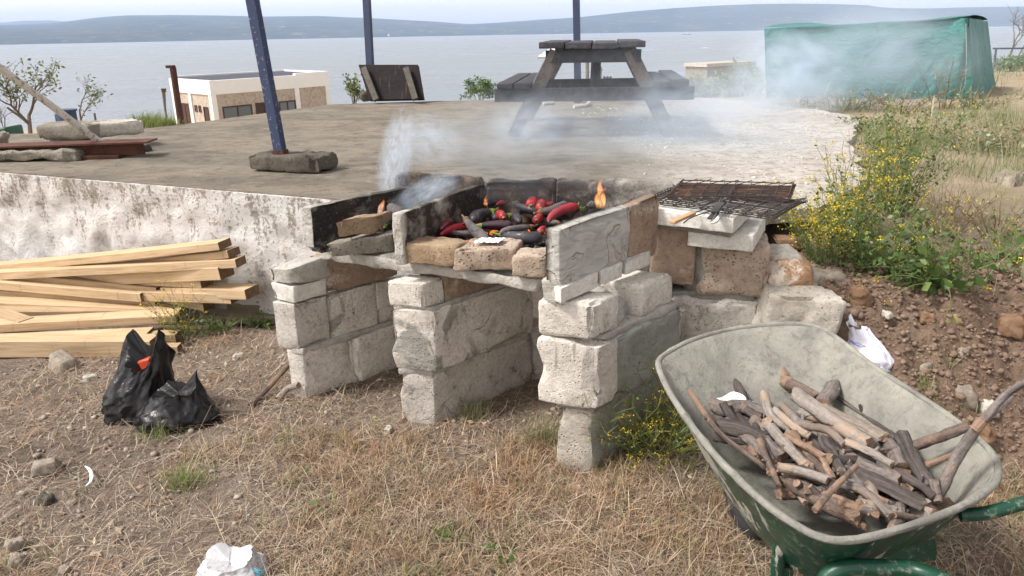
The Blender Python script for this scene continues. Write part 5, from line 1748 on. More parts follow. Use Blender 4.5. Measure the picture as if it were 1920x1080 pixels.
g1 = P(236, 792, 0.0)
bag('garbage_bag', g1 + V((.02, .10, -.01)), (.30, .27, .25), 'black_plastic', 'taller black plastic bag standing open with a red packet in its mouth', 3.1,
    ears=((-.25, .55, .17), (2.75, .75, .15)), rz=-.1, topk=.62, fold=.12, nf=11, lean=(.07, .03))
b = MB()
rc = P(266, 690, .22) + V((0, 0, 0))
b.hexa([rc + V(q) for q in ((-.045, -.01, -.05), (.045, -.025, -.04), (.05, .03, -.04), (-.03, .04, -.05), (-.035, .0, .025), (.05, -.015, .055), (.05, .03, .055), (-.025, .05, .025))], r=.01, amp=.01, step=.015, seed=4)
tag(b.build('red_packet', 'red_plastic'), 'orange red packet showing in the mouth of the taller black bag', 'packet')
g2 = P(322, 806, 0.0)
bag('garbage_bag', g2 + V((0, .06, -.01)), (.34, .24, .17), 'black_plastic', 'lower black plastic bag slumped to the right of the standing one', 8.4,
    ears=((.2, .6, .09), (2.2, .4, .03)), rz=.1, topk=.55, fold=.12, nf=7, lean=(.03, .0))
g3 = P(428, 1105, .0)
wbg = bag('plastic_bag', g3 + V((0, .04, -.0)), (.21, .19, .085), 'white_plastic', 'white plastic bag on the dry grass at the bottom edge', 5.5, ears=((2.4, .6, .02), (.6, .6, .015)), topk=.62, nf=9, fold=.09)
b = MB()
for k in range(3):
    q = P(484, 1066 + 4 * k, .07 - .012 * k)
    b.tube([q + V((-.012, 0, .0)), q + V((.004, -.006, -.003)), q + V((.014, 0, -.008))], .0022, 5, sub=2)
plain('teal_print', rgb(60, 170, 190), .4)
b.build('print_mark', 'teal_print', wbg)

t_ = bag('plastic_bag', _hit(1632, 690) + V((.0, .05, -.03)), (.19, .13, .17), 'printed_plastic', 'white plastic bag with blue print behind the wheelbarrow on the dug bank', 11.7, ears=((2.6, .5, .05),), topk=.4, nf=8, rz=-.5, lean=(-.05, .03))

# ------------------------------------------------------------------ wheelbarrow
rim_px = [(1234, 684, .625), (1250, 664, .635), (1296, 640, .645), (1365, 620, .65), (1440, 611, .65), (1505, 610, .65), (1545, 620, .645), (1582, 645, .635), (1640, 690, .62), (1710, 736, .61), (1780, 782, .6),
          (1835, 826, .59), (1866, 862, .585), (1871, 890, .58), (1855, 918, .578), (1800, 952, .575), (1720, 983, .572), (1640, 1006, .57), (1580, 1015, .57), (1535, 1008, .572), (1490, 985, .575), (1440, 950, .582),
          (1390, 905, .592), (1330, 842, .604), (1283, 780, .613), (1252, 730, .62)]
rim = [P(*q) for q in rim_px]
def smooth_loop(L_, sub=4):
    o, n_ = [], len(L_)
    for i in range(n_):
        p0, p1, p2, p3 = L_[i - 1], L_[i], L_[(i + 1) % n_], L_[(i + 2) % n_]
        for k in range(sub):
            t = k / sub
            o.append(0.5 * ((2 * p1) + (p2 - p0) * t + (2 * p0 - 5 * p1 + 4 * p2 - p3) * t * t + (3 * p1 - p0 - 3 * p2 + p3) * t ** 3))
    return o
rim = smooth_loop(rim)
rc_ = sum(rim, V((0, 0, 0))) / len(rim)
nose = (P(1400, 625, .64) - P(1700, 985, .57)); nose.z = 0; nose.normalize()        # towards the wheel
side_ = V((-nose.y, nose.x, 0))
def ringat(k):
    """k=0 rim, 1 floor"""
    o = []
    for q in rim:
        d = q - rc_
        al, ac = d.dot(nose), d.dot(side_)
        # the nose end slopes far in, the handle end less
        al2 = lerp(al, al * (.45 if al > 0 else .68) - .03, k)
        ac2 = lerp(ac, ac * .60, k)
        z = lerp(q.z, .335, k)
        zz = V((rc_.x, rc_.y, 0)) + nose * al2 + side_ * ac2
        o.append(V((zz.x, zz.y, z)))
    return o
wb = thing('wheelbarrow', 'green wheelbarrow crusted with cement, full of firewood', 'wheelbarrow', V((rc_.x, rc_.y, 0)))
t = NT('barrow_paint')
n1 = t.noise(5, 8, .7, dist=.6); n2 = t.noise(40, 6, .75)
v_ = t.noise(17, 6, .65, vec=t.vec((1, 1, .22)), dist=.25)
c = t.ramp(n1, [(.3, rgb(12, 50, 37)), (.7, rgb(24, 70, 52))])
sx = t.n('ShaderNodeSeparateXYZ'); t.l(t.vec(), sx.inputs[0])
# cement runs thicken towards the wheel end
gd = t.math('ADD', t.math('MULTIPLY', sx.outputs[0], float(nose.x) * 0.26), t.math('MULTIPLY', sx.outputs[1], float(nose.y) * 0.26))
m = t.ramp(t.math('ADD', v_, gd), [(.50, 0.0), (.53, 1.0)])
c = t.mix(t.ramp(n2, [(.55, 0.0), (.62, .6)]), c, rgb(120, 128, 112))
c = t.mix(t.math('MULTIPLY', m, .9), c, rgb(166, 165, 152))
t.pbsdf(c, t.ramp(m, [(0, .35), (1, .9)]), t.bump(t.math('ADD', m, t.math('MULTIPLY', n2, .3)), .4, .006), spec=.45)
MATS['barrow_paint'] = t.m
t = NT('barrow_cement')
n1 = t.noise(4.5, 8, .7, dist=.8); n2 = t.noise(22, 10, .82, dist=.6)
c = t.ramp(n1, [(.3, rgb(118, 116, 112)), (.5, rgb(150, 149, 139)), (.7, rgb(170, 169, 156))])
c = t.mix(t.ramp(n2, [(.50, 0.0), (.62, .7)]), c, rgb(110, 106, 102))
c = t.mix(t.ramp(n2, [(.34, .6), (.42, 0.0)]), c, rgb(118, 138, 124))
c = t.mix(t.ramp(t.noise(2.2, 4), [(.56, 0.0), (.66, .5)]), c, rgb(128, 120, 124))
t.pbsdf(c, .95, t.bump(t.math('ADD', n1, n2), .9, .012), spec=.15)
MATS['barrow_cement'] = t.m
K_ = [0, .04, .12, .25, .4, .55, .7, .85, .94, 1.0]
outer = [ringat(k) for k in K_]
outer = [[q.copy() for q in L_] for L_ in outer]
for L_ in outer:
    for q in L_:
        e = fr(q.x, q.y, q.z, 9, 3) * .004
        q += V((e, e, 0))
b = MB()
flo = [V((rc_.x, rc_.y, .328)) + (q - V((rc_.x, rc_.y, .328))) * .02 for q in outer[-1]]
b.loft(outer + [[V((q.x, q.y, .328)) for q in flo]])
b.build('tray', 'barrow_paint', wb, angle=80, recalc=True)
inner = []
for k in K_:
    L_ = []
    for q in ringat(k):
        d = V((q.x - rc_.x, q.y - rc_.y, 0)).normalized()
        e = .012 + .006 * fr(q.x, q.y, q.z, 14, 4)
        L_.append(V((q.x, q.y, q.z)) - d * e + V((0, 0, .010 * k + (.001 if k == 0 else 0))))
    inner.append(L_)
b = MB()
b.loft([[q + V((0, 0, .002)) for q in outer[0]]] + inner + [[V((rc_.x, rc_.y, .342)) + (q - V((rc_.x, rc_.y, .342))) * .02 for q in inner[-1]]])
b.build('cement_lining', 'barrow_cement', wb, angle=80)
b = MB()
L_ = rim + [rim[0], rim[1]]
b.tube([q + V((0, 0, .002)) for q in L_], .0095, 10, cap=False, rough=.12, seed=2)
b.build('rim_bead', 'barrow_cement', wb)
# wheel
wc = V((rc_.x, rc_.y, 0)) + nose * .30 + side_ * .02 + V((-.02, .02, .19))
def ringtube(c, ax, R_, r_, n=48, m=12, ridges=0.0):
    ax = ax.normalized(); u = ax.cross(V((0, 0, 1))).normalized(); w = ax.cross(u)
    loops = []
    for i in range(n + 1):
        th = 2 * math.pi * i / n
        d = u * math.cos(th) + w * math.sin(th)
        rr = r_ * (1 + ridges * (i % 2))
        loops.append([c + d * (R_ + rr * math.cos(2 * math.pi * k / m)) + ax * (r_ * .95 * math.sin(2 * math.pi * k / m)) for k in range(m)])
    return loops
wh = thing('wheel', None, None); wh.parent = wb; wh.location = Vector(wc) - wloc(wb)
b = MB(); b.loft(ringtube(wc, side_, .15, .042, 64, 12, .06)); b.build('tyre', 'rubber', wh, angle=60)
b = MB(); b.loft(ringtube(wc, side_, .10, .012, 40, 8)); b.tube([wc - side_ * .03, wc + side_ * .03], .10, 28); b.tube([wc - side_ * .09, wc + side_ * .09], .012, 8)
b.build('rim', 'rim_grey', wh)
# frame tubes, legs, handles
hl = [V((rc_.x, rc_.y, 0)) + side_ * s_ for s_ in (.20, -.20)]
# the frame runs from the axle under the tray
for sgn in (1, -1):
    b = MB()
    ax_ = wc + side_ * (.085 * sgn)
    mid = V((rc_.x, rc_.y, .30)) - nose * .05 + side_ * (.14 * sgn)
    end = V((rc_.x, rc_.y, .30)) - nose * .26 + side_ * (.17 * sgn)
    b.tube([ax_, mid, end], .017, 10, sub=4)
    b.build('frame_tube', 'barrow_paint', wb)
lt = PY(1467, 985, 1.60); lb = lt + V((.01, .02, 0)); lb.z = .02
b = MB(); b.tube([lt + V((0, 0, -.03)), lt + V((0, 0, -.05)), lb.lerp(lt, .2), lb, lb + (-nose) * .10 + V((0, 0, -.0))], .0175, 12, sub=3); b.build('leg', 'barrow_paint', wb)
lt2 = lt - side_ * .36
lt2.z = .36; lb2 = V((lt2.x, lt2.y, .02))
b = MB(); b.tube([lt2, lb2, lb2 + (-nose) * .10], .0175, 12, sub=3); b.build('leg', 'barrow_paint', wb)
b = MB(); b.bar(lt.lerp(lb, .6), lt2.lerp(lb2, .6), .03, .006); b.build('cross_strap', 'barrow_paint', wb, smooth=False)
# near handle: bent tube passing across the bottom edge
b = MB(); b.tube([P(1556, 1110, .40), P(1548, 1086, .43), P(1580, 1066, .46), P(1650, 1064, .475), P(1720, 1070, .48), P(1790, 1100, .50), P(1850, 1140, .53)], [.019, .020, .020, .019, .019, .019, .019], 14, sub=4)
b.build('handle', 'barrow_paint', wb)
b = MB(); b.tube([P(1800, 965, .52), P(1850, 962, .53), P(1925, 942, .56), P(2010, 925, .60)], .0165, 12, sub=4); b.build('handle', 'barrow_paint', wb)
b = MB()
q = [P(1655, 1052, .42), P(1752, 1020, .45), P(1755, 1052, .40), P(1690, 1060, .40)]
b.hexa([x for x in q] + [x + V((0, 0, .02)) for x in q], r=.004, step=.05)
b.build('bracket', 'barrow_paint', wb, angle=30)

# ------------------------------------------------------------------ firewood in the barrow
FWG = 'firewood sticks in the wheelbarrow'
def stick(pts, r, mat, label, seed, flat=1.0, taper=.85, nseg=4, rough=.22, knots=0, end='wood_fresh', group=FWG, name='firewood_stick', jag=.6, cat='firewood'):
    rs = random.Random(seed)
    pts = [Vector(q) for q in pts]
    n_ = len(pts)
    rad = [r * lerp(1.0, taper, i / (n_ - 1)) for i in range(n_)]
    b = MB()
    sub = 7 if n_ > 2 else 14
    # slight wander of the axis
    if n_ == 2:
        k = 4
        L_ = (pts[1] - pts[0])
        sd_ = L_.cross(V((0, 0, 1))).normalized()
        pts = [pts[0].lerp(pts[1], i / k) + (sd_ * rs.uniform(-1, 1) + V((0, 0, rs.uniform(-.6, .6)))) * (L_.length * .028 if 0 < i < k else 0) for i in range(k + 1)]
        rad = [r * lerp(1.0, taper, i / k) * rs.uniform(.93, 1.07) for i in range(k + 1)]
    b.tube(pts, rad, 14, cap=2, rough=rough, seed=seed * 1.37, sub=5, flat=flat, jag=jag)
    for k in range(knots):
        i = rs.randrange(1, len(pts) - 1) if len(pts) > 2 else 0
        d = V((rs.uniform(-1, 1), rs.uniform(-1, 1), rs.uniform(.2, 1))).normalized()
        b.tube([pts[i], pts[i] + d * r * 1.5, pts[i] + d * r * 2.2], [r * .55, r * .4, r * .3], 8, cap=2, rough=.2, seed=seed)
    o = b.build(name, [mat, end], angle=60)
    return tag(o, label, cat, group)


def cz(cx, cy, z):            # a place in the barrow
    return P(1220 + cx / 2.16, 580 + cy / 2.16, z)


SK = [
    ([(225, 375, .48), (300, 402, .50), (380, 398, .50), (470, 432, .50)], 30, 'bark_grey', 'thick crooked grey branch at the wheel end left of the pile'),
    ([(160, 335, .56), (235, 445, .54), (300, 520, .53), (425, 612, .52), (470, 650, .50)], 12, 'bark_brown', 'thin long branch lying along the left rim of the barrow'),
    ([(255, 448, .46), (430, 452, .47)], 22, 'bark_grey', 'grey branch half hidden under the thick crooked one'),
    ([(285, 472, .50), (375, 492, .51), (460, 528, .50)], 33, 'bark_dark', 'stout dark mottled branch end left of the pile'),
    ([(428, 455, .49), (480, 555, .50), (535, 600, .50)], 28, 'bark_grey', 'knotty grey branch with a broad lower end in the left of the pile'),
    ([(515, 192, .56), (545, 262, .53), (585, 310, .52)], 15, 'wood_fresh', 'broken orange brown branch tip leaning on the nose of the barrow'),
    ([(540, 290, .52), (600, 318, .53), (670, 358, .52)], 22, 'bark_brown', 'torn brown branch below the broken orange tip'),
    ([(460, 345, .55), (490, 435, .545), (560, 485, .53)], 18, 'bark_pale', 'pale knobbly branch with a light cut end pointing to the nose'),
    ([(740, 310, .52), (700, 385, .53)], 30, 'bark_grey', 'short grey stump chunk behind the big speckled branch'),
    ([(755, 350, .50), (860, 420, .50), (1000, 515, .50)], 16, 'bark_dark', 'long dark branch along the right side of the pale split plank'),
    ([(590, 345, .565), (720, 440, .57), (885, 548, .56)], 31, 'bark_pale', 'big pale speckled branch lying on top of the pile'),
    ([(690, 395, .535), (945, 520, .54)], 42, 'driftwood', 'broad pale split plank with a splintered end'),
    ([(500, 408, .55), (590, 482, .55), (645, 515, .54)], 16, 'bark_pale', 'smooth pale branch left of the big speckled one'),
    ([(530, 385, .56), (612, 462, .565), (720, 492, .56), (785, 548, .55)], 17, 'bark_grey', 'crooked grey branch crossing below the big speckled one'),
    ([(478, 468, .53), (560, 560, .53), (655, 658, .53)], 22, 'bark_pale', 'straight pale branch across the left middle of the pile'),
    ([(545, 510, .545), (705, 602, .54)], 14, 'wood_fresh', 'light orange peeled stick in the middle of the pile'),
    ([(632, 580, .52), (725, 682, .52)], 18, 'bark_brown', 'short brown stick below the light orange one'),
    ([(440, 533, .53), (478, 620, .53), (520, 715, .52)], 14, 'bark_brown', 'dark orange stick standing out near the left rim'),
    ([(515, 640, .55), (620, 660, .55), (720, 692, .55)], 19, 'bark_pale', 'pale stick over the dark log in the lower left'),
    ([(610, 655, .53), (765, 732, .53)], 29, 'bark_dark', 'short black barked log in the lower middle'),
    ([(760, 705, .545), (860, 735, .55), (975, 838, .54)], 18, 'bark_grey', 'grey curved stick ending near the handle end rim'),
    ([(540, 685, .505), (700, 775, .50), (850, 848, .50)], 34, 'bark_brown', 'thick peeled log with a round sawn end near the handle end'),
    ([(665, 812, .56), (745, 722, .575), (832, 635, .585)], 14, 'bark_brown', 'brown forked stick crossing upright over the lower logs'),
    ([(790, 645, .52), (950, 715, .525), (1110, 792, .52)], 50, 'bark_dark', 'wide weathered grey slab of wood at the lower right'),
    ([(780, 598, .51), (900, 662, .52), (1010, 705, .52)], 32, 'bark_grey', 'grey split log behind the wide weathered slab'),
    ([(790, 535, .555), (900, 582, .56), (980, 630, .56)], 16, 'bark_pale', 'stick with a clean pale end pointing to the handle end'),
    ([(700, 525, .54), (770, 655, .54)], 20, 'bark_dark', 'dark stick standing across under the big speckled branch'),
    ([(950, 520, .51), (1020, 645, .52)], 30, 'bark_grey', 'wedge shaped grey log right of the centre'),
    ([(1020, 512, .54), (1070, 620, .545), (1135, 720, .54)], 28, 'bark_dark', 'dark split log leaning at the right of the pile'),
    ([(980, 648, .54), (1090, 712, .54), (1145, 758, .53)], 17, 'bark_dark', 'thin dark branch at the foot of the dark split log'),
    ([(1070, 552, .555), (1180, 512, .60), (1292, 472, .64)], 19, 'bark_brown', 'red brown branch resting on the right rim'),
    ([(1105, 638, .53), (1222, 592, .545)], 13, 'wood_fresh', 'freshly split orange stick under the red brown branch'),
    ([(868, 742, .535), (962, 782, .535)], 13, 'wood_fresh', 'short orange stick near the wide weathered slab'),
    ([(790, 792, .525), (925, 835, .52)], 14, 'wood_fresh', 'tan stick beside the round sawn log end'),
    ([(700, 745, .52), (850, 800, .52)], 13, 'wood_fresh', 'orange sliver lying along the thick peeled log'),
    ([(1150, 690, .56), (1165, 778, .52)], 17, 'bark_grey', 'short grey stub beside the long branch'),
    ([(402, 535, .49), (425, 605, .49)], 15, 'wood_fresh', 'stubby orange stick end near the left rim'),
    ([(890, 770, .50), (1040, 830, .50)], 20, 'bark_dark', 'dark stick low beside the handle end rim'),
    ([(985, 800, .50), (1110, 770, .50)], 18, 'bark_dark', 'dark stick under the wide slab near the handle end'),
    ([(560, 480, .53), (540, 560, .53)], 13, 'bark_pale', 'short pale stick wedged between the left branches'),
    ([(930, 570, .53), (1000, 562, .535), (1060, 570, .53)], 6, 'bark_brown', 'wiry curved twig right of the clean pale end'),
    ([(600, 415, .54), (690, 445, .54)], 20, 'bark_pale', 'rough bark chunk between the speckled branch and crooked branch'),
    ([(690, 600, .535), (740, 690, .535)], 12, 'wood_fresh', 'thin peeled stick pointing down in the middle'),
    ([(780, 575, .535), (860, 565, .54)], 10, 'bark_dark', 'thin charred stick in the middle of the pile'),
]
for i, (pp, rp, mt, lab) in enumerate(SK):
    pts = [cz(*q) for q in pp]
    dist = (pts[0] - EYEV).length
    r = rp / 2.16 / 1400 * dist * .93
    fl = .35 if ('plank' in lab or 'slab of' in lab) else 1.0
    stick(pts, r, mt, lab, i + 1, flat=fl, taper=.82 if i % 3 else 1.05, knots=1 if i % 4 == 1 else 0, end='wood_fresh' if mt != 'bark_dark' else 'driftwood')
rs = random.Random(21)
LM = [(230, 400, 'the thick crooked grey branch'), (370, 490, 'the stout dark mottled branch'), (560, 470, 'the pale knobbly branch'), (600, 600, 'the straight pale branch'), (720, 430, 'the big speckled branch'),
      (860, 470, 'the broad pale split plank'), (700, 660, 'the short black barked log'), (700, 775, 'the thick peeled log'), (950, 700, 'the wide weathered slab'), (960, 600, 'the wedge shaped grey log'), (1080, 620, 'the dark split log'), (1090, 780, 'the handle end rim')]
CW = {'bark_grey': 'grey', 'bark_dark': 'dark', 'bark_brown': 'brown', 'bark_pale': 'pale'}
used = set()
for i in range(84):
    cx = rs.uniform(330, 1130)
    cy = rs.uniform(-90, 110) + 470 + (cx - 430) * .43
    an = rs.gauss(.6, .55)
    L_ = rs.uniform(90, 240)
    if i % 3 == 0: cx, cy = rs.uniform(560, 1080), 0; cy = 640 + (cx - 560) * .22 + rs.uniform(0, 130)
    pts = [cz(cx - math.cos(an) * L_ / 2, cy - math.sin(an) * L_ / 2, rs.uniform(.45, .545)), cz(cx + math.cos(an) * L_ / 2, cy + math.sin(an) * L_ / 2, rs.uniform(.43, .52))]
    mt = rs.choice(['bark_grey', 'bark_dark', 'bark_brown', 'bark_pale', 'bark_dark'])
    r = rs.uniform(.008, .019)
    lm = min(LM, key=lambda q: (q[0] - cx) ** 2 + (q[1] - cy) ** 2)[2]
    for ad in (('thin' if r < .013 else 'stout'), ('long' if L_ > 165 else 'short'), ('thin long' if r < .0115 else 'stout long'), 'straight', 'plain', 'slim', 'rough', 'bent', 'knotty', 'bare'):
        lab = '%s %s stick wedged low beneath %s' % (ad, CW[mt], lm)
        if lab not in used: break
    used.add(lab)
    stick(pts, r, mt, lab, 100 + i)
# long branch reaching out over the handle end
br_ = thing('long_branch', 'long grey branch rising out of the barrow past the right rim', 'branch', cz(1150, 775, .50))
b = MB()
b.tube([cz(1150, 775, .50), cz(1195, 690, .56), cz(1245, 590, .62), cz(1320, 485, .70), cz(1370, 425, .75), cz(1440, 345, .80), cz(1530, 290, .86), cz(1640, 250, .9)], [.0155, .0145, .0135, .0125, .010, .009, .008, .006], 12, cap=2, sub=5, rough=.2, seed=77)
b.build('stem', ['bark_grey', 'wood_fresh'], br_, angle=60)
b = MB(); b.tube([cz(1312, 490, .705), cz(1345, 450, .73)], .0135, 10, rough=.15); b.build('bare_patch', 'wood_fresh', br_)
b = MB(); b.tube([cz(1350, 450, .73), cz(1410, 400, .75), cz(1460, 358, .755)], [.009, .008, .007], 8, cap=2, sub=4, rough=.2); b.build('side_twig', ['bark_grey', 'wood_fresh'], br_)
b = MB(); vs = []
n_ = 16
for j in range(8):
    for i in range(n_):
        u, v = i / (n_ - 1), j / 7
        q = cz(lerp(238, 425, u), lerp(372, 350, v) + 8 * math.sin(u * 9), .505 + .012 * v)
        vs.append(q + V((0, .01 * v, .008 * noise.noise(V((u * 5, v * 3, 1))) + .003 * math.sin(u * 9 + v * 2) - .02 * (abs(u - .5) * 2) ** 3)))
b.add(vs, [(j * n_ + i, j * n_ + i + 1, (j + 1) * n_ + i + 1, (j + 1) * n_ + i) for j in range(7) for i in range(n_ - 1)])
tag(b.build('paper_sheet', 'paper_white', angle=80), 'crumpled white paper behind the thick branch in the barrow', 'paper')
# sticks on the ground beside the left pier
for i, (pp, r, mt, lab) in enumerate((([(470, 760), (505, 725), (545, 680)], .014, 'bark_brown', 'red brown stick leaning by the left pier of the barbecue'), ([(522, 748), (540, 728), (560, 722)], .017, 'bark_pale', 'pale stub of a stick at the foot of the left pier'))):
    pts = [P(q[0], q[1], .015 + .03 * k) for k, q in enumerate(pp)]
    stick(pts, r, mt, lab, 300 + i, group=None, name='stick', cat='stick')

# ------------------------------------------------------------------ stones one can point at
STN = [(112, 684, 52, 28, 'field_stone', 'grey stone lying on the earth in front of the lowest timber'),
       (82, 878, 44, 20, 'field_stone', 'flat grey stone in the bare earth at left'),
       (82, 938, 26, 17, 'old_concrete', 'dark stone beside the smaller rounded one at left'),
       (134, 945, 20, 14, 'field_stone', 'small rounded grey stone right of the dark one'),
       (24, 1026, 32, 16, 'field_stone', 'grey stone at the left edge near the bottom'),
       (28, 1058, 34, 22, 'field_stone', 'pale stone in the bottom left corner'),
       (118, 1072, 22, 12, 'field_stone', 'small stone at the bottom left of the dry grass'),
       (166, 709, 24, 11, 'rubble_white', 'small pale stone just left of the standing black bag'),
       (446, 668, 24, 13, 'rubble_white', 'pale stone on the ground between the timber and the left pier'),
       (728, 806, 22, 13, 'rubble_white', 'pale chip at the foot of the middle pier'),
       (665, 712, 14, 13, 'rubble_white', 'small white chip between the left and middle piers'),
       (1808, 740, 62, 38, 'field_stone', 'large pitted grey stone on the dug bank right of the barrow'),
       (1852, 762, 48, 26, 'rubble_white', 'pale knobbly stone beside the large pitted one on the bank'),
       (1848, 815, 46, 46, 'field_stone_brown', 'tan stone behind the right rim of the barrow'),
       (1806, 664, 26, 20, 'field_stone', 'small grey angular stone high on the dug bank'),
       (1744, 596, 28, 18, 'field_stone_brown', 'brown stone near the top of the dug bank'),
       (1900, 610, 56, 30, 'field_stone_brown', 'large brown stone at the right edge of the bank'),
       (1612, 555, 46, 36, 'field_stone_brown', 'brown boulder bulging from the bank under the yellow flowers'),
       (1740, 690, 24, 15, 'field_stone', 'small grey stone on the bank above the barrow\'s right rim'),
       (1665, 590, 20, 13, 'rubble_white', 'small pale stone beside the hanging yellow flowers'),
       (1098, 866, 30, 9, 'rubble_white', 'flat pale chip at the foot of the right pier'),
       (1900, 340, 60, 12, 'field_stone', 'flat pale stone in the meadow at the right edge'),
       (1600, 800, 20, 14, 'field_stone_brown', None)]
for i, (px, py, w, h_, mt, lab) in enumerate(STN):
    if lab is None: continue
    # meet the terrain along the view ray
    y = 1.2
    q = None
    while y < 9:
        q = PY(px, py + h_ * .4, y)
        if q.z <= gz(q.x, q.y): break
        y += .01
    sw = w / 1400 * (q - EYEV).length
    sh = h_ / 1400 * (q - EYEV).length
    rub('stone', 0, 0, 0, (sw, sw * .8, max(sh * 1.0, sw * .3)), mt, lab, 400 + i, None, rz=i * 1.3, amp=.12, r=.28) if False else None
    b = MB()
    sx_, sy_, sz_ = sw, sw * .8, max(sh * 1.1, sw * .35)
    rs = random.Random(i)
    o = q + V((0, sy_ * .3, -sz_ * .25))
    R = Matrix.Rotation(rs.uniform(0, 3), 3, 'Z')
    pp = [R @ V((x * sx_ / 2 * (.8 if zz else 1) * rs.uniform(.75, 1.1), y_ * sy_ / 2 * (.75 if zz else 1) * rs.uniform(.75, 1.1), zz * sz_ * rs.uniform(.75, 1.1))) + o for zz in (0, 1) for x, y_ in ((-1, -1), (1, -1), (1, 1), (-1, 1))]
    b.hexa(pp, r=.28 * min(sx_, sz_), amp=.12 * min(sx_, sz_), nsc=2.5 / sw, step=sw / 9, seed=i * 2.1, chip=.1 * sz_)
    tag(b.build('stone', mt), lab, 'stone', 'stones on the ground')
b = MB()
pts = [P(x, y, .012 + (.02 if 0 < k < 4 else 0)) for k, (x, y) in enumerate(((160, 874), (168, 880), (172, 892), (169, 904), (161, 911)))]
b.tube(pts, [.003, .006, .007, .005, .002], 8, sub=3, flat=.5)
tag(b.build('peel', 'paper_white'), 'curled pale peel on the bare earth at left', 'peel')

# ------------------------------------------------------------------ plants
def gpt(px, py, lift=0.0, y0=1.2, y1=60):
    """where the view ray through a photo pixel meets the terrain"""
    y, st = y0, .02
    while y < y1:
        q = PY(px, py, y)
        if q.z <= gz(q.x, q.y): break
        y += st; st = .01 + y * .004
    q.z = gz(q.x, q.y) + lift
    return q


def plant(name, label, cat, base, n, h, spread, leaf='weed_leaf', leafsize=.02, nleaf=12, stem='weed_stem', flowers=0, fl_size=.006, lean=(0, 0), seed=0, group=None, stemr=.0018, side=2, leaf_low=.0, basal=0, droop=0.0, wig=.12, hvar=(.55, 1.0), flr=.010):
    rs = random.Random(seed)
    base = Vector(base)
    p = thing(name, label, cat, base, group)
    sb = MB(); lp, fp = [], []
    for i in range(n):
        a = rs.uniform(0, 6.283)
        hh = h * rs.uniform(*hvar)
        sp = spread * math.sqrt(rs.random())
        o = base + V((math.cos(a) * sp * .35, math.sin(a) * sp * .35, -.02))
        d = V((math.cos(a) * sp + lean[0] * hh, math.sin(a) * sp + lean[1] * hh, hh))
        k = 7
        pts = []
        for j in range(k):
            t_ = j / (k - 1)
            q = o + V((d.x * t_ ** 1.3, d.y * t_ ** 1.3, d.z * (t_ - droop * t_ * t_)))
            q += V((rs.uniform(-1, 1), rs.uniform(-1, 1), 0)) * hh * wig * .35 * t_
            pts.append(q)
        sb.tube(pts, [stemr * (1 - .6 * j / k) for j in range(k)], 4, cap=False, sub=2)
        ends = [pts[-1]]
        for s_ in range(side):
            j = rs.randrange(2, k - 1)
            e = pts[j] + V((rs.uniform(-1, 1), rs.uniform(-1, 1), rs.uniform(.2, 1.2))) * hh * .22
            sb.tube([pts[j], pts[j].lerp(e, .5) + V((0, 0, .01 * hh)), e], [stemr * .6, stemr * .5, stemr * .35], 3, cap=False)
            ends.append(e)
        for _ in range(nleaf):
            t_ = leaf_low + (1 - leaf_low) * rs.random() ** 1.2
            j = min(k - 2, int(t_ * (k - 1)))
            q = pts[j].lerp(pts[j + 1], rs.random())
            lp.append(q + V((rs.gauss(0, 1), rs.gauss(0, 1), rs.gauss(0, .7))) * leafsize * .8)
        if flowers:
            for e in ends:
                if rs.random() < flowers:
                    for _ in range(rs.randint(5, 11)):
                        fp.append(e + V((rs.gauss(0, 1), rs.gauss(0, 1), rs.gauss(0, .8))) * flr)
    for _ in range(basal):
        a = rs.uniform(0, 6.283); r_ = spread * .8 * math.sqrt(rs.random())
        lp.append(base + V((math.cos(a) * r_, math.sin(a) * r_, abs(rs.gauss(0, 1)) * h * .14)))
    sb.build('stems', stem, p, smooth=False)
    if lp:
        VV, FF = leaves(lp, leafsize, 1.7, .1)
        npmesh('foliage', VV, FF, leaf, p)
    if fp:
        VV, FF = leaves(fp, fl_size, 1.1)
        npmesh('blossom', VV, FF, 'flower', p)
    return p


FB = 'yellow flowered weeds on the bank'
plant('flowering_weed', 'bushy weed thick with yellow flowers beside the wire grill', 'weed', gpt(1545, 495), 52, .38, .20, 'weed_leaf', .010, 14, flowers=.8, seed=1, side=4, lean=(-.15, .1), flr=.011, fl_size=.008, basal=60)
plant('flowering_weed', 'leafy dark green weed in the middle of the bank top with loose yellow flowers', 'weed', gpt(1640, 505), 60, .40, .26, 'bush_leaf', .017, 20, flowers=.25, seed=2, side=3, lean=(0, .1), basal=150)
plant('flowering_weed', 'low broad leaved weed hanging over the bank edge right of the leafy dark one', 'weed', gpt(1735, 525), 40, .26, .28, 'weed_leaf', .022, 10, flowers=.25, seed=3, side=2, lean=(.1, -.1), basal=90)
plant('flowering_weed', 'weed with coarse leaves at the right edge of the bank top', 'weed', gpt(1880, 500), 26, .22, .26, 'weed_leaf', .018, 10, flowers=.2, seed=4, side=2, basal=60)
plant('flowering_weed', 'tall feathery pale green weed rising against the path', 'weed', gpt(1672, 400), 60, .60, .22, 'weed_leaf', .013, 24, flowers=.14, seed=5, side=5, lean=(.02, .0))
plant('flowering_weed', 'tall yellow tipped weed behind the bushy one', 'weed', gpt(1605, 435), 44, .46, .18, 'weed_leaf', .012, 14, flowers=.8, seed=6, side=4, flr=.012, fl_size=.008)
plant('flowering_weed', 'grey green weed with yellow flowers left of the tall feathery one, at the path edge', 'weed', gpt(1680, 318), 40, .42, .25, 'pale_leaf', .014, 18, flowers=.3, seed=7, side=4)
plant('flowering_weed', 'straw coloured weed with seed heads right of the tall feathery one', 'weed', gpt(1770, 440), 40, .28, .24, 'meadow_grass', .010, 8, flowers=.12, seed=8, side=3, stem='dry_stem')
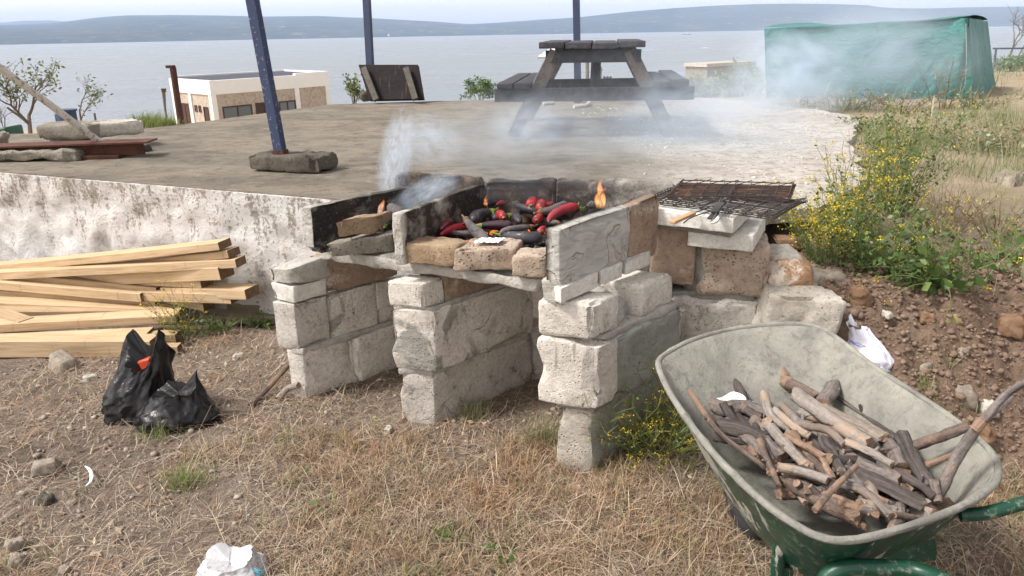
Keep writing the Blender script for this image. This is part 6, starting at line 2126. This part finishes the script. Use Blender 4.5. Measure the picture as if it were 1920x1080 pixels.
plant('flowering_weed', 'sparse dry weed near the right edge of the meadow', 'weed', gpt(1870, 440), 34, .26, .28, 'meadow_grass', .010, 6, flowers=.08, seed=9, side=3, stem='dry_stem')
plant('dry_stalk', 'bare brown branching stalk against the pale path', 'stalk', gpt(1575, 385), 5, .42, .08, 'dry_leaf', .006, 4, 'dry_stem', seed=11, side=6, stemr=.0022)
plant('dry_stalk', 'thin dark stalk leaning left behind the tall feathery weed', 'stalk', gpt(1690, 330), 7, .45, .22, 'dry_leaf', .006, 3, 'dry_stem', seed=12, side=5, stemr=.0022, lean=(-.3, 0))
plant('dry_stalk', 'tall pale dead stalks in front of the green cover near its right corner', 'stalk', gpt(1770, 205), 12, .62, .30, 'dry_leaf', .010, 8, 'dry_stem', seed=13, side=5, stemr=.004)
for i, (px, py, h_, sp, nn, lab) in enumerate(((1500, 198, .26, .5, 34, 'grey scrub at the left foot of the green cover'), (1590, 203, .24, .5, 34, 'scrub at the middle foot of the green cover'), (1690, 210, .30, .5, 40, 'scrub with dry tips at the right of the middle of the cover'), (1825, 203, .26, .45, 34, 'scrub under the right corner of the green cover'), (1625, 246, .16, .28, 30, 'dark low scrub at the path edge before the cover'), (1735, 262, .24, .4, 30, 'pale scrub behind the tall feathery weed'), (1900, 285, .26, .5, 40, 'yellowish grass tuft at the right edge, mid meadow'), (1820, 285, .24, .4, 36, 'grass tuft beside the bare patch of the meadow'))):
    plant('scrub', lab, 'scrub', gpt(px, py), nn, h_, sp, 'bush_leaf' if i == 4 else 'pale_leaf' if i % 2 else 'meadow_grass', .020, 12, 'dry_stem', seed=20 + i, side=3, stemr=.0025)
# mustard hanging down the bank
p = thing('mustard_plant', 'wiry mustard plant sprawling down the bank with a withered leaf', 'weed', gpt(1755, 545))
b = MB(); fp, lp = [], []
rs = random.Random(3)
root = gpt(1762, 552) + V((0, 0, .03))
for tgt, hz in (((1610, 535), .03), ((1640, 530), .03), ((1660, 580), .03), ((1600, 515), .06), ((1720, 470), .14), ((1770, 430), .22), ((1850, 545), .03), ((1905, 510), .12), ((1690, 450), .16), ((1780, 600), .02), ((1650, 470), .14)):
    q = gpt(*tgt) if hz < .1 else PY(tgt[0], tgt[1], root.y + .02)
    q = q + V((0, 0, hz * .4))
    mid = root.lerp(q, .5) + V((rs.uniform(-.03, .03), -.03, .05))
    b.tube([root, mid, q], [.0024, .0018, .0012], 5, sub=5, cap=False)
    for _ in range(rs.randint(8, 16)):
        fp.append(q + V((rs.gauss(0, 1), rs.gauss(0, 1), rs.gauss(0, .8))) * .009)
    for _ in range(5):
        lp.append(root.lerp(mid, rs.random()) + V((rs.gauss(0, .02), rs.gauss(0, .02), .01)))
b.build('stems', 'weed_stem', p, smooth=False)
VV, FF = leaves(fp, .008, 1.1); npmesh('blossom', VV, FF, 'flower', p)
VV, FF = leaves(lp, .045, 1.3, .3); npmesh('foliage', VV, FF, 'weed_leaf', p)
b = MB(); q = gpt(1780, 598) + V((0, -.02, .02))
for k in range(3):
    a = -1.9 + k * .55
    d = V((math.cos(a), -.25, math.sin(a)))
    s_ = V((-math.sin(a), .1, math.cos(a)))
    vs = [q + d * (.055 * i / 6) + s_ * (.020 * math.sin(math.pi * min(1, (i + .4) / 6.4)) * w) + V((0, .006 * abs(w), 0)) for i in range(7) for w in (-1, 0, 1)]
    b.add(vs, [(i * 3 + j, i * 3 + j + 1, i * 3 + j + 4, i * 3 + j + 3) for i in range(6) for j in range(2)])
b.build('withered_leaf', 'dry_leaf', p)

plant('flowering_weed', 'sprawling green weed with small yellow flowers at the foot of the right pier', 'weed', P(1225, 842, 0), 190, .40, .26, 'weed_leaf', .008, 5, flowers=.42, seed=31, side=4, lean=(-.12, .0), wig=.35, flr=.006, fl_size=.005, hvar=(.3, 1), basal=60, stemr=.0022)
plant('flowering_weed', 'thin stems with tiny yellow flowers standing before the side of the right pier', 'weed', P(1215, 830, 0), 9, .52, .15, 'weed_leaf', .010, 4, flowers=.9, seed=32, side=5, lean=(-.1, .1), wig=.2, flr=.008, fl_size=.006)
plant('flowering_weed', 'green weed with yellow flowers growing in front of the timber pile', 'weed', P(352, 636, 0), 30, .36, .15, 'weed_leaf', .010, 6, flowers=.6, seed=33, side=3, wig=.3, lean=(-.12, 0), flr=.006, fl_size=.006, hvar=(.3, 1))
plant('grass_tuft', 'bright green leafy tuft beside the left pier and grey boards', 'grass tuft', P(498, 608, 0), 60, .12, .10, 'weed_leaf', .018, 4, 'weed_stem', seed=34, side=0, wig=.3)
plant('grass_tuft', 'dark green leafy tuft on the timber side, between the weed and grey boards', 'grass tuft', P(405, 622, 0), 60, .12, .11, 'bush_leaf', .018, 4, 'weed_stem', seed=35, side=0, wig=.3)
for i, (px, py, lab) in enumerate(((592, 970, 'small green leaf rosette in the dry grass at bottom centre left'), (945, 1040, 'small green rosette in the dry grass right of bottom centre'), (845, 1012, 'tiny green sprig between the two rosettes in the dry grass'), (620, 960, None))):
    if lab: plant('leaf_rosette', lab, 'rosette', P(px, py, 0), 10, .05, .07, 'weed_leaf', .024, 4, seed=40 + i, side=0, basal=24)
for i, (px, py, h_, lab) in enumerate(((305, 820, .10, 'green and straw grass tuft at the foot of the black bags'), (1020, 830, .15, 'grass tuft left of the foot of the right pier'), (890, 780, .10, 'thin grass tuft at the side of the middle pier'), (350, 915, .12, 'olive grass tuft below the black bags'))):
    q = P(px, py, 0); n_ = 220
    bs = np.array([[q.x + RNG.normal() * .045, q.y + RNG.normal() * .03, gz(q.x, q.y) - .005] for _ in range(n_)])
    VV, FF = blades(bs, RNG.uniform(.4, 1, n_) * h_ * 1.3, RNG.uniform(.0018, .0032, n_), RNG.uniform(.05, .8, n_), curl=.9)
    tag(npmesh('grass_tuft', VV, FF, 'green_grass' if i in (0, 3) else 'meadow_grass'), lab, 'grass tuft', 'grass tufts in the yard')

# bushes beyond the terrace
def bush(name, label, base, w, h, n, leaf, size, seed, cat='bush', stems=14):
    rs = random.Random(seed); base = Vector(base)
    p = thing(name, label, cat, base)
    sb = MB(); lp = []
    cl = []
    for i in range(stems):
        a = rs.uniform(0, 6.28)
        e = base + V((math.cos(a) * w * .45 * rs.random(), math.sin(a) * w * .4 * rs.random(), h * rs.uniform(.45, .95)))
        sb.tube([base + V((0, 0, -.1)), base.lerp(e, .5) + V((rs.uniform(-.1, .1) * w, 0, 0)), e], [.012 * h, .009 * h, .004 * h], 5, cap=False, sub=3)
        cl.append(e)
        for _ in range(4):
            cl.append(e + V((rs.gauss(0, .12) * w, rs.gauss(0, .12) * w, rs.gauss(-.08, .12) * h)))
    for _ in range(n):
        c = rs.choice(cl)
        lp.append(c + V((rs.gauss(0, .06) * w, rs.gauss(0, .06) * w, rs.gauss(0, .06) * h)))
    sb.build('stems', 'twig', p, smooth=False)
    VV, FF = leaves(lp, size, 1.6); npmesh('foliage', VV, FF, leaf, p)
    return p


q = PY(900, 196, 11.5); bush('bush', 'round green bush behind the terrace edge left of the picnic table', q, .52, .36, 1500, 'bush_leaf', .022, 3)
q = PY(664, 196, 11.2); bush('bush', 'sparse pale green bush beside the dark upright board', q, .28, .40, 420, 'tree_leaf', .028, 4)
q = PY(283, 246, 15); n_ = 900
def clump(name, lab, q, w, d, h_, n_, mat, bw=.012):
    bs = np.array([[q.x + RNG.normal() * w, q.y + RNG.normal() * d, q.z] for _ in range(n_)])
    VV, FF = blades(bs, RNG.uniform(.5, 1.1, n_) * h_, np.full(n_, bw), RNG.uniform(0, .6, n_), curl=.8)
    return tag(npmesh(name, VV, FF, mat), lab, 'grass clump')
clump('grass_clump', 'tall green grass clump beyond the terrace left of the white building', q, .19, .2, .42, 900, 'green_grass', .014)
clump('grass_clump', 'yellow green weeds at the far left behind the rubble', PY(60, 292, 8.6), .3, .2, .22, 700, 'meadow_grass', .010)
clump('grass_clump', 'low grass clump right of the tall one, by the lamp post', PY(315, 240, 14), .07, .07, .2, 700, 'green_grass', .012)


def tree(name, label, base, h, lean, seed, leaf, nleaf, lsize, depth=5, spread=.6, r0=.05, cat='tree', leafp=1.0, first=.35):
    rs = random.Random(seed); base = Vector(base)
    p = thing(name, label, cat, base)
    tb = MB(); lp = []
    def grow(o, d, L_, r, k):
        pts = [o]
        q = o.copy(); dd = d.copy()
        for j in range(4):
            dd = (dd + V((rs.gauss(0, .16) + lean[0] * .10, rs.gauss(0, .16) + lean[1] * .1, rs.gauss(.03, .08)))).normalized()
            q = q + dd * L_ / 4; pts.append(q.copy())
        tb.tube(pts, [lerp(r, r * .62, j / 4) for j in range(5)], 8 if k < 2 else 5, cap=False, sub=2)
        if k >= depth - 2 and nleaf:
            for _ in range(nleaf):
                if rs.random() < leafp:
                    lp.append(pts[rs.randint(1, 4)] + V((rs.gauss(0, 1), rs.gauss(0, 1), rs.gauss(0, 1))) * lsize * 1.6)
        if k < depth:
            for c in range(rs.choice((2, 3, 3)) if k < depth - 1 else 2):
                a = rs.uniform(0, 6.28)
                nd = (dd + V((math.cos(a), math.sin(a), rs.uniform(-.2, .4))) * spread).normalized()
                grow(pts[rs.choice((2, 3, 4, 4))], nd, L_ * rs.uniform(.62, .82), r * .58, k + 1)
    grow(base, V((lean[0] * .4, lean[1] * .4, 1)).normalized(), h * first, r0, 0)
    tb.build('trunk', 'twig', p)
    if lp:
        VV, FF = leaves(lp, lsize, 2.0); npmesh('crown', VV, FF, leaf, p)
    return p


q = PY(66, 285, 9.4); tree('tree', 'wind bent small tree with sparse leaves at the left edge', q, 1.30, (-.3, .1), 9, 'tree_leaf', 3, .026, 5, .75, .032, leafp=.8)
q = PY(150, 245, 10.5); tree('shrub', 'thin nearly bare shrub right of the wind bent tree', q, .85, (.3, 0), 14, 'tree_leaf', 3, .024, 4, .7, .016, cat='shrub')
q = PY(20, 285, 9.0); tree('shrub', 'leafless grey shrub at the very left below the tree', q, .7, (.2, 0), 15, 'tree_leaf', 0, .02, 4, .7, .012, cat='shrub')
for i, (px, y_, h_, lab) in enumerate(((1893, 38, 2.6, 'bare dead tree at the right edge beyond the green cover, leftmost of its row'), (1908, 40, 2.2, 'bare dead tree second in the row at the right edge'), (1925, 39, 2.4, 'bare dead tree last in the row at the right edge'))):
    q = PY(px, 112, y_); tree('bare_tree', lab, q - V((0, 0, .2)), h_ * .8, (.1, 0), 50 + i, 'tree_leaf', 0, .02, 4, .5, .055, first=.5)
# scrub by the hut
for i, (px, py, y_, w_, lab) in enumerate(((1330, 200, 17, .8, 'yellowish scrub beside the table at the left of the hut'), (1385, 196, 16, .8, 'grey green scrub in front of the concrete hut'), (1420, 176, 22, .8, 'scrub against the left edge of the green cover'), (1395, 150, 30, .9, 'scrub growing up to the roof of the concrete hut'), (1300, 190, 13, .5, 'low scrub behind the right hand bench of the table'), (1890, 150, 26, 1.2, 'scrub below the bare trees at the right edge'))):
    q = PY(px, py, y_)
    bush('scrub', lab, q, w_ * 1.3, w_ * .75, 1500, 'meadow_grass' if i % 2 == 0 else 'pale_leaf', .05 * w_, 60 + i, 'scrub', 20)

# ------------------------------------------------------------------ ground cover nobody could count
def inyard(x, y):
    t = (x - WC.x) * E2.x + (y - WC.y) * E2.y
    return t < -.02
def density(x, y):
    """how much dry grass grows here: bare at left and under the grill, thick at bottom centre and right"""
    d = .5 + .9 * fr(x, y, 2.2, 1.7, 4) + .5 * fr(x, y, 7.0, 5, 3)
    d += .45 * sm(-1.0, .2, x) * (1 - sm(2.5, 2.9, y))
    d -= .75 * sm(-.9, -1.4, x) * sm(1.9, 2.4, y)
    d -= .8 * sm(2.75, 3.05, y) * sm(-1.0, -.6, x) * (1 if x < .8 else 0)
    return min(1, max(0, d))


def scatter(n, x0, x1, y0, y1, fn):
    o = []
    while len(o) < n:
        x = RNG.uniform(x0, x1, 4000); y = RNG.uniform(y0, y1, 4000); k = RNG.uniform(0, 1, 4000)
        for a, b_, c_ in zip(x, y, k):
            if c_ < fn(a, b_):
                o.append((a, b_))
                if len(o) >= n: break
    return o


# lying straw
pt = scatter(40000, -2.6, 2.0, 1.75, 4.3, lambda x, y: (.22 + .8 * density(x, y)) * (1 if inyard(x, y) and not (x > 1.15 and y > 2.5) else 0) * (1.2 - .25 * y / 3))
bs = np.array([(x, y, gzr(x, y) + RNG.uniform(.0, .012)) for x, y in pt])
n_ = len(bs)
VV, FF = blades(bs, RNG.gamma(2.5, .028, n_) + .02, RNG.uniform(.0012, .0034, n_), RNG.uniform(1.0, 1.6, n_), curl=.9)
tag(npmesh('straw', VV, FF, 'straw'), kind='stuff')
pt = scatter(900, -2.5, 1.6, 1.8, 3.9, lambda x, y: 1 if inyard(x, y) and not (x > 1.1 and y > 2.4) else 0)
VV, FF = leaves([(x, y, gzr(x, y) + .006) for x, y in pt], .016, 2.2)
tag(npmesh('leaf_litter', VV, FF, 'straw'), kind='stuff')
# standing dry grass in tufts
ct = scatter(950, -2.3, 1.9, 1.75, 3.4, lambda x, y: max(0, density(x, y) - .25) * (1 if inyard(x, y) and not (x > 1.2 and y > 2.4) else 0))
bs, hh = [], []
for x, y in ct:
    m_ = int(RNG.integers(10, 34)); s_ = RNG.uniform(.4, 1.15)
    for _ in range(m_):
        a, b_ = x + RNG.normal() * .022, y + RNG.normal() * .022
        bs.append((a, b_, 0)); hh.append(s_ * RNG.uniform(.4, 1))
bs = np.array(bs); bs[:, 2] = [gz(a, b_) for a, b_ in bs[:, :2]]
hh = np.array(hh); n_ = len(bs)
VV, FF = blades(bs, hh * .12 + .02, RNG.uniform(.0012, .0030, n_), RNG.uniform(.2, 1.45, n_), curl=1.2)
tag(npmesh('dry_grass', VV, FF, 'dry_grass'), kind='stuff')
# a little living grass among it
ct = scatter(260, -2.3, 1.9, 1.75, 3.4, lambda x, y: max(0, density(x, y) - .1) * (1 if inyard(x, y) else 0) * (.2 + sm(.4, 1.0, x) + .6 * sm(.05, .3, fr(x, y, 9, 1.2, 3))))
bs = np.array([(x + RNG.normal() * .02, y + RNG.normal() * .02, gz(x, y)) for x, y in ct for _ in range(16)])
n_ = len(bs)
VV, FF = blades(bs, RNG.uniform(.03, .10, n_), RNG.uniform(.0015, .003, n_), RNG.uniform(.1, 1.0, n_), curl=.9)
tag(npmesh('green_grass', VV, FF, 'green_grass'), kind='stuff')
# gravel in the yard and clods on the dug bank
gv_, gf_ = [], []
rs = random.Random(77)
for x, y in scatter(5200, -2.8, 1.9, 1.8, 4.0, lambda x, y: (1 if inyard(x, y) else 0) * (.25 + .75 * max(0, fr(x, y, 3, 2.3, 3) + .2))):
    s_ = min(.018, .0025 + rs.expovariate(1 / .0028))
    lump(gv_, gf_, (x, y, gzr(x, y) + s_ * .2), s_, rs)
tag(npmesh('gravel', gv_, gf_, 'pebble'), kind='stuff')
gv_, gf_ = [], []
for x, y in scatter(11000, .95, 3.1, 2.1, 3.5, lambda x, y: sm(.95, 1.2, x) * sm(2.1, 2.5, y)):
    s_ = min(.026, .003 + rs.expovariate(1 / .0042))
    lump(gv_, gf_, (x, y, gzr(x, y) + s_ * .15), s_, rs)
tag(npmesh('clods', gv_, gf_, 'clod'), kind='stuff')
# broken screed on the path
gv_, gf_ = [], []
for x, y in scatter(2600, .8, 3.7, 3.6, 9.5, lambda x, y: (.4 + fr(x, y, 1, 1.5, 3)) * (1 if x > 1.0 + .0 * y else .3) * (1 if (x - 1.7) * .92 - (y - 3.8) * .38 < -.05 else 0)):
    t_ = (x - WC.x) * E2.x + (y - WC.y) * E2.y
    if t_ < .3: continue
    s_ = min(.016, .002 + rs.expovariate(1 / .003))
    lump(gv_, gf_, (x, y, SLAB + s_ * .1), s_, rs)
plain('screed_crumb', rgb(206, 200, 188), .95, var=.4)
tag(npmesh('screed_rubble', gv_, gf_, 'screed_crumb'), kind='stuff')


# meadow on the right
def mead(x, y):
    s_ = x - np.interp(y, [3.0, 3.75, 4.3, 4.9, 6.1, 7.6, 8.4, 9.1, 10.0, 12], [1.45, 1.75, 2.15, 2.4, 2.85, 3.6, 3.5, 3.3, 2.9, 1.5])
    if s_ < 0: return 0
    return max(.03, min(1, .32 + 1.6 * fr(x, y, 4.4, .9, 4)))
pt = scatter(7500, 1.3, 5.2, 3.05, 8.0, mead)
bs = np.array([(x, y, gz(x, y)) for x, y in pt]); n_ = len(bs)
VV, FF = blades(bs, RNG.gamma(4, .026, n_) + .03, RNG.uniform(.002, .005, n_), RNG.uniform(.0, .9, n_), curl=.8)
tag(npmesh('meadow_grass', VV, FF, 'meadow_grass'), kind='stuff')
pt = scatter(9000, 1.5, 26, 8.0, 32, lambda x, y: mead(x, y) * (1 if x < y * .75 else 0))
bs = np.array([(x, y, gz(x, y)) for x, y in pt]); n_ = len(bs)
VV, FF = blades(bs, RNG.gamma(4, .045, n_) + .04, RNG.uniform(.006, .016, n_), RNG.uniform(.0, .9, n_), curl=.8)
tag(npmesh('meadow_grass', VV, FF, 'meadow_grass'), kind='stuff')

# ------------------------------------------------------------------ air: distance haze and smoke
t = NT('haze_air')
pv = t.n('ShaderNodeVolumePrincipled')
pv.inputs['Color'].default_value = (.55, .71, 1.0, 1)
pv.inputs['Density'].default_value = HAZE = 0.00016
t.l(pv.outputs[0], t.out.inputs['Volume'])
MATS['haze_air'] = t.m
b = MB(); b.box((0, 3800, 115), (17000, 8000, 252)); o = b.build('haze', 'haze_air', smooth=False, recalc=True)
tag(o, kind='stuff')


def smoke(c, size, dens, lo, hi, nscale, rot=(0, 0, 0), seed=0.0, dist=1.5, soft=.9, stretch=(1, 1, 1)):
    t = NT('smoke_air')
    pv = t.n('ShaderNodeVolumePrincipled')
    pv.inputs['Color'].default_value = (.78, .89, 1.0, 1)
    pv.inputs['Anisotropy'].default_value = .1
    ln = t.n('ShaderNodeVectorMath', operation='LENGTH'); t.l(t.vec(), ln.inputs[0])
    fall = t.ramp(ln.outputs['Value'], [(1 - soft, 1.0), (1 - soft * .5, .5), (.97, 0.0)], 'EASE')
    w = t.noise(nscale, 5, .62, vec=t.vec(stretch), dist=dist, w=seed)
    d = t.math('MULTIPLY', fall, t.ramp(w, [(lo, 0.0), (hi, 1.0)]))
    t.l(t.math('MULTIPLY', d, dens), pv.inputs['Density'])
    t.l(pv.outputs[0], t.out.inputs['Volume'])
    bm = bmesh.new(); bmesh.ops.create_icosphere(bm, subdivisions=3, radius=1.0)
    me = bpy.data.meshes.new('smoke'); bm.to_mesh(me); bm.free()
    me.materials.append(t.m)
    o = bpy.data.objects.new('smoke', me); COL.objects.link(o)
    o.location = c; o.scale = size; o.rotation_euler = rot
    return tag(o, kind='stuff')


smoke(PY(742, 300, 3.55), (.10, .12, .30), 15, .42, .60, 2.4, (0, .22, 0), 1.0, 2.2, stretch=(1, 1, 1.3))
smoke(PY(800, 262, 4.0), (.26, .2, .18), 6, .42, .62, 2.2, (0, .1, 0), 2.0, 2.2)
smoke(PY(800, 362, 3.35), (.22, .14, .09), 10, .40, .60, 1.9, (0, -.5, -.4), 3.0, 2.0)
smoke(PY(960, 345, 3.5), (.60, .2, .13), 2.0, .40, .64, 2.0, (0, 0, -.2), 4.0)
smoke(PY(1130, 165, 5.9), (1.3, .4, .42), .42, .34, .66, 1.8, (0, -.15, 0), 12.0)
smoke(PY(1010, 262, 5.2), (1.25, .8, .40), 1.1, .32, .72, 1.8, (0, 0, 0), 5.0)
smoke(PY(990, 232, 6.2), (.40, .4, .26), 2.6, .40, .60, 2.0, (0, 0, 0), 5.5)
smoke(PY(1285, 198, 6.1), (.75, .5, .40), 2.6, .38, .60, 1.9, (0, -.1, 0), 6.0)
smoke(PY(1330, 258, 5.6), (1.3, .9, .30), 1.1, .30, .72, 1.7, (0, 0, 0), 7.0)
smoke(PY(1480, 140, 8.6), (.85, .6, .60), 3.4, .40, .62, 1.8, (0, .3, 0), 8.0)
smoke(PY(1640, 115, 8.8), (1.45, .6, .72), 2.0, .32, .64, 1.6, (0, 0, 0), 9.0)
smoke(PY(1420, 185, 7.6), (1.0, .7, .42), 1.5, .36, .64, 1.8, (0, 0, 0), 10.0)
smoke(PY(1640, 60, 14), (4.6, 1.2, 1.5), 0.30, .30, .66, 1.5, (0, 0, 0), 11.0)
